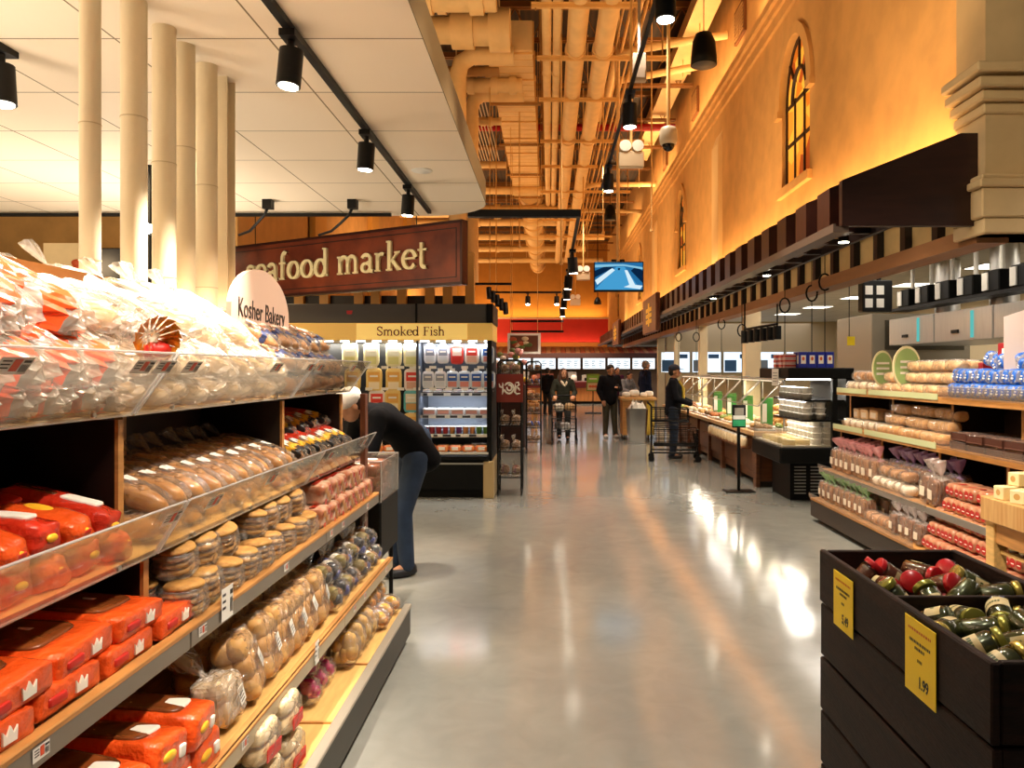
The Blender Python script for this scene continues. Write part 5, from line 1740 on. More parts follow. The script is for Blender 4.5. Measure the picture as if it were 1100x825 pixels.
# signs on the rack
for k, (px, py, Y) in enumerate(((948, 387, 7.2), (974, 385, 6.75))):
    p = at(px, py, Y)
    s = thing('oval_sign', ['small green oval sign above the pink-tied loaves', 'larger green oval sign above the round rolls'][k], 'sign', (p.x, Y, 1.42))
    rx, rz = (.10, .17) if k == 0 else (.125, .19)
    el = lambda a, b, n=24: [(a * math.cos(2 * PI * i / n), b * math.sin(2 * PI * i / n)) for i in range(n)]
    zc = 1.61 + .01 * k
    MB().prism(el(rx, rz), -.006, .006, 0, T(p.x, Y, zc) @ FACE_CAM).build('board', mat('sign_cream', '#e6dcb0', .5), s, True)
    MB().prism(el(rx * .88, rz * .88), .006, .009, 0, T(p.x, Y, zc) @ FACE_CAM).build('green_face', mat('sign_green', '#9ab672', .5), s, True)
    m = MB()
    for i in range(3):
        m.box(-.06, .06, .04 - .05 * i, .06 - .05 * i, .009, .011, M=T(p.x, Y, zc) @ FACE_CAM)
    m.build('script', white_ink, s, True)
    MB().cyl((p.x, Y, 1.42), (p.x, Y, zc - rz + .01), .006, n=6).build('stalk', silver, s, True)
bd = thing('blank_card', 'tall pale pink card standing at the near end of the right top shelf', 'card', (3.35, 5.05, 1.42))
MB().add([(-.16, -.0, 0), (.5, 0, 0), (.5, 0, .42), (.02, 0, .42), (-.16, 0, .36)], [(0, 1, 2, 3, 4)], 0, False, T(3.26, 5.2, 1.60)).add([(-.16, .006, 0), (.5, .006, 0), (.5, .006, .42), (.02, .006, .42), (-.16, .006, .36)], [(0, 1, 2, 3, 4)], 0, False, T(3.26, 5.2, 1.60)).build('card', mat('blush_card', '#efdcd6', .5), bd, True)
MB().box(3.25, 3.29, 5.19, 5.22, 1.38, 1.7).box(3.55, 3.59, 5.19, 5.22, 1.38, 1.7).build('stand', silver, bd, True)
for k, (x, y, z) in enumerate(((3.42, 6.0, 1.585), (3.48, 5.6, 1.60), (3.3, 5.35, 1.72))):
    t = thing('red_carton', 'dark red carton on top of the right rack, %s from the round rolls' % ORD[k + 1], 'carton', (x, y, 1.39))
    MB().box(x - .09, x + .09, y - .12, y + .12, 1.39, z + .07, bev=.008).build('box', mat('dark_red_carton', '#8c1620', .45), t, True)
    MB().box(x - .092, x - .09, y - .06, y + .06, z - .02, z + .03).build('label', white_ink, t, True)

# ================================================================= black chilled case beyond the right rack
cs = thing('display_case', 'black open display case of white tubs beside the wooden bar', 'display case', (3.1, 9.6, 0))
MB().box(2.72, 3.6, 9.0, 10.24, .49, .68, bev=.015).build('rim', black_soft, cs, True)
MB().box(2.95, 3.6, 9.35, 10.1, 0, .49).build('plinth', black_soft, cs, True)
m = MB()
for x in (3.0, 3.2):
    for i in range(9):
        m.box(x, x + .14, 9.335, 9.35, .08 + .04 * i, .095 + .04 * i)
m.build('grille', silver, cs, True)
MB().box(2.82, 3.6, 9.0, 10.24, 1.49, 1.62, bev=.01).build('top', black_soft, cs, True)
MB().box(3.34, 3.4, 9.0, 9.06, .68, 1.49).box(3.5, 3.6, 9.0, 10.24, .68, 1.49).build('back_frame', black_soft, cs, True)
for z in (1.0, 1.24):
    MB().box(3.0, 3.5, 9.06, 10.2, z - .02, z).build('shelf', black_metal, cs, True)
MB().box(2.76, 3.5, 9.04, 10.2, .68, .70).build('deck', white_plastic, cs, True)
MB().box(2.74, 2.745, 9.02, 10.22, .68, .92).box(2.74, 3.34, 9.02, 9.025, .68, .92).build('glass_guard', acrylic, cs, True)
MB().box(2.9, 3.45, 9.3, 9.34, 1.47, 1.49).build('light_strip', emis('case_strip', '#fff4e0', 12), cs, True)
area_light('case_lamp_fill', (3.12, 9.6, 1.46), (-.2, -.1, -1), .10, 1.0, 40, '#fff6e8', None)
for z in (1.215, .975):
    area_light('case_lamp_fill', (3.06, 9.6, z), (-.1, 0, -1), .10, 1.0, 7, '#fff6e8')  # fill lights added under the shelves to brighten the tubs
def tub(nm, col, lid, r=.06, h=.07):
    return proto(nm, 'tub', [('cup', MB().lathe([(r * .8, 0), (r, h * .9), (r * 1.05, h * .9)], 16), mat(nm + col, col, .4)), ('lid', MB().lathe([(r * 1.08, h * .88), (r * 1.08, h), (.001, h)], 16), mat('lid' + lid, lid, .35))])
P_tubw = tub('white_tub', '#ece6dc', '#f4f0ea')
P_cheese = proto('cheese_wedge', 'cheese', [('wedge', MB().prism([(0, 0), (.15, -.05), (.15, .05)], 0, .06), mat('pale_cheese', '#e8d08c', .45)), ('label', MB().box(.06, .12, -.02, .02, .06, .062), white_plastic)])
n = 0
for z, cols in ((.70, 2), (1.0, 2), (1.24, 1)):
    for st_ in range({.70: 4, 1.0: 3, 1.24: 2}[z]):
        for i in range(7):
            for j in range(cols):
                n += 1
                x = 3.09 + .16 * j if z > .9 else 3.2 + .15 * j
                P_tubw.place((x, 9.15 + .155 * i, z + .072 * st_), (0, 0, 0), 'white tub in the black display case, %s, %s tier, %s' % ({.70: 'deck', 1.0: 'lower shelf', 1.24: 'upper shelf'}[z], ['bottom', 'second', 'third', 'top'][st_], ORD[i + 1] + (' front' if j == 0 else ' back')), 'white tubs in the black case')
n = 0
for i in range(6):
    for j in range(2):
        n += 1
        P_cheese.place((2.78 + .17 * j, 9.12 + .17 * i, .702), (0, 0, rnd.uniform(-.3, .3)), 'pale cheese wedge on the black case deck, %s from the near end' % ORD[n], 'cheese wedges')
# cartons on top of the case
def blue_carton():
    b = MB().box(-.05, .05, -.05, .05, 0, .19, bev=.004)
    p = MB().box(-.030, .030, -.0515, -.05, .05, .15, m=0).ell((0, -.051, .11), .018, .002, .024, 10, 6, m=1)
    p.box(-.0515, -.05, -.03, .03, .05, .15, m=0)
    return proto('blue_carton', 'carton', [('box', b, mat('royal_blue_carton', '#22309a', .4)), ('emblem', p, [white_ink, mat('emblem_orange', '#d8622c', .4)])])
P_bc = blue_carton()
for i in range(4):
    for j in range(2):
        P_bc.place((3.02 + .105 * i, 9.12 + .12 * j, 1.62), (0, 0, 0), 'royal blue carton on the black case, %s row %s from the left' % (['front', 'back'][j], ORD[i + 1]), 'blue cartons on the case')
P_stk = proto('biscuit_box', 'box', [('box', MB().box(-.065, .065, -.05, .05, 0, .055, bev=.004), mat('rose_box', '#d9b4ac', .45)), ('band', MB().box(-.066, .066, -.051, .051, .018, .036), red_ink)])
for i in range(3):
    for j in range(3):
        P_stk.place((2.9 - .02 * (i > 1), 9.22 + .16 * i, 1.62 + .057 * j), (0, 0, 0), 'red-banded box stacked on the case corner, stack %s, %s up' % (ORD[i + 1], ORD[j + 1]), 'red-banded boxes on the case')
ps = thing('paper_notice', 'white paper notice on the corner of the black case top', 'notice', (2.84, 9.5, 1.4))
MB().box(2.805, 2.812, 9.35, 9.62, 1.40, 1.61).build('sheet', white_plastic, ps, True)
sc_ = MB()
for i in range(4):
    sc_.box(2.803, 2.805, 9.40, 9.57, 1.45 + .035 * i, 1.456 + .035 * i)
sc_.build('print', black_ink, ps, True)

# ================================================================= wooden self-service bar
bar_wood = mat('bar_wood', '#6e4226', .4, col2='#55301a', vscale=4, stretch=(1, 1, 8))
br = thing('salad_bar', 'long wooden self-service bar with slanted glass guards', 'counter', (3.2, 13.5, 0))
MB().box(2.74, 3.7, 10.30, 18.5, .70, .76, bev=.008).build('counter_top', mat('bar_top', '#c79a66', .35, var=.1), br, True)
MB().box(2.86, 3.6, 10.36, 18.4, .08, .70).build('carcass', bar_wood, br, True)
for i in range(8):
    y = 10.34 + i * 1.02
    MB().box(2.80, 2.86, y, y + .14, 0, .70, bev=.006).build('post', bar_wood, br, True)
    MB().box(2.83, 2.86, y + .2, y + .96, .2, .64, bev=.01).build('panel', mat('bar_panel', '#643a20', .4, var=.15, vscale=4), br, True)
gg, ge = MB(), MB()
for i in range(7):
    y0, y1 = 10.4 + 1.12 * i, 11.46 + 1.12 * i
    gg.add([(2.85, y0, 1.10), (2.85, y1, 1.10), (3.2, y1, 1.46), (3.2, y0, 1.46)], [(0, 1, 2, 3)])
    for y in (y0, y1):
        ge.tube([(2.85, y, 1.10), (3.2, y, 1.46), (3.6, y, 1.48)], .012, 6)
        ge.cyl((3.2, y, .76), (3.2, y, 1.46), .014, n=8)
    ge.tube([(2.85, y0, 1.10), (2.85, y1, 1.10)], .008, 6)
    ge.tube([(3.2, y0, 1.46), (3.2, y1, 1.46)], .012, 6)
gg.build('sneeze_guard', film('guard_glass', '#f2f6ec', clear=.92, rough=.05, flat=True, edge=.5), br, True)
ge.build('guard_rail', silver, br, True)
MB().box(3.17, 3.19, 10.4, 18.2, 1.43, 1.445).build('lamp_strip', emis('bar_strip', '#ffe9c4', 1.2), br, True)
area_light('bar_lamp', (3.34, 14.2, 1.42), (0, 0, -1), .12, 7.5, 110, '#fff0d8')
food_cols = ['#b98a4a', '#8a9a4a', '#d8c8a0', '#a8602c', '#e0d6c4', '#7a5a34', '#c8a050']
k = 0
for i in range(14):
    for j in range(2):
        y, x = 10.62 + .54 * i, 2.95 + .34 * j
        k += 1
        t = thing('food_pan', 'steel pan of food on the wooden bar, %s row, %s from the near end' % (['front', 'back'][j], ORD[i + 1]), 'food pan', (x, y, .76), group='food pans on the bar')
        MB().box(x - .14, x + .14, y - .22, y + .22, .76, .79, bev=.01).build('pan', [steel, white_plastic][(i + j) % 2], t, True)
        m = MB()
        rr = random.Random(k)
        for q in range(14):
            m.ell((x + rr.uniform(-.09, .09), y + rr.uniform(-.16, .16), .80 + rr.uniform(0, .02)), .045, .05, .035, 8, 6, jit=.2, seed=q)
        c = food_cols[(i * 2 + j) % 7]
        m.build('food', mat('food' + c, c, .5, var=.2, vscale=30), t, True)
for i in range(4):
    y = 10.75 + 1.05 * i
    t = thing('menu_block', 'green and white menu block under the bar glass, %s from the near end' % ORD[i + 1], 'sign', (2.98, y, .80), group='green menu blocks on the bar')
    MB().box(2.99, 3.15, y - .008, y + .03, .80, 1.20, bev=.005).build('block', mat('menu_green', '#3f8a3c', .45), t, True)
    MB().box(2.995, 3.06, y - .014, y - .008, .86, 1.12).build('white_panel', white_plastic, t, True)
# bread baskets at the near end of the bar
k = 0
P_bun = proto('crusty_loaf', 'bread', [('loaf', MB().ell((0, 0, .05), .13, .06, .05, 16, 10, p=2.4, jit=.1, seed=2), crust), ('slash', MB().ell((0, 0, .094), .08, .012, .008, 10, 6), crust_pale)])
for i in range(5):
    for j in range(3):
        k += 1
        P_bun.place((3.36 + .02 * j, 10.5 + .17 * i, .80 + .098 * j), (0, 0, rnd.uniform(-.4, .4)), 'crusty loaf heaped behind the near bar glass, %s heap, %s up' % (ORD[i + 1], ORD[j + 1]), 'crusty loaves behind the bar glass')
# bottle baskets under the bar front
P_jarpack = proto('snack_jar', 'jar', [('jar', MB().lathe([(.04, 0), (.05, .02), (.05, .1), (.035, .13)], 12), crust_pale), ('cap', MB().lathe([(.036, .125), (.036, .145), (.001, .145)], 12), white_plastic)])
sh = thing('ledge_shelf', 'narrow wooden ledge along the bar front holding jars', 'shelf', (2.75, 12, .5))
MB().box(2.68, 2.80, 10.6, 13.4, .50, .52).build('board', bar_wood, sh, True)
for i in range(12):
    P_jarpack.place((2.735, 10.7 + .2 * i, .52), (0, 0, i), 'pale snack jar on the bar front ledge, %s from the near end' % ORD[i + 1], 'snack jars on the bar ledge')

# information post with green card
kp = thing('sign_post', 'black post with green card standing before the wooden bar', 'sign stand', (2.48, 10.0, 0))
MB().box(2.29, 2.68, 9.88, 10.12, 0, .018, bev=.004).build('base_plate', black_metal, kp, True)
MB().box(2.462, 2.498, 9.985, 10.015, .018, .9).build('post', black_metal, kp, True)
MB().box(2.39, 2.57, 9.97, 9.99, .84, 1.14, bev=.006).build('holder', black_metal, kp, True)
MB().box(2.40, 2.56, 9.965, 9.97, .86, .94, m=0).box(2.40, 2.56, 9.965, 9.97, .95, 1.0, m=1).box(2.42, 2.54, 9.963, 9.965, 1.0, 1.10, m=2).build('card', [mat('teal_green', '#2a9a64', .4), mat('white_card', '#e8e4da', .5), mat('grey_photo', '#8a8478', .5)], kp, True)

# ================================================================= kitchen behind the rack: hoods, lamps, ceiling panels
for k in range(3):
    y0 = 7.3 + 1.32 * k
    h = thing('extractor_hood', 'brushed steel hood panel over the kitchen, %s from the near end' % ORD[k + 1], 'hood', (5.4, y0, 1.95), group='steel hoods over the kitchen')
    MB().box(5.0, 6.2, y0, y0 + 1.29, 1.95, 2.33, bev=.008).build('hood_body', mat('hood_steel', '#cfcdc8', .3, metal=.45, var=.06, vscale=3, stretch=(1, 30, 1)), h, True)
    MB().box(4.985, 5.0, y0 + .7, y0 + .86, 2.05, 2.09).build('handle', black_metal, h, True)
    MB().cyl((5.5, y0 + .6, 2.31), (5.5, y0 + .6, 3.1), .16, n=18).build('flue', steel, h, True)
    MB().box(4.99, 4.998, y0 + .37, y0 + .43, 1.98, 2.30).build('light_slot', emis('teal_slot', '#6ad0c8', .8), h, True)
    spot_light(h, (0.2, .6, 0), (0, 0, -1), 15, '#fff0d8', 120)
rail = thing('lamp_rail', 'black rail of boxy heat controls hanging over the kitchen', 'rail', (5.0, 8.5, 2.45))
MB().box(4.98, 5.25, 6.6, 11.2, 2.44, 2.48).build('rail', black_metal, rail, True)
for k in range(8):
    y = 6.85 + .53 * k
    b = thing('control_box', 'black box with white label on the kitchen rail, %s from the near end' % ORD[k + 1], 'box', (5.1, y, 2.48), group='black boxes on the kitchen rail')
    MB().box(4.97, 5.3, y, y + .33, 2.48, 2.72, bev=.012).build('housing', black_soft, b, True)
    MB().box(4.955, 4.97, y + .20, y + .31, 2.50, 2.70).build('label', white_plastic, b, True)
    MB().cyl((5.1, y + .15, 2.72), (5.1, y + .15, 3.1), .028, n=10).build('conduit', white_plastic, b, True)
panel_e = emis('ceiling_panel_glow', '#fff3dc', 4)
k = 0
for x in (4.6, 6.4):
    for y in (6.2, 8.6, 11.0, 13.4, 15.8, 18.2, 20.5):
        k += 1
        t = thing('ceiling_light', 'square lit panel in the white kitchen ceiling, %s counted from the near end' % ORD[k], 'ceiling light', (x, y, 3.08), group='lit panels in the kitchen ceiling')
        MB().box(x - .3, x + .3, y - .3, y + .3, 3.085, 3.1).build('frame', white_plastic, t, True)
        MB().box(x - .27, x + .27, y - .27, y + .27, 3.08, 3.085).build('diffuser', panel_e, t, True)
# steel shelf, counter and equipment in the kitchen
kc = thing('kitchen_counter', 'steel kitchen counter behind the right bread rack', 'counter', (6, 8, 0))
MB().box(5.2, 6.3, 5.5, 12, .9, .94, bev=.005).build('top', steel, kc, True)
MB().box(5.25, 6.25, 5.55, 11.95, .1, .9).build('body', steel, kc, True)
ck = thing('steel_cooker', 'wide steel roller cooker seen over the round rolls', 'cooker', (5.6, 8.6, .94))
MB().box(5.3, 6.2, 7.6, 9.6, .94, 1.72, bev=.02).build('body', steel, ck, True)
m = MB()
for i in range(3):
    m.cyl((5.28, 7.7, 1.45 + .1 * i), (5.28, 9.5, 1.45 + .1 * i), .035, n=10)
m.build('roller', white_plastic, ck, True)
fr = thing('kitchen_cabinet', 'tall dark glass-fronted cabinet at the end of the steel hoods', 'cabinet', (5.0, 12.3, 0))
MB().box(4.9, 6.4, 11.6, 13.0, 0, 2.45, bev=.01).build('body', mat('cabinet_grey', '#a09684', .4, metal=.4), fr, True)
MB().box(5.1, 6.3, 11.585, 11.6, 1.9, 2.35).build('dark_panel', mat('dark_glass_panel', '#4a4438', .2), fr, True)
yt = thing('yellow_note', 'small yellow note hanging on a wire left of the steel hoods', 'note', (3.6, 9.0, 1.75))
p = at(914, 366, 9.0)
MB().box(p.x - .045, p.x + .045, 8.995, 9.0, p.z - .055, p.z + .05, M=None).build('note', mat('note_yellow', '#f2d51a', .5), yt, True)
MB().cyl((p.x - .02, 9.0, p.z + .05), (p.x - .02, 9.0, 3.1), .005, n=6).build('wire', black_metal, yt, True)
# camera-like black fixtures hanging under the canopy beam
sp = thing('equipment_bracket', 'black hanging bracket with white squares left of the control boxes', 'bracket', (4.3, 9.5, 2.3))
a, b = at(925, 335, 9.5), at(957, 310, 9.5)
MB().box(a.x, b.x, 9.45, 9.6, a.z, b.z + .1, bev=.01).cyl((b.x - .15, 9.5, b.z + .1), (b.x - .15, 9.5, 3.1), .03, n=8).build('bracket', black_metal, sp, True)
m = MB()
for i in range(2):
    for j in range(2):
        m.box(a.x + .03 + .14 * i, a.x + .12 + .14 * i, 9.44, 9.45, a.z + .05 + .16 * j, a.z + .16 + .16 * j)
m.build('white_square', white_plastic, sp, True)
hl = thing('heat_lamp_rail', 'cluster of black heat lamps hanging over the far bar', 'heat lamps', (3.4, 11.8, 2.0))
k = 0
q0, q1 = at(800, 362, 12.2), at(835, 362, 11.4)
MB().tube([(q0.x, 12.2, q0.z + .12), (q1.x, 11.4, q0.z + .16)], .02, 8).cyl((q0.x, 12.2, q0.z + .1), (q0.x, 12.2, 3.1), .012, n=6).cyl((q1.x, 11.4, q0.z + .1), (q1.x, 11.4, 3.1), .012, n=6).build('rail', black_metal, hl, True)
for i in range(6):
    c = Vector((q0.x, 12.2, q0.z)).lerp(Vector((q1.x, 11.4, q0.z + .03)), i / 5)
    MB().cyl((c.x, c.y, c.z - .1), (c.x, c.y, c.z + .1), .06, n=12).build('lamp_can', black_metal, hl, True)
for k, (px, py, Y) in enumerate(((797, 355, 12.5), (843, 328, 10.5), (872, 315, 9.6), (886, 303, 9.2), (729, 362, 18), (748, 362, 17), (775, 348, 15))):
    p = at(px, py, Y)
    m = MB()
    m.tube([(p.x + .07 * math.cos(t * .52), Y, p.z + .10 * math.sin(t * .52)) for t in range(13)], .012, 6)
    m.cyl((p.x, Y, p.z + .1), (p.x, Y, 3.1), .006, n=5)
    m.cyl((p.x, Y, p.z - .9), (p.x, Y, p.z - .1), .006, n=5)
    solo('coiled_cable', m, black_metal, 'looped black cable hanging under the canopy, %s of seven' % ORD[k + 1], 'cable', 'looped cables under the canopy')
# cream columns under the canopy
for k, (px, Y, r) in enumerate(((755, 17.2, .09), (710, 24, .11), (807, 13.9, .14), (727, 21, .07))):
    p = at(px, 380, Y)
    solo('column', MB().box(p.x - r, p.x + r, Y - r, Y + r, 0, 3.1, bev=.01), cream, 'cream square column under the canopy, %s of four' % ORD[k + 1], 'column', 'columns under the canopy')

for k in range(5):
    x = 3.95 + .98 * k
    t = thing('menu_board', 'lit bluish menu board behind the bar columns, %s from the aisle' % ORD[k + 1], 'menu board', (x, 23.9, 1.5), group='lit menu boards behind the bar')
    MB().box(x - .46, x + .46, 23.9, 23.98, 1.5, 2.16).build('frame', white_plastic, t, True)
    m = MB().box(x - .44, x + .44, 23.89, 23.9, 1.52, 2.14, m=0).box(x - .42, x - .05, 23.885, 23.89, 1.54, 1.9, m=1 + k % 2)
    m.box(x + .05, x + .38, 23.885, 23.89, 1.95, 2.08, m=1)
    m.build('panel', [emis('pale_screen_glow', '#dcecfa', 1.5), mat('screen_blue', '#3a6ea4', .4), mat('screen_grey', '#8a9cb0', .4)], t, True)

for k, y in enumerate((6.35, 8.6, 11.4)):
    t = thing('canopy_downlight', 'small bright lamp under the canopy edge, %s from the end panel' % ORD[k + 1], 'downlight', (2.45, y, 2.62))
    MB().cyl((2.45, y, 2.66), (2.45, y, 2.75), .045, n=14).build('can', black_metal, t, True)
    MB().cyl((2.45, y, 2.655), (2.45, y, 2.66), .04, n=14).build('lens', lens_glow, t, True)
# ================================================================= seafood market sign
sa, sb = Vector((-3.95, 9.2, 0)), Vector((-.82, 7.42, 0))
dvec = (sb - sa)
ang = math.atan2(dvec.y, dvec.x)
mid = (sa + sb) / 2
L = dvec.length
ss = thing('hanging_sign', 'hanging red-brown sign reading seafood market', 'sign', (mid.x, mid.y, 2.74), (0, 0, ang))
rust = mat('rust_panel', '#5e2412', .4, col2='#8a3e20', vscale=3, bump=.05)
MB().box(-L / 2, L / 2, -.04, .04, -.31, .31, bev=.006).build('panel', rust, ss)
m = MB()
e = .05
m.box(-L / 2, L / 2, -.05, .05, .31 - .022, .315).box(-L / 2, L / 2, -.05, .05, -.315, -.31 + .022)
m.box(-L / 2, -L / 2 + .022, -.05, .05, -.31, .31).box(L / 2 - .022, L / 2, -.05, .05, -.31, .31)
m.build('frame', mat('sign_frame', '#3a160c', .4), ss)
m = MB()
m.box(-L / 2 + .07, L / 2 - .07, -.043, -.04, .235, .243).box(-L / 2 + .07, L / 2 - .07, -.043, -.04, -.243, -.235).box(L / 2 - .078, L / 2 - .07, -.043, -.04, -.24, .24).box(-L / 2 + .07, -L / 2 + .078, -.043, -.04, -.24, .24)
m.build('inner_line', black_ink, ss)
roman(MB(), 'seafood market', .205, T(.07, -.04, -.03) @ FACE_CAM, .03).build('lettering', mat('sign_letter_gold', '#f0d68c', .4), ss) if False else None
lt = roman(MB(), 'seafood market', .196, T(.06, -.042, -.03) @ FACE_CAM, .03)
lt.build('lettering', mat('sign_letter_gold', '#f8e6b0', .4), ss)
m = MB()
for x in (-1.2, 1.2):
    m.cyl((x, 0, .31), (x, 0, 1.4), .006, n=6)
m.build('hanger', black_metal, ss)

# ================================================================= smoked fish case
fc = thing('fish_case', 'black upright chilled case with lit Smoked Fish header', 'display case', (-1.6, 10, 0))
fx0, fx1, fy = -3.3, -.72, 9.5
MB().box(fx0, fx1 - .09, fy + .06, fy + .9, 0, .10).build('kickboard', black_soft, fc, True)
MB().box(fx0, fx1 - .08, fy, fy + .9, .10, .46, bev=.01).build('base', black_soft, fc, True)
MB().box(fx0, fx1 - .08, fy - .02, fy, .42, .44).build('bumper', silver, fc, True)
MB().box(fx0, fx1 - .03, fy - .03, fy + .9, .46, .54, bev=.02).build('tub_rim', black_soft, fc, True)
MB().box(fx1 - .10, fx1 + .03, fy - .02, fy + .9, 0, .455, bev=.004).build('end_skirt', mat('tan_end_skirt', '#b39a6c', .5), fc, True)
MB().box(fx1 - .03, fx1 + .0, fy + .05, fy + .9, .45, 2.0).box(fx1 - .06, fx1 - .03, fy + .05, fy + .09, .54, 1.98).build('end_panel', black_soft, fc, True)
MB().box(fx0, -1.66, fy + .82, fy + .9, .54, 2.0).build('back_panel', mat('case_back_dark', '#0e0f12', .4), fc, True)
MB().box(-1.64, fx1 - .03, fy + .82, fy + .9, 1.32, 2.0).build('back_panel', mat('case_back_dark', '#0e0f12', .4), fc, True)
MB().box(-1.64, fx1 - .03, fy + .82, fy + .9, .54, 1.32).build('back_panel', mat('case_back', '#b4bcc8', .4), fc, True)
MB().box(fx0, -1.68, fy + .30, fy + .31, .70, 1.93).box(-1.62, fx1 - .06, fy + .30, fy + .31, 1.33, 1.93).build('peg_board', mat('case_back_dark', '#0e0f12', .4), fc, True)
MB().box(-1.665, -1.635, fy + .04, fy + .85, .54, 1.96).build('centre_post', mat('case_post', '#3a3d44', .4), fc, True)
MB().box(fx0, fx1 + .01, fy, fy + .9, 1.965, 2.18, bev=.006).build('header', mat('header_gold', '#e6b95c', .45, emit='#f0c060', estr=.22), fc, True)
MB().box(-2.40, -1.02, fy - .006, fy, 1.975, 2.172).build('header_card', mat('header_card', '#f0cf78', .45, emit='#ffd070', estr=.45), fc, True)
MB().box(fx0, fx1 - .06, fy + .02, fy + .9, 2.18, 2.42, bev=.006).build('top_box', mat('case_top_grey', '#4a4640', .5), fc, True)
MB().box(-1.67, -1.645, fy + .012, fy + .02, 2.18, 2.42).build('joint', black_soft, fc, True)
MB().box(fx1 - .06, fx1 + .02, fy + .0, fy + .9, 2.18, 2.42).build('top_end', black_soft, fc, True)
rr_ = roman(MB(), 'Smoked Fish', .075, T(-1.72, fy - .006, 2.06) @ FACE_CAM, .004)
rr_.build('lettering', mat('header_ink', '#6a4420', .5), fc, True)
m = MB().add([(-2.53, fy + .013, 2.335), (-2.45, fy + .013, 2.335), (-2.46, fy + .013, 2.29), (-2.52, fy + .013, 2.29)], [(0, 1, 2, 3)])
m.build('cart_mark', red_ink, fc, True)
strip = emis('fish_case_strip', '#f2f6ff', 5)
MB().box(fx0, fx1 - .06, fy + .10, fy + .14, 1.945, 1.965).build('light_strip', strip, fc, True)
for z, dd in ((1.30, .1), (1.02, .14), (.78, .14)):
    MB().box(-1.63, fx1 - .04, fy + .30 - dd, fy + .82, z - .02, z).build('shelf', mat('case_shelf', '#5a5e66', .35, metal=.4), fc, True)
    m = MB().box(-1.63, fx1 - .04, fy + .285 - dd, fy + .30 - dd, z - .035, z + .005)
    m.build('ticket_rail', white_plastic, fc, True)
    m = MB()
    x = -1.6
    while x < fx1 - .15:
        wd = rnd.uniform(.05, .14)
        m.box(x, x + wd, fy + .282 - dd, fy + .285 - dd, z - .03, z)
        x += wd + rnd.uniform(.04, .12)
    m.build('ticket_text', mat('rail_ink', '#3a3a40', .5), fc, True)
MB().box(fx0, fx1 - .04, fy + .03, fy + .82, .54, .565).build('deck', white_plastic, fc, True)
area_light('fish_lamp', (-1.25, fy + .12, 1.93), (0, .35, -1), .95, .08, 30, '#eef4ff')
area_light('fish_lamp', (-2.4, fy + .12, 1.93), (0, .35, -1), 1.5, .08, 34, '#fff6e4')
for z in (1.27, .99):
    area_light('fish_lamp', (-1.2, fy + .25, z - .0), (0, .35, -1), .85, .05, 5, '#eef4ff')

def pouch(nm, c1, c2, c3, w_=.15, h=.22):
    b = MB()
    hull(b, w_ / 2, .018, h / 2, .04, len(c1) + w_ * 20, 5)
    q = MB()
    q.box(-w_ * .36, w_ * .36, -.021, -.018, -h * .06, h * .34, m=0)
    q.box(-w_ * .33, w_ * .33, -.0215, -.018, -h * .40, -h * .10, m=1)
    q.box(-w_ * .25, w_ * .25, -.0225, -.021, h * .12, h * .2, m=2)
    hk = MB().box(-.03, .03, -.004, .004, h / 2 - .01, h / 2 + .035)
    return proto('hanging_pouch', 'pouch', [('pouch', b, mat('pouch' + c1, c1, .3, coat=.4)), ('print', q, [mat('pp' + c2, c2, .35), mat('pp' + c3, c3, .4), mat('pw', '#f2efe8', .4)]), ('hang_tab', hk, white_plastic)])
PO = {'cream': pouch('p', '#e9e2b8', '#dfe0d0', '#d2cf8a', .165, .26), 'gold': pouch('p', '#e8c878', '#e0a850', '#f0e0c0', .165, .25), 'white': pouch('p', '#e8e8ee', '#8a90a0', '#d4d8e0', .14, .22),
      'red': pouch('p', '#d8382c', '#f0d8c8', '#c02820', .15, .24), 'redw': pouch('p', '#e9dcd4', '#d83a2c', '#d8a890', .17, .24), 'blue': pouch('p', '#c8d4e0', '#2a58a8', '#d88a80', .15, .22), 'teal': pouch('p', '#58b0b8', '#e8e0c8', '#c89858', .16, .24)}
def hang(px, py, kind, lab, Y=9.62):
    p = at(px, py, Y)
    PO[kind].place(p, (0, 0, 0), lab, 'hanging pouches in the fish case', (1.22, 1, 1.16) if px < 450 else (1.08, 1, 1.0))
for r, (yy, items) in enumerate(((381, ((376, 'cream'), (399, 'cream'), (423, 'cream'), (442, 'cream'), (462, 'white'), (476, 'white'), (491, 'red'), (507, 'redw'), (524, 'blue'))),
                                 (408, ((379, 'gold'), (402, 'gold'), (423, 'gold'), (443, 'redw'), (460, 'white'), (473, 'white'), (486, 'blue'), (499, 'blue'), (512, 'blue'), (525, 'blue'))),
                                 (431, ((405, 'redw'), (422, 'gold'), (442, 'teal'))), (456, ((404, 'teal'), (424, 'redw'), (442, 'gold'))), (480, ((384, 'gold'), (402, 'redw'))))):
    for i, (px, kd) in enumerate(items):
        nm = {'cream': 'cream and pale yellow', 'gold': 'golden', 'white': 'white and grey', 'red': 'red', 'redw': 'red and white', 'blue': 'blue-banded', 'teal': 'teal'}[kd]
        hang(px, yy, kd, '%s pouch hanging in the fish case, %s row, %s from the left' % (nm, ['top', 'second', 'third', 'fourth', 'fifth'][r], ORD[i + 1]))
for z in (1.93, 1.61, 1.34):
    for x in [-2.9 + .2 * i for i in range(11)]:
        MB().box(x, x + .085, fy + .045, fy + .055, z, z + .035).build('hook_ticket', white_plastic, fc, True)
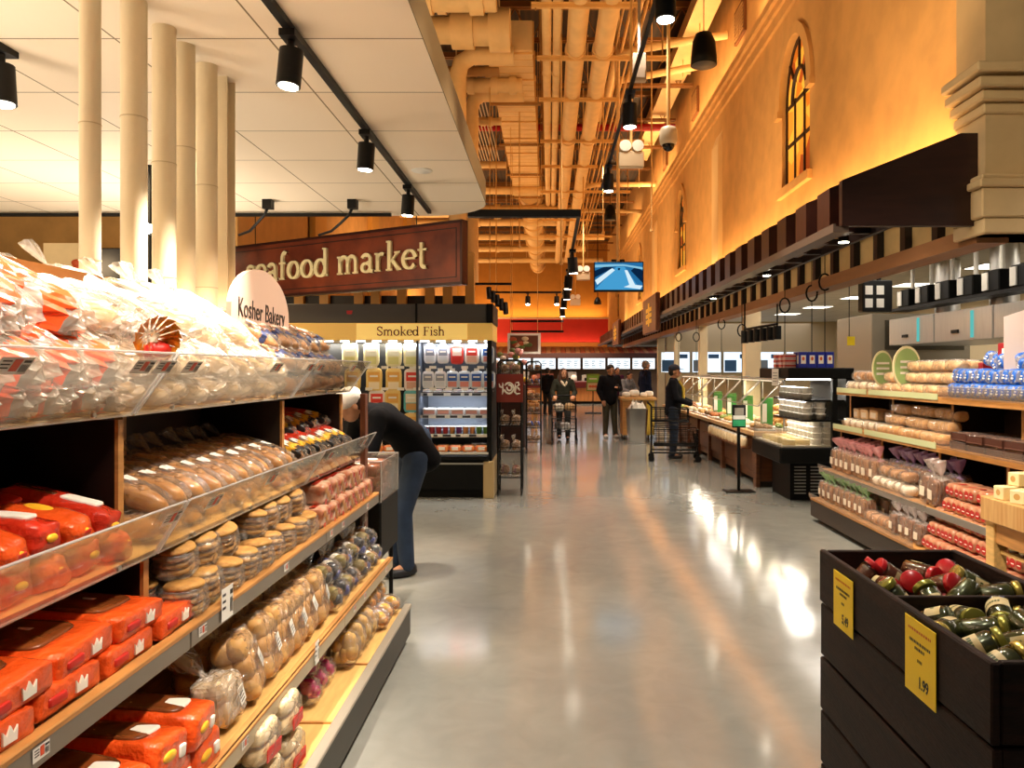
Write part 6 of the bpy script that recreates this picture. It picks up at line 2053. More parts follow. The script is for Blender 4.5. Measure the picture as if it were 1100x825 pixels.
# shelves of small packs
P_cup = {}
for nm, c in (('red', '#d03a30'), ('orange', '#e08a40'), ('purple', '#7a2a58'), ('green', '#7aa03a')):
    P_cup[nm] = tub('sauce_tub', c, '#ece8e0', .038, .10)
def row_small(P, n, z, x0, dx, Y, lab, grp):
    for i in range(n):
        P.place((x0 + dx * i, Y, z), (0, 0, 0), lab % ORD[i + 1], grp)
for i in range(10):
    kd = ['red', 'red', 'red', 'red', 'orange', 'purple', 'orange', 'orange', 'green', 'green'][i]
    for j in range(1):
        P_cup[kd].place((-1.585 + .086 * i, fy + .27, .78), (0, 0, 0), '%s tub on the lower fish case shelf, %s from the left' % (kd, ORD[i + 1]), 'tubs on the lower case shelf')
P_tray_pink = proto('fish_tray', 'fish', [('tray', MB().box(-.085, .085, -.06, .06, 0, .09, bev=.015), mat('fish_tray_white', '#e8e4e2', .35)), ('fillet', MB().box(-.07, .07, -.0625, -.058, .015, .06), mat('salmon_pink', '#d8988a', .4))])
for i in range(5):
    P_tray_pink.place((-1.53 + .18 * i, fy + .27, 1.02), (0, 0, 0), 'white and pink fish tray on the middle case shelf, %s from the left' % ORD[i + 1], 'fish trays on the middle case shelf')
P_fruit = proto('fish_pack', 'fish', [('pack', MB().box(-.08, .08, -.09, .09, 0, .08, bev=.02), mat('apricot_pack', '#e0a04a', .35, col2='#d8683a', vscale=20, coat=.5)), ('label', MB().box(-.04, .04, -.092, -.088, .02, .06), white_plastic)])
for i in range(11):
    P_fruit.place((-2.5 + .165 * i, fy + .16, .568), (0, 0, rnd.uniform(-.1, .1)), 'orange and apricot pack on the fish case deck, %s from the left' % ORD[i + 1], 'packs on the case deck')
P_white_cup = tub('dip_tub', '#d8d4d0', '#8a8e98', .05, .10)
for i in range(2):
    P_white_cup.place((-.93 + .11 * i, fy + .18, .568), (0, 0, 0), 'white dip tub at the right end of the case deck, %s' % ORD[i + 1], 'dip tubs')
P_bar_pk = proto('fish_tin', 'tin', [('tin', MB().box(-.06, .06, -.04, .04, 0, .045, bev=.008), mat('tin_gold', '#b8984a', .35, col2='#5a3c6a', vscale=6)), ('band', MB().box(-.061, .061, -.041, .041, .015, .03), white_plastic)])
for i in range(7):
    P_bar_pk.place((-1.56 + .13 * i, fy + .30, 1.30), (0, 0, 0), 'small tin on the upper fish case shelf, %s from the left' % ORD[i + 1], 'tins on the upper case shelf')

# ================================================================= black wire racks at the end of the case
def wire_rack(loc, label, H, W=.30, D=.42, shelves=5):
    x, y = loc
    t = thing('wire_rack', label, 'rack', (x, y, 0))
    for sx in (0, W):
        for sy in (0, D):
            MB().tube([(sx, sy, .08), (sx, sy, H - .04), (sx + (.04 if sx == 0 else -.04), sy, H)], .013, 8).build('post', black_metal, t)
            MB().cyl((sx - .012, sy, .04), (sx + .012, sy, .04), .04, n=14).build('caster', black_metal, t)
    m = MB()
    for sy in (0, D):
        m.cyl((.04, sy, H), (W - .04, sy, H), .013, n=8)
    m.build('top_bar', black_metal, t)
    for k in range(shelves):
        z = .22 + (H - .4) * k / (shelves - 1)
        m = MB()
        for i in range(9):
            m.cyl((W * i / 8, 0, z), (W * i / 8, D, z), .004, n=5)
        for sy in (0, D):
            m.cyl((0, sy, z), (W, sy, z), .009, n=6).cyl((0, sy, z + .06), (W, sy, z + .06), .005, n=6)
        m.build('wire_shelf', black_metal, t)
    return t
wr = wire_rack((-.655, 9.75), 'black wire snack rack with red swirl sign beside the fish case', 1.72)
p = at(547.5, 417, 9.72)
sg = thing('swirl_sign', 'square red-brown sign with white swirls on the black wire rack', 'sign', (p.x, 9.72, p.z - .17))
MB().box(p.x - .17, p.x + .17, 9.71, 9.725, p.z - .18, p.z + .18, bev=.004).build('plate', mat('swirl_red', '#7a2416', .45), sg, True)
m = MB()
Ms = T(p.x, 9.708, p.z) @ FACE_CAM
def ribbon(pts, r=.012):
    m.tube([(x, y, 0) for x, y in pts], [r * .4] + [r] * (len(pts) - 2) + [r * .4], 6, M=Ms)
ribbon([(-.135, .06), (-.125, .02), (-.10, .01), (-.085, .04), (-.09, .07)])
ribbon([(-.085, .03), (-.085, -.04), (-.095, -.08)])
ribbon([(x * .9, y * .9) for x, y in arc(-.01, 0, .065, .075, 150, -170, 18)])
ribbon([(x, y) for x, y in arc(-.005, .005, .03, .035, 120, -200, 14)])
ribbon([(.075, .07), (.11, .075), (.12, .045), (.09, .02), (.115, -.005), (.13, -.03)])
ribbon([(.07, .06), (.075, 0), (.065, -.05), (.09, -.075), (.135, -.065)])
m.build('swirl', white_ink, sg, True)
P_rackbag = [small_bag('snack_bag', 21, mat('nut_brown', '#8a6038', .5), [mat('nut_brown', '#8a6038'), white_ink, mat('nut_brown', '#8a6038')], clear_film, (.06, .05, .06)),
             small_bag('snack_bag', 23, mat('nut_brown', '#8a6038', .5), [mat('cobalt', '#3050b8', .3), white_ink, mat('cobalt', '#3050b8')], clear_film, (.06, .05, .06)),
             small_bag('snack_bag', 24, mat('nut_brown', '#8a6038', .5), [mat('wine_bag', '#7a2030', .3), mat('wine_bag', '#7a2030'), mat('nut_brown', '#8a6038')], clear_film, (.06, .05, .06))]
for k, (kind, cnm) in enumerate(((2, 'wine-red'), (0, 'brown'), (0, 'nut-brown'), (1, 'cobalt blue'), (0, 'brown'))):
    z = .22 + 1.32 * k / 4
    for i in range(2):
        for j in range(2):
            P_rackbag[kind].place((-.58 + .15 * i, 9.85 + .2 * j, z + .065), (0, 0, rnd.uniform(-.4, .4)), '%s snack bag on the swirl-sign rack, %s shelf up, %s' % (cnm, ORD[k + 1], ['front left', 'front right', 'back left', 'back right'][j * 2 + i]), 'snack bags on the swirl-sign rack')
w2_ = wire_rack((-.44, 14.5), 'second black wire rack standing farther down the aisle', 1.75, .28, .5, 6)
for k in range(6):
    z = .22 + 1.35 * k / 5
    for i in range(2):
        P_rackbag[k % 3].place((-.36 + .13 * i, 14.65, z + .065), (0, 0, .2), 'snack bag on the farther wire rack, %s shelf up, %s one' % (ORD[k + 1], ['left', 'right'][i]), 'snack bags on the farther rack')

# posts behind the fish case
wsn = thing('post_screen', 'row of honey wood posts behind the fish case', 'screen', (-3.4, 11.6, 0))
m = 0
for k, px in enumerate((322, 349, 386, 404, 432, 462, 481, 505)):
    p = at(px, 300, 11.8)
    MB().box(p.x - .07, p.x + .07, 11.74, 11.86, 0, 3.4, bev=.006).build('post', mat('honey_post', '#c08c46', .5), wsn, True)
MB().box(-4.6, -1.3, 11.88, 11.92, 1.7, 2.75).build('void_shade', mat('void_shade', '#221812', .5), wsn, True)  # dark sheet stands in for the shade of the voids behind
for k, px in enumerate((40, 52, 68, 82, 118)):
    p = at(px, 280, 12)
    solo('wood_post', MB().box(p.x - .05, p.x + .05, 11.95, 12.05, 0, 3.05, bev=.004), mat('honey_post', '#c08c46', .5), 'honey wood post far behind the near bread bags, %s from the left' % ORD[k + 1], 'post', 'posts behind the near bread bags')
p = at(120, 282, 13)
t = thing('wall_screen', 'dark wall screen seen between the cream pipes', 'screen', (p.x, 13, p.z - .3))
MB().box(p.x - .28, p.x + .2, 13, 13.05, p.z - .28, p.z + .25, bev=.01).build('bezel', black_metal, t, True)
MB().box(p.x - .26, p.x + .18, 12.995, 13.0, p.z - .26, p.z + .23).build('glass', mat('grey_screen', '#3a3a3e', .2), t, True)
MB().cyl((p.x, 13.02, p.z + .25), (p.x, 13.02, 3.1), .02, n=8).build('pole', black_metal, t, True)
p = at(75, 288, 13.5)
MBx = MB()
for i in range(5):
    MBx.ell((p.x + rnd.uniform(-.2, .2), 13.5, p.z + rnd.uniform(-.1, .1)), .13, .05, .06, 10, 7, p=2.2)
t = thing('wall_picture', 'pale framed picture of red shellfish on the far left wall', 'picture', (p.x, 13.55, p.z - .45))
MB().box(p.x - .5, p.x + .5, 13.55, 13.6, p.z - .45, p.z + .45).build('board', cream, t, True)
MBx.build('shellfish_print', mat('shellfish_red', '#c8502c', .5), t, True)
MB().box(p.x - .5, p.x + .5, 13.56, 13.62, 0.0, p.z - .45).build('stand', black_soft, t, True)

# ================================================================= television on its pole, cameras, loudspeakers, emergency lights
tv = thing('television', 'wall-size television on a ceiling pole showing a blue store view', 'television', (1.33, 14.7, 3.1))
a, b = at(638, 313.5, 14.7), at(691.5, 281, 14.7)
MB().box(a.x, b.x, 14.7, 14.76, a.z, b.z, bev=.008).build('bezel', black_metal, tv, True)
sx0, sx1, sz0, sz1 = a.x + .02, b.x - .02, a.z + .04, b.z - .02
def scr(pts, mm):
    return [(sx0 + (sx1 - sx0) * u, 14.697 - .0006 * mm, sz0 + (sz1 - sz0) * v) for u, v in pts]
m = MB()
for pts, mm in (([(0, 0), (1, 0), (1, 1), (0, 1)], 0), ([(0, 0), (.95, 0), (.62, .85), (.45, .85)], 1), ([(0, .35), (.05, .18), (.42, .72), (.36, .8)], 2), ([(.62, .72), (.68, .72), (.85, .15), (.72, .18)], 2), ([(.75, .7), (1, .25), (1, .7), (.85, .85)], 3), ([(0, .45), (.4, .83), (.2, .85), (0, .7)], 3), ([(0, .82), (.45, .87), (.62, .87), (1, .75), (1, .83), (.6, .94), (.35, .94), (0, .92)], 4), ([(.48, .72), (.52, .72), (.53, .80), (.48, .80)], 3), ([(.6, .1), (.95, .02), (1, .15), (.75, .2)], 2)):
    m.add(scr(pts, mm), [tuple(range(len(pts)))], mm)
m.build('screen', [emis('tv_blue', '#2a7ab4', .8), emis('tv_floor', '#4aa6dc', .9), emis('tv_white', '#d8f0fa', 1.0), emis('tv_navy', '#0c2c50', .7), emis('tv_pale', '#8ac8e4', .95)], tv, True)
MB().cyl((1.33, 14.74, b.z), (1.33, 14.74, 9.15), .035, n=10).build('pole', service_pale, tv, True)
MB().box(1.2, 1.46, 14.76, 14.82, b.z - .3, b.z + .05).build('mount', black_metal, tv, True)

for k, (px, py, Y, s) in enumerate(((756, 52, 9.1, .155), (655.5, 228, 19.5, .15))):
    p = at(px, py, Y)
    t = thing('pendant_speaker', ['large black bell-shaped loudspeaker hanging beside the orange wall', 'smaller black loudspeaker hanging above the television'][k], 'loudspeaker', (p.x, Y, p.z - .2))
    MB().lathe([(s, -.2), (s * .98, -.1), (s * .86, .08), (s * .6, .17), (.02, .2)], 24, 0, T(0, 0, .2)).build('shell', black_soft, t)
    MB().lathe([(.001, 0), (s * .93, .0), (s * .93, .003), (.001, .003)], 24, 0, T(0, 0, -.006)).build('grille', mat('speaker_grille', '#4a4540', .5), t)
    MB().cyl((0, 0, .39), (0, 0, 9.15 - p.z + .2), .006, n=6).build('cable', black_metal, t)
p = at(718, 150, 9.0)
dc = thing('dome_camera', 'white dome security camera hanging on a long tan rod', 'camera', (p.x, 9.0, p.z - .12))
MB().lathe([(.09, .06), (.105, .10), (.105, .22), (.085, .26), (.03, .28)], 20).build('housing', mat('camera_shell', '#d8c8ac', .4), dc)
MB().ell((0, 0, .06), .075, .075, .08, 18, 10).build('dome', mat('smoked_dome', '#0c0b0a', .1), dc)
MB().cyl((0, 0, .27), (0, 0, 9.15 - p.z), .022, n=8).build('rod', service_paint, dc)
for k, (px, py, Y) in enumerate(((678, 172, 9.8), (626.5, 297, 20), (618, 325, 26))):
    p = at(px, py, Y)
    t = thing('emergency_light', 'twin-headed emergency light box hanging over the aisle, %s from the front' % ORD[k + 1], 'emergency light', (p.x, Y, p.z - .1), group='emergency lights over the aisle')
    s = 1.0 if k == 0 else 1.1
    MB().box(-.16 * s, .16 * s, -.06, .06, 0, .2 * s, bev=.012).build('box', mat('warm_white_box', '#d9c3a0', .4), t)
    for sx in (-.08, .08):
        MB().cyl((sx * s, -.07, .27 * s), (sx * s, .03, .26 * s), .075 * s, n=16).build('lamp_head', mat('lamp_white', '#efe6d4', .35), t)
    MB().cyl((0, 0, .2), (0, 0, 9.15 - p.z + .1), .018, n=8).build('rod', service_paint, t)
for k, (px, Y, z0) in enumerate(((603, 12.0, 3.3), (700, 13.0, 4.0), (558, 16, 4.2), (648, 15.5, 4.4), (533, 19, 3.6))):
    p = at(px, 300, Y)
    solo('hanging_rod', MB().cyl((p.x, Y, z0), (p.x, Y, 9.15), .014, n=6).cyl((p.x, Y, z0 - .05), (p.x, Y, z0), .03, n=8), service_paint, 'thin tan rod dropping from the high roof, %s of five' % ORD[k + 1], 'rod', 'hanging rods over the aisle')
p = at(642, 323, 30)
lp = MB().lathe([(.15, -.14), (.14, -.03), (.08, .1), (.02, .15)], 20, 0, T(p.x, 30, p.z)).cyl((p.x, 30, p.z + .15), (p.x, 30, 9.15), .02, n=6)
solo('pendant_speaker', lp, black_soft, 'far black bell shape hanging before the mustard back wall', 'loudspeaker')
# black lamp cluster hanging left
p0 = at(532, 312, 14)
lc = thing('lamp_cluster', 'cluster of black spotlights hanging right of the red sign', 'spotlights', (p0.x, 14, p0.z))
MB().box(p0.x - .5, p0.x + .3, 13.97, 14.03, p0.z + .1, p0.z + .14).cyl((p0.x - .1, 14, p0.z + .1), (p0.x - .1, 14, 9.15), .010, n=6, m=1).build('rail', [black_metal, service_paint], lc, True)
for i in range(5):
    c = p0 + Vector((-.12 + .075 * i, 0, .05 - .07 * i))
    MB().cyl(c, c + Vector((.02, -.06, -.2)), .05, n=12).build('lamp_can', black_metal, lc, True)

# ================================================================= far counter, menu boards and red awning
ct = thing('service_counter', 'far wooden service counter with dark red top at the aisle end', 'counter', (1, 36, 0))
MB().box(-4.6, 2.6, 35.6, 36.6, .0, .12).build('plinth', black_soft, ct, True)
MB().box(-4.6, 2.6, 35.55, 36.6, .12, .75, bev=.01).build('front', mat('counter_front', '#c88448', .4, var=.15, vscale=1.5, stretch=(8, 1, 1)), ct, True)
MB().box(-4.7, 2.7, 35.45, 36.7, .75, 1.05, bev=.02).build('top', mat('counter_top_red', '#5e1e1c', .35), ct, True)
aw = thing('awning', 'red-brown slatted awning above the far counter', 'awning', (0, 37, 2.2))
m = MB()
for i in range(46):
    x = -4.6 + .235 * i
    m.add([(x, 36.2, 2.37), (x + .21, 36.2, 2.37), (x + .21, 38.5, 2.76), (x, 38.5, 2.76), (x, 36.2, 2.31), (x + .21, 36.2, 2.31), (x + .21, 38.5, 2.70), (x, 38.5, 2.70)], [(0, 1, 2, 3), (7, 6, 5, 4), (0, 4, 5, 1), (1, 5, 6, 2), (3, 2, 6, 7), (0, 3, 7, 4)], i % 2)
m.build('slats', [mat('awning_red', '#7a3420', .5), mat('awning_tan', '#8a5a38', .5)], aw, True)
MB().box(-4.7, 6.4, 36.1, 36.25, 2.14, 2.38).build('fascia', mat('awning_fascia', '#3a1a12', .5), aw, True)
MB().box(-4.7, -4.5, 36.1, 38.5, 0, 2.0).box(6.2, 6.4, 36.1, 38.5, 0, 2.2).build('support', walnut, aw, True)
for k in range(9):
    x = -3.9 + 1.22 * k
    t = thing('menu_board', 'lit white menu board over the far counter, %s from the left' % ORD[k + 1], 'menu board', (x, 37.5, 1.62), group='lit menu boards')
    MB().box(x - .56, x + .56, 37.5, 37.56, 1.62, 2.17).build('frame', white_plastic, t, True)
    m = MB().box(x - .54, x + .54, 37.49, 37.5, 1.64, 2.15, m=0)
    for i in range(3):
        for j in range(5):
            m.box(x - .48 + .36 * i, x - .48 + .36 * i + rnd.uniform(.12, .26), 37.485, 37.49, 1.72 + .08 * j, 1.75 + .08 * j, m=1)
    m.build('panel', [emis('menu_glow', '#e8f2f8', 1.6), mat('menu_print', '#7890a8', .5)], t, True)
bw = MB().box(-4.7, 8.9, 38.5, 38.6, 0, 2.75)
struct('wall_service', bw, mat('service_wall', '#a8927a', .6, var=.1, vscale=2))
eq = [(-3.6, 1.2, '#b8b4ae', .55), (-2.5, .9, '#8a7a70', .5), (-1.4, 1.3, '#c8c4bc', .6), (-.2, 1.0, '#9a5a4c', .5), (.9, 1.25, '#b8b4ae', .6), (2.0, .9, '#cfc8bc', .45)]
for k, (x, h, c, z) in enumerate(eq):
    t = thing('coffee_machine', 'steel and coloured machine behind the far counter, %s from the left' % ORD[k + 1], 'machine', (x, 37.2, 0), group='machines behind the far counter')
    MB().box(x - .48, x + .48, 36.9, 37.45, 0, .9).build('cabinet', walnut, t, True)
    MB().box(x - .42, x + .42, 36.95, 37.4, .9, .9 + z, bev=.03).build('body', mat('machine' + c, c, .35, metal=.3), t, True)
    MB().box(x - .3, x + .3, 36.93, 36.95, 1.0, 1.2).build('panel', black_metal, t, True)
for k in range(9):
    x = -3.8 + .62 * k
    solo('counter_jar', MB().lathe([(.12, 0), (.14, .05), (.14, .22), (.08, .3), (.001, .3)], 12, 0, T(x, 35.9, 1.05)), mat('jarmix%d' % (k % 4), ['#d8d0c4', '#8a4a30', '#c8a050', '#4a4a48'][k % 4], .4), 'canister on the far counter top, %s from the left' % ORD[k + 1], 'canister', 'canisters on the far counter')
# poster stand
p = at(637, 411, 28)
po = thing('poster_stand', 'green-framed food poster on a thin black stand', 'poster', (p.x, 28, 0))
MB().box(p.x - .24, p.x + .24, 27.97, 28.0, p.z - .31, p.z + .32).build('frame', mat('poster_green', '#7f9a3c', .5), po, True)
m = MB().box(p.x - .20, p.x + .20, 27.965, 27.97, p.z + .02, p.z + .26, m=0).box(p.x - .20, p.x + .20, 27.965, 27.97, p.z - .27, p.z - .01, m=1)
for i in range(3):
    m.ell((p.x - .1 + .1 * i, 27.965, p.z - .14), .06, .006, .05, 10, 6, m=2)
m.box(p.x - .14, p.x + .14, 27.963, 27.965, p.z + .12, p.z + .16, m=3)
m.build('poster', [mat('leaf_green', '#8cc04a', .5), mat('poster_cream', '#d8c090', .5), mat('poster_orange', '#d86a38', .5), white_ink], po, True)
MB().cyl((p.x, 28, 0.02), (p.x, 28, p.z - .3), .02, n=8).build('pole', black_metal, po, True)
MB().box(p.x - .3, p.x + .3, 27.8, 28.2, 0, .03).build('base', black_metal, po, True)
# food banner and flower stand to the left of the aisle
p = at(563, 369, 17)
fb = thing('food_banner', 'white-framed food photograph banner hanging left of the aisle', 'banner', (p.x, 17, p.z - .25))
MB().box(p.x - .37, p.x + .37, 17, 17.03, p.z - .23, p.z + .23).build('frame', white_plastic, fb, True)
m = MB().box(p.x - .31, p.x + .31, 16.995, 17, p.z - .18, p.z + .18, m=0)
for i in range(10):
    m.ell((p.x + rnd.uniform(-.25, .25), 16.995, p.z + rnd.uniform(-.12, .12)), .08, .004, .05, 10, 6, m=1 + i % 3)
m.build('photo', [mat('photo_brown', '#6a3c28', .5), mat('photo_green', '#5a6a34', .5), mat('photo_cream', '#d8c098', .5), mat('photo_rust', '#a84c2c', .5)], fb, True)
MB().cyl((p.x - .3, 17.01, p.z + .23), (p.x - .3, 17.01, 9.15), .006, n=5).cyl((p.x + .3, 17.01, p.z + .23), (p.x + .3, 17.01, 9.15), .006, n=5).build('wire', service_paint, fb, True)
tr = MB()
for z in (2.5, 2.75):
    tr.box(-.95, .35, 18.5, 18.56, z, z + .05)
tr.cyl((-.9, 18.53, 2.5), (-.9, 18.53, 9.15), .008, n=6, m=1).cyl((.3, 18.53, 2.5), (.3, 18.53, 9.15), .008, n=6, m=1)
solo('hanging_grid', tr, [black_metal, service_paint], 'double black rail hanging above the food banner', 'rail')
fl = thing('flower_stand', 'stand of pink and yellow blooms behind the wire racks', 'flowers', (-.75, 16, 0))
MB().box(-1.2, -.5, 15.7, 16.3, 0, 1.3, bev=.02).build('stand', walnut, fl, True)
m = MB()
for i in range(46):
    m.ell((rnd.uniform(-1.15, -.5), rnd.uniform(15.75, 16.2), 1.35 + rnd.uniform(0, .65)), .07, .07, .06, 8, 6, m=i % 4, jit=.3, seed=i)
m.build('blooms', [mat('bloom_pink', '#e0a0a0', .5), mat('bloom_white', '#eadcd0', .5), mat('bloom_yellow', '#d8b840', .5), mat('bloom_leaf', '#6a7a44', .5)], fl, True)
# wooden stands by the left of the aisle
for k, (x, y) in enumerate(((-.62, 20.5), (-.80, 24.5))):
    t = thing('wood_stand', ['nearer wooden produce stand left of the woman with the cart', 'farther wooden produce stand left of the aisle'][k], 'stand', (x, y, 0))
    MB().box(x - .35, x + .35, y - .4, y + .4, .62, .70, bev=.01).build('top', wood_b, t, True)
    for sx in (-.3, .24):
        for sy in (-.36, .3):
            MB().box(x + sx, x + sx + .06, y + sy, y + sy + .06, 0, .62).build('leg', maple, t, True)
    m = MB()
    for i in range(18):
        m.ell((x + rnd.uniform(-.28, .28), y + rnd.uniform(-.3, .3), .74 + rnd.uniform(0, .22)), .1, .08, .06, 10, 7, m=i % 3)
    m.build('goods', [crust, crust_pale, mat('good_rust', '#a85a30', .5)], t, True)

# ================================================================= bin, wood station and cart area
p = at(684, 470, 16.6)
tc_ = thing('waste_bin', 'tall steel waste bin with white liner in the aisle', 'waste bin', (p.x, 16.6, 0))
sq = lambda r, z: [(r * c, r * .9 * s, z) for c, s in ((1, .8), (.8, 1), (-.8, 1), (-1, .8), (-1, -.8), (-.8, -1), (.8, -1), (1, -.8))]
MB().loft([sq(.18, 0), sq(.185, .03), sq(.225, .74), sq(.225, .76)], smooth=False).build('shell', mat('bin_steel', '#dcdad6', .22, metal=1.0), tc_)
m = MB()
for i in range(8):
    a = i * PI / 4
    m.add([(.23 * math.cos(a), .2 * math.sin(a), .70 - .03 * (i % 2)), (.23 * math.cos(a + .8), .2 * math.sin(a + .8), .70), (.12 * math.cos(a + .6), .12 * math.sin(a + .6), .86 + .05 * (i % 3)), (.1 * math.cos(a), .1 * math.sin(a), .84)], [(0, 1, 2, 3)])
m.add([(.14, -.1, .84), (-.14, -.1, .82), (-.1, .1, .9), (.1, .1, .86)], [(0, 1, 2, 3)])
m.build('liner', mat('bin_liner', '#e2ddd2', .5), tc_)
st_ = thing('wood_station', 'pale wooden tasting station behind the steel bin', 'station', (1.97, 17.6, 0))
MB().box(1.62, 2.42, 17.2, 18.0, .90, .97, bev=.01).build('top', wood_b, st_, True)
MB().box(1.66, 1.86, 17.25, 17.95, .12, .90).build('side_panel', oak, st_, True)
MB().box(2.2, 2.38, 17.25, 17.95, .12, .90).build('yellow_panel', mat('station_yellow', '#c8a83c', .5), st_, True)
for x in (1.7, 2.32):
    for y in (17.3, 17.88):
        MB().cyl((x - .015, y, .06), (x + .015, y, .06), .06, n=12).build('caster', black_metal, st_, True)
for k, (x, y, s) in enumerate(((1.75, 17.4, .09), (1.95, 17.5, .12), (2.15, 17.4, .08), (2.3, 17.6, .1))):
    solo('napkin_stack', MB().ell((x, y, .97 + s * .7), s, s, s * .7, 10, 8, p=3), white_plastic, 'white bundle on the wooden tasting station, %s from the left' % ORD[k + 1], 'bundle', 'white bundles on the station')

def cart(label, loc, rot, scale=1.0):
    t = thing('shopping_cart', label, 'shopping cart', loc, (0, 0, rot))
    W, D = .26, .40
    m = MB()
    for sx in (-W, W):
        m.tube([(sx, D, .12), (sx, D, .96), (sx, D + .06, 1.02)], .014, 8)
        m.tube([(sx, D, .16), (sx, -D, .16), (sx, -D, .12)], .014, 8)
        m.tube([(sx, -D, .16), (sx * .95, -D + .06, .5)], .012, 8)
        m.tube([(sx, D, .62), (sx, -D * .7, .66)], .010, 6)
    m.build('frame', black_metal, t)
    MB().cyl((-W - .02, D + .06, 1.02), (W + .02, D + .06, 1.02), .018, n=10).build('handle', black_soft, t)
    for nm, z0, z1, y0, y1 in (('upper_basket', .70, .92, -D * .6, D), ('lower_basket', .28, .56, -D, D * .9)):
        b = MB()
        for q in range(5):
            z = z0 + (z1 - z0) * q / 4
            b.tube([(-W, y0, z), (W, y0, z), (W, y1, z), (-W, y1, z), (-W, y0, z)], .0045 if 0 < q < 4 else .009, 5)
        for i in range(9):
            x = -W + 2 * W * i / 8
            b.cyl((x, y0, z0), (x, y0, z1), .004, n=5).cyl((x, y1, z0), (x, y1, z1), .004, n=5).cyl((x, y0, z0), (x, y1, z0), .004, n=5)
        for i in range(9):
            y = y0 + (y1 - y0) * i / 8
            b.cyl((-W, y, z0), (-W, y, z1), .004, n=5).cyl((W, y, z0), (W, y, z1), .004, n=5)
        b.build(nm, black_metal, t)
    for sx in (-W, W):
        for sy in (-D, D):
            MB().cyl((sx - .015, sy, .055), (sx + .015, sy, .055), .055, n=14).box(sx - .02, sx + .02, sy - .02, sy + .02, .06, .14).build('caster', black_metal, t)
    return t
# ================================================================= people
skin_m = mat('skin', '#c08a68', .55)
def remesh(mb, name, m, voxel, parent, smooth=4):
    me = mb.mesh(name, m)
    o = bpy.data.objects.new('tmp', me)
    COL.objects.link(o)
    r = o.modifiers.new('r', 'REMESH')
    r.mode = 'VOXEL'
    r.voxel_size = voxel
    s = o.modifiers.new('s', 'SMOOTH')
    s.factor = .5
    s.iterations = smooth
    dg = bpy.context.evaluated_depsgraph_get()
    dg.update()
    me2 = bpy.data.meshes.new_from_object(o.evaluated_get(dg))
    bpy.data.objects.remove(o)
    me2.name = name
    me2.materials.clear()
    me2.materials.append(m)
    me2.polygons.foreach_set('use_smooth', [True] * len(me2.polygons))
    o2 = bpy.data.objects.new(name, me2)
    COL.objects.link(o2)
    o2.parent = parent
    return o2

def limb(mb, pts, rs):
    for i in range(len(pts) - 1):
        mb.cyl(pts[i], pts[i + 1], rs[i], rs[i + 1], n=14)
    for p, r in zip(pts, rs):
        mb.ell(p, r, r, r, 12, 8)

def hand(mb, w, d, up):
    """palm, four bent fingers of different length and a thumb"""
    w, d, up = Vector(w), Vector(d).normalized(), Vector(up)
    side = d.cross(up).normalized()
    up = side.cross(d).normalized()
    for t in (.02, .05, .075):
        mb.ell(w + d * t, .026, .026, .026, 10, 7)
        mb.ell(w + d * t + side * .018, .02, .02, .02, 10, 7)
        mb.ell(w + d * t - side * .018, .02, .02, .02, 10, 7)
    for k, L in enumerate((.062, .075, .070, .055)):
        b = w + d * .088 + side * (-.030 + .020 * k)
        m1 = b + d * L * .55 - up * .008
        limb(mb, [b, m1, m1 + d * L * .35 - up * L * .4], [.0105, .0098, .0085])
    b = w + d * .03 - side * .03
    limb(mb, [b, b + d * .028 - side * .026, b + d * .058 - side * .03 - up * .01], [.012, .011, .009])

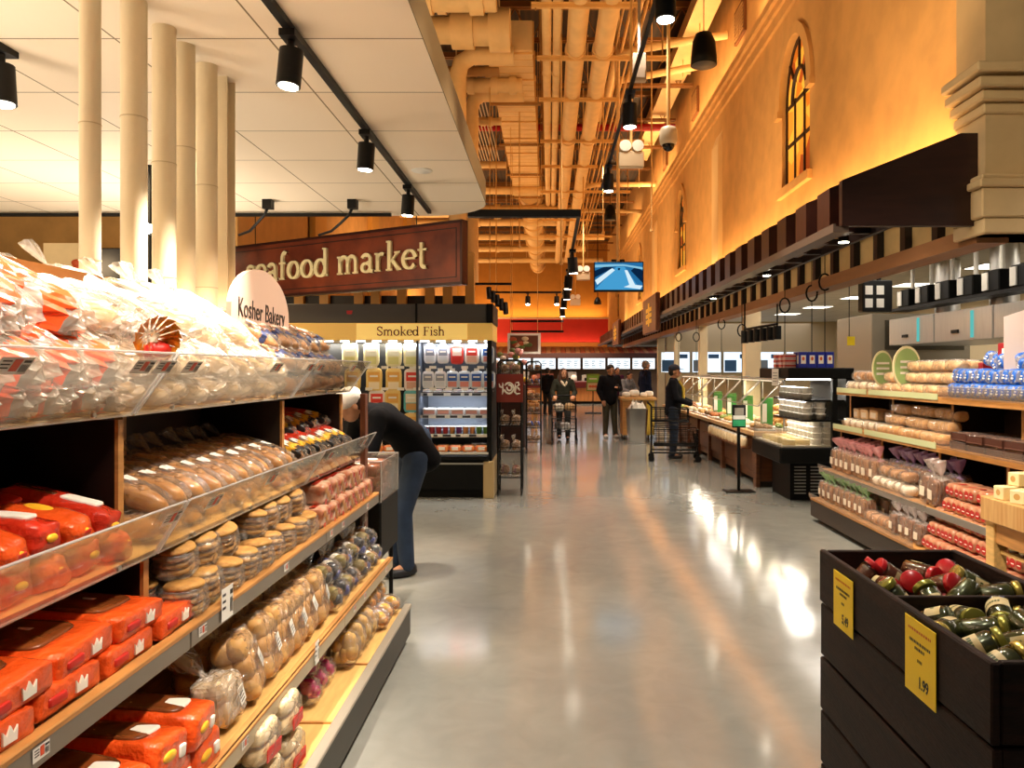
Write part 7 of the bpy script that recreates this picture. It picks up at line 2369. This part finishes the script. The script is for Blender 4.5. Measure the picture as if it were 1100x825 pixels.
def person(label, loc, yaw, H=1.7, jacket='#1a1a1c', trousers='#2a2a30', shoes='#222222', hair='#1c120c', pose=None, skin=skin_m,
           extras=None, hairlong=False, head_tilt=(0, 0), female=False, bend=0.0):
    """local frame: faces -Y, feet on z=0"""
    s = H / 1.7
    P = dict(
        hipL=(.09, 0, .90), kneeL=(.10, -.02, .49), ankL=(.11, .01, .08),
        hipR=(-.09, 0, .90), kneeR=(-.10, -.02, .49), ankR=(-.11, .01, .08),
        pelvis=(0, 0, .95), waist=(0, -.01, 1.06), chest=(0, -.01, 1.27), neck=(0, 0, 1.44), head=(0, -.03, 1.58),
        shL=(.185, 0, 1.38), elL=(.24, .03, 1.10), wrL=(.22, -.08, .87),
        shR=(-.185, 0, 1.38), elR=(-.24, .03, 1.10), wrR=(-.22, -.08, .87))
    P.update(pose or {})
    P = {k: Vector(v) for k, v in P.items()}
    t = thing('person', label, 'person', loc, (0, 0, yaw))
    t.scale = (s, s, s)
    sw = .92 if female else 1.0
    b = MB()
    hd = P['head']
    dirh = (hd - P['neck']).normalized()
    tl = Matrix.Rotation(head_tilt[1], 4, 'Z') @ Matrix.Rotation(head_tilt[0], 4, 'X')
    HM = T(*hd) @ tl
    b.ell((0, 0, .02), .078, .095, .105, 20, 14, M=HM)
    b.ell((0, -.028, -.055), .056, .062, .062, 16, 10, M=HM)
    b.ell((0, -.098, -.02), .014, .02, .024, 10, 8, M=HM)
    for sx in (-1, 1):
        b.ell((sx * .079, .008, -.012), .012, .02, .03, 10, 8, M=HM)
    limb(b, [P['neck'] - dirh * .03, hd - dirh * .05], [.058, .052])
    limb(b, [P['pelvis'], P['waist'], P['chest'], P['neck']], [.125 * sw, .115 * sw, .13 * sw, .06])
    for sd in 'LR':
        limb(b, [P['hip' + sd], P['knee' + sd], P['ank' + sd]], [.08, .052, .036])
        limb(b, [P['sh' + sd], P['el' + sd], P['wr' + sd]], [.052, .040, .028])
        limb(b, [P['ank' + sd], P['ank' + sd] + Vector((0, -.12, -.045))], [.038, .03])
        d = (P['wr' + sd] - P['el' + sd]).normalized()
        hand(b, P['wr' + sd], d, (0, -.3, 1) if abs(d.z) < .7 else (0, -1, 0))
    body = remesh(b, 'body', skin, .0085, t, 3)
    # face
    for sx in (-1, 1):
        MB().ell((sx * .030, -.083, .012), .012, .008, .008, 10, 6, M=HM).build('eye', black_ink, t)
    MB().ell((0, -.087, -.068), .022, .007, .006, 10, 6, M=HM).build('mouth', mat('lips', '#8a4a40', .5), t)
    m = MB()
    for sx in (-1, 1):
        m.ell((sx * .030, -.086, .032), .018, .006, .004, 8, 5, M=HM)
    m.build('eyebrow', mat('hair' + hair, hair, .6), t)
    # trousers
    q = MB()
    limb(q, [P['pelvis'] + Vector((0, 0, .07)), P['pelvis']], [.135 * sw, .145 * sw])
    for sd in 'LR':
        a = P['ank' + sd]
        limb(q, [P['hip' + sd], P['knee' + sd], a + Vector((0, 0, .0))], [.105, .075, .060])
    remesh(q, 'trousers', mat('trousers' + trousers, trousers, .8, var=.12, vscale=12), .014, t, 4)
    # jacket
    q = MB()
    ax = (P['neck'] - P['chest']).normalized()
    up0 = (P['waist'] - P['pelvis']).normalized()
    path = [P['pelvis'] - up0 * .10, P['pelvis'], P['waist'], P['chest']]
    for i in range(3):
        for k in range(4):
            c = path[i].lerp(path[i + 1], k / 3)
            r = .165 * sw
            q.ell(c, r * 1.10, r * .92, .115, 18, 10)
    limb(q, [P['chest'], P['neck'] - ax * .03], [.145 * sw, .085])
    for sd in 'LR':
        limb(q, [P['chest'].lerp(P['sh' + sd], .6), P['sh' + sd], P['el' + sd], P['wr' + sd]], [.10, .078, .064, .046])
    remesh(q, 'jacket', mat('jacket' + jacket, jacket, .85, var=.15, vscale=10, spec=.12), .016, t, 4)
    # shoes
    for sd in 'LR':
        a = P['ank' + sd]
        z = a.z
        q = MB()
        q.ell((a.x, a.y - .05, z - .045), .05, .135, .036, 16, 8, p=2.6)
        q.ell((a.x, a.y + .02, z - .02), .046, .06, .05, 14, 8)
        remesh(q, 'shoe', mat('shoe' + shoes, shoes, .5), .012, t, 2)
    # hair
    q = MB()
    q.ell((0, .018, .05), .088, .098, .088, 18, 12, M=HM)
    q.ell((0, .05, .0), .08, .07, .085, 16, 10, M=HM)
    if hairlong:
        for sx in (-1, 1):
            limb(q, [HM @ Vector((sx * .075, 0, .03)), HM @ Vector((sx * .088, .01, -.10)), HM @ Vector((sx * .085, -.02, -.24))], [.04, .045, .03])
        limb(q, [HM @ Vector((0, .08, .0)), HM @ Vector((0, .09, -.2))], [.08, .07])
    remesh(q, 'hair', mat('hair' + hair, hair, .6), .012, t, 3)
    if extras:
        extras(t, HM, P)
    return t

# woman pushing a cart towards the viewer
wy = 16.6
wx = at(606, 480, wy).x
def hood(t, HM, P):
    q = MB()
    q.tube([HM @ Vector((.10, .03, -.13)), HM @ Vector((.05, -.07, -.22)), HM @ Vector((0, -.09, -.30))], .03, 8)
    q.tube([HM @ Vector((-.10, .03, -.13)), HM @ Vector((-.05, -.07, -.22)), HM @ Vector((0, -.09, -.30))], .03, 8)
    q.build('fur_collar', mat('fur_collar', '#c8b498', .9), t)
person('person in dark olive jacket with long hair pushing a black cart', (wx, wy + .75, 0), .0, 1.62, '#2c2c22', '#20201e', '#1c1a18', '#4a2c1c',
       dict(elL=(.27, -.06, 1.13), wrL=(.22, -.30, 1.06), elR=(-.27, -.06, 1.13), wrR=(-.22, -.30, 1.06), kneeL=(.10, -.1, .5), ankL=(.10, -.05, .08), ankR=(-.1, .15, .1), kneeR=(-.10, .03, .5)),
       hairlong=True, extras=hood, female=True, head_tilt=(0, .35))
cart('black two-tier shopping cart pushed by the person in olive', (wx, wy, 0), 0)
for k, (dx, dy, dz, c) in enumerate(((-.12, -.05, .71, '#c8bca8'), (.12, .05, .71, '#b08a5a'), (.02, -.1, .30, '#b8b4b0'), (-.1, .15, .30, '#7a7a78'))):
    q = MB()
    hull(q, .11, .09, .08, .12, k, 3.2, M=T(wx + dx, wy + dy, dz + .08))
    solo('grocery_bag', q, mat('groc' + c, c, .5, bump=.3), 'grocery bag in the olive shopper\'s cart, %s basket, %s' % (['upper', 'upper', 'lower', 'lower'][k], ['left', 'right', 'front', 'back'][k]), 'groceries', 'groceries in the cart')
# man in black looking at a phone
my = 18.0
mx_ = at(655, 470, my).x
person('person in black sweater and olive trousers looking down at a phone', (mx_, my, 0), .25, 1.72, '#17161a', '#4a4636', '#e8e4de', '#120c0a',
       dict(elL=(.25, -.02, 1.12), wrL=(.10, -.26, 1.17), elR=(-.26, .04, 1.1), wrR=(-.20, -.06, .88), head=(0, -.06, 1.565), ankL=(.12, -.05, .08)), head_tilt=(.45, 0))
M_ = T(mx_, my, 0) @ Matrix.Rotation(.25, 4, 'Z')
ph = M_ @ Vector((.07, -.36, 1.21))
o = thing('mobile_phone', 'dark phone held by the person in the black sweater', 'phone', ph, (-.6, 0, .25))
MB().box(-.036, .036, -.004, .004, -.07, .07, bev=.003).build('case', black_metal, o)
MB().box(-.032, .032, .004, .005, -.064, .064).build('screen', emis('phone_glow', '#cfe0f0', .8), o)
# shopper in a navy cap at the bar
cxp, cyp = at(722, 490, 13.8).x, 13.8
def cap(t, HM, P):
    q = MB()
    q.ell((0, .012, .065), .094, .106, .075, 18, 10, M=HM)
    q.build('cap', mat('navy_cap', '#1c2436', .7), t)
    q = MB().add([(.07 * math.cos(a), -.085 - .085 * math.sin(a), .045 - .012 * math.sin(a)) for a in [PI * i / 10 for i in range(11)]] + [(.07 * math.cos(a), -.085 - .085 * math.sin(a), .055 - .012 * math.sin(a)) for a in [PI * i / 10 for i in range(11)]],
                 [tuple(range(11)), tuple(range(11, 22))] + [(i, i + 1, i + 12, i + 11) for i in range(10)], 0, False, HM)
    q.build('cap_brim', mat('navy_cap', '#1c2436', .7), t)
    q = MB().tube([P['neck'] + Vector((.02, -.10, -.02)), P['chest'] + Vector((.03, -.17, 0)), P['pelvis'] + Vector((.03, -.18, .05))], [.02, .03, .03], 8)
    q.build('scarf', mat('yellow_scarf', '#c8a83a', .7), t)
person('person in navy cap and dark jacket choosing food at the bar', (cxp + .02, cyp, 0), 1.35, 1.68, '#16171d', '#1a2434', '#202024', '#1c1410',
       dict(elL=(.24, -.08, 1.10), wrL=(.16, -.32, 1.02), elR=(-.24, -.06, 1.10), wrR=(-.14, -.32, 1.0)), extras=cap)
cart('black two-tier shopping cart behind the capped shopper', (cxp - .02, cyp - .35, 0), 1.45)
# people farther back
person('person in long black coat standing far left of the olive shopper', (at(588, 440, 27).x, 27, 0), 2.6, 1.66, '#141416', '#18181c', '#141414', '#14100e')
person('person in navy blazer with grey hair standing behind the station', (at(693, 440, 21.5).x, 21.5, 0), 1.9, 1.84, '#1a2034', '#2a2c34', '#181818', '#8a8078')
person('person in grey top leaning on the wooden station', (at(671, 440, 22).x, 22, 0), .6, 1.58, '#8a8c90', '#3a3c44', '#222222', '#2a1c18', dict(chest=(0, -.1, 1.25), neck=(0, -.17, 1.41), head=(0, -.24, 1.53), shL=(.185, -.12, 1.36), shR=(-.185, -.12, 1.36), elL=(.24, -.22, 1.1), wrL=(.16, -.42, 1.05), elR=(-.24, -.22, 1.1), wrR=(-.16, -.42, 1.05)), head_tilt=(.3, 0))
person('person in plum jacket and hat far behind the station', (at(663, 440, 26).x, 26, 0), .3, 1.66, '#4a2038', '#2a2430', '#222222', '#3a1830')
# shopper bending at the end of the bread rack
def white_hat(t, HM, P):
    q = MB()
    q.ell((0, .012, .055), .10, .115, .085, 18, 10, M=HM)
    q.build('knit_hat', mat('white_knit', '#e8e2da', .85, bump=.3, bscale=120), t)
person('person in black padded jacket and white hat bending over past the bread rack', (-1.17, 6.0, 0), -1.0, 1.72, '#0d0d10', '#26364e', '#222226', '#2a1c14',
       dict(pelvis=(0, .12, .96), waist=(0, .04, 1.08), chest=(0, -.14, 1.19), neck=(0, -.30, 1.27), head=(0, -.40, 1.31), shL=(.19, -.26, 1.22), shR=(-.19, -.26, 1.22),
            elL=(.24, -.32, 1.0), wrL=(.16, -.5, .92), elR=(-.24, -.30, 1.0), wrR=(-.16, -.5, .92), hipL=(.09, .10, .90), hipR=(-.09, .10, .90)), extras=white_hat, head_tilt=(.6, 0))
# ================================================================= lamps of the place, with added fill lights
def lamp(loc, aim, power, col='#fff1e0', angle=80, r=.05, blend=.8):
    return spot_light(None, loc, aim, power, col, angle, blend, r)
# unseen spots added along the ceiling track to light the near rack end
lamp((-1.13, .7, 3.0), (-.15, .35, -1), 260, angle=85)
lamp((-1.13, 2.0, 3.0), (-.10, .1, -1), 215, angle=60)
# fill spots added over the aisle to light the floor, no fixtures
for y, p in ((1.5, 170), (3.4, 190)):
    lamp((.9, y, 4.6), (.25, .1, -1), p, '#ffeedb', 100, .12)
for y in (6.0, 9.0, 12.0, 15.5, 19.5, 24, 29, 34):
    lamp((.95, y, 5.8), (0, 0, -1), 230 if y < 11 else 360, '#ffeedb', 110, .10)
# unseen spots added to light the front of the bread rack
for y, a in ((.9, (-1.5, .5, -2.4)), (2.2, (-1.5, .15, -2.5)), (3.4, (-1.5, .1, -2.6)), (4.6, (-1.6, -.3, -2.6))):
    lamp((.75, y, 4.25), a, 330, '#fff0dc', 46, .04)
for y, a in ((3.2, (2.4, 1.2, -3.1)), (4.6, (2.4, 1.0, -3.1)), (6.0, (2.4, .9, -3.1))):
    lamp((.79, y, 4.25), a, 370, '#fff2e2', 46, .04)  # unseen spots added to brighten the right rack
lamp((.79, 2.4, 4.3), (2.9, 3.4, -.7), 260, '#ffe6be', 42, .06)  # frontal fill added for the pier
for y in (6.5, 11, 16, 22, 29):
    lamp((.79, y, 4.6), (2.7, .8, 1.1), 190, '#ffd29a', 95, .08)  # unseen spots added to wash the orange wall
# lamps under the canopy for the right rack
for y in (4.9, 6.0, 7.1, 8.2):
    lamp((2.5, y, 2.62), (.55, 0, -1), 76, '#ffe6c2', 90, .03)
for y in (10, 12, 14, 16.5):
    lamp((2.5, y, 2.62), (.4, 0, -1), 40, '#ffe6c2', 90, .03)
# cove behind the canopy washing the orange wall
for k in range(7):
    area_light('cove_lamp', (3.15, 8.25 + 4.0 * k, 3.43), (.28, 0, 1), .25, 4.0, 50, '#ffc47e')
# uplights on the lowered ceiling and wall tops washing the roof
area_light('uplight', (-2.4, 5.0, 3.4), (0, 0, 1), 2.0, 4.0, 260, '#ffc888')
for y in (20, 27, 34, 41):
    area_light('uplight', (-4.3, y, 3.5), (.5, 0, 1), .8, 4.5, 190, '#ffc888')
for y in (10, 16, 23, 31):
    area_light('uplight', (3.2, y, 6.95 + .2), (-.5, 0, 1), .2, 5, 80, '#ffc888')
# back wall coves
area_light('cove_lamp', (-.8, 44.6, 4.66), (0, .25, 1), 8, .3, 130, '#ffc878')
area_light('cove_lamp', (-.8, 44.0, 2.9), (0, .5, 1), 8, .3, 80, '#ffc090')
area_light('counter_lamp', (-.8, 35.0, 3.0), (0, .2, -1), 7, 1.0, 260, '#ffe9cc')
# kitchen
area_light('kitchen_lamp', (7.6, 12, 3.05), (0, 0, -1), 1.2, 16, 170, '#fff6ea')
area_light('kitchen_lamp', (4.15, 13, 3.05), (0, 0, -1), .5, 17, 110, '#fff6ea')
area_light('kitchen_lamp', (6.2, 30, 3.05), (0, 0, -1), 4, 14, 160, '#f4f2ff')
# unseen fill lights for the seafood hall behind the rack
for x, y in ((-4, 9.5), (-7, 10.5), (-3.2, 5), (-6, 5)):
    area_light('hall_fill', (x, y, 3.05), (0, 0, -1), .8, .8, 60, '#ffe2b0')

w = bpy.data.worlds.new('store_air')
w.use_nodes = True
w.node_tree.nodes['Background'].inputs[0].default_value = rgb('#ffe9cc')
w.node_tree.nodes['Background'].inputs[1].default_value = .08
SC.world = w
SC.view_settings.view_transform = 'Standard'
SC.view_settings.look = 'None'
SC.view_settings.gamma = 1
SC.view_settings.exposure = 0.0
SC.view_settings.use_curve_mapping = False
cy = SC.cycles
cy.max_bounces = 10
cy.diffuse_bounces = 3
cy.glossy_bounces = 4
cy.transmission_bounces = 6
cy.transparent_max_bounces = 14
cy.use_denoising = True
cy.caustics_reflective = False
cy.caustics_refractive = False
cy.sample_clamp_indirect = 6

# upward fill hidden behind the rack, added to brighten the lowered ceiling
for x, y, p in ((-3.2, 2.0, 60), (-5.5, 4.5, 70), (-3.4, 6.3, 45)):
    area_light('bounce_fill', (x, y, 1.75), (0, 0, 1), .6, 1.6, p, '#fff0dc')

area_light('bounce_fill', (-1.66, 2.4, 1.86), (-.1, 0, 1), .10, 3.6, 16, '#ffe6c8')  # upward fill strip added behind the goods for the ceiling and pipes
area_light('bounce_fill', (-2.2, 9.95, 2.46), (0, -.2, 1), 2.0, .5, 50, '#ffdcae')  # upward fill added on top of the fish case

for y in (3.6, 5.6, 7.2):
    lamp((.79, y, 4.3), (-1.4, .25, -1.05), 130, '#ffe2b8', 60, .05)  # unseen spots added to light the edge of the ceiling slab
for x, y in ((-9.5, 11), (-6.5, 11)):
    area_light('hall_fill', (x, y, 3.6), (0, 1, .15), 2.0, .4, 40, '#ffdcac')  # unseen fill added to brighten the far left wall
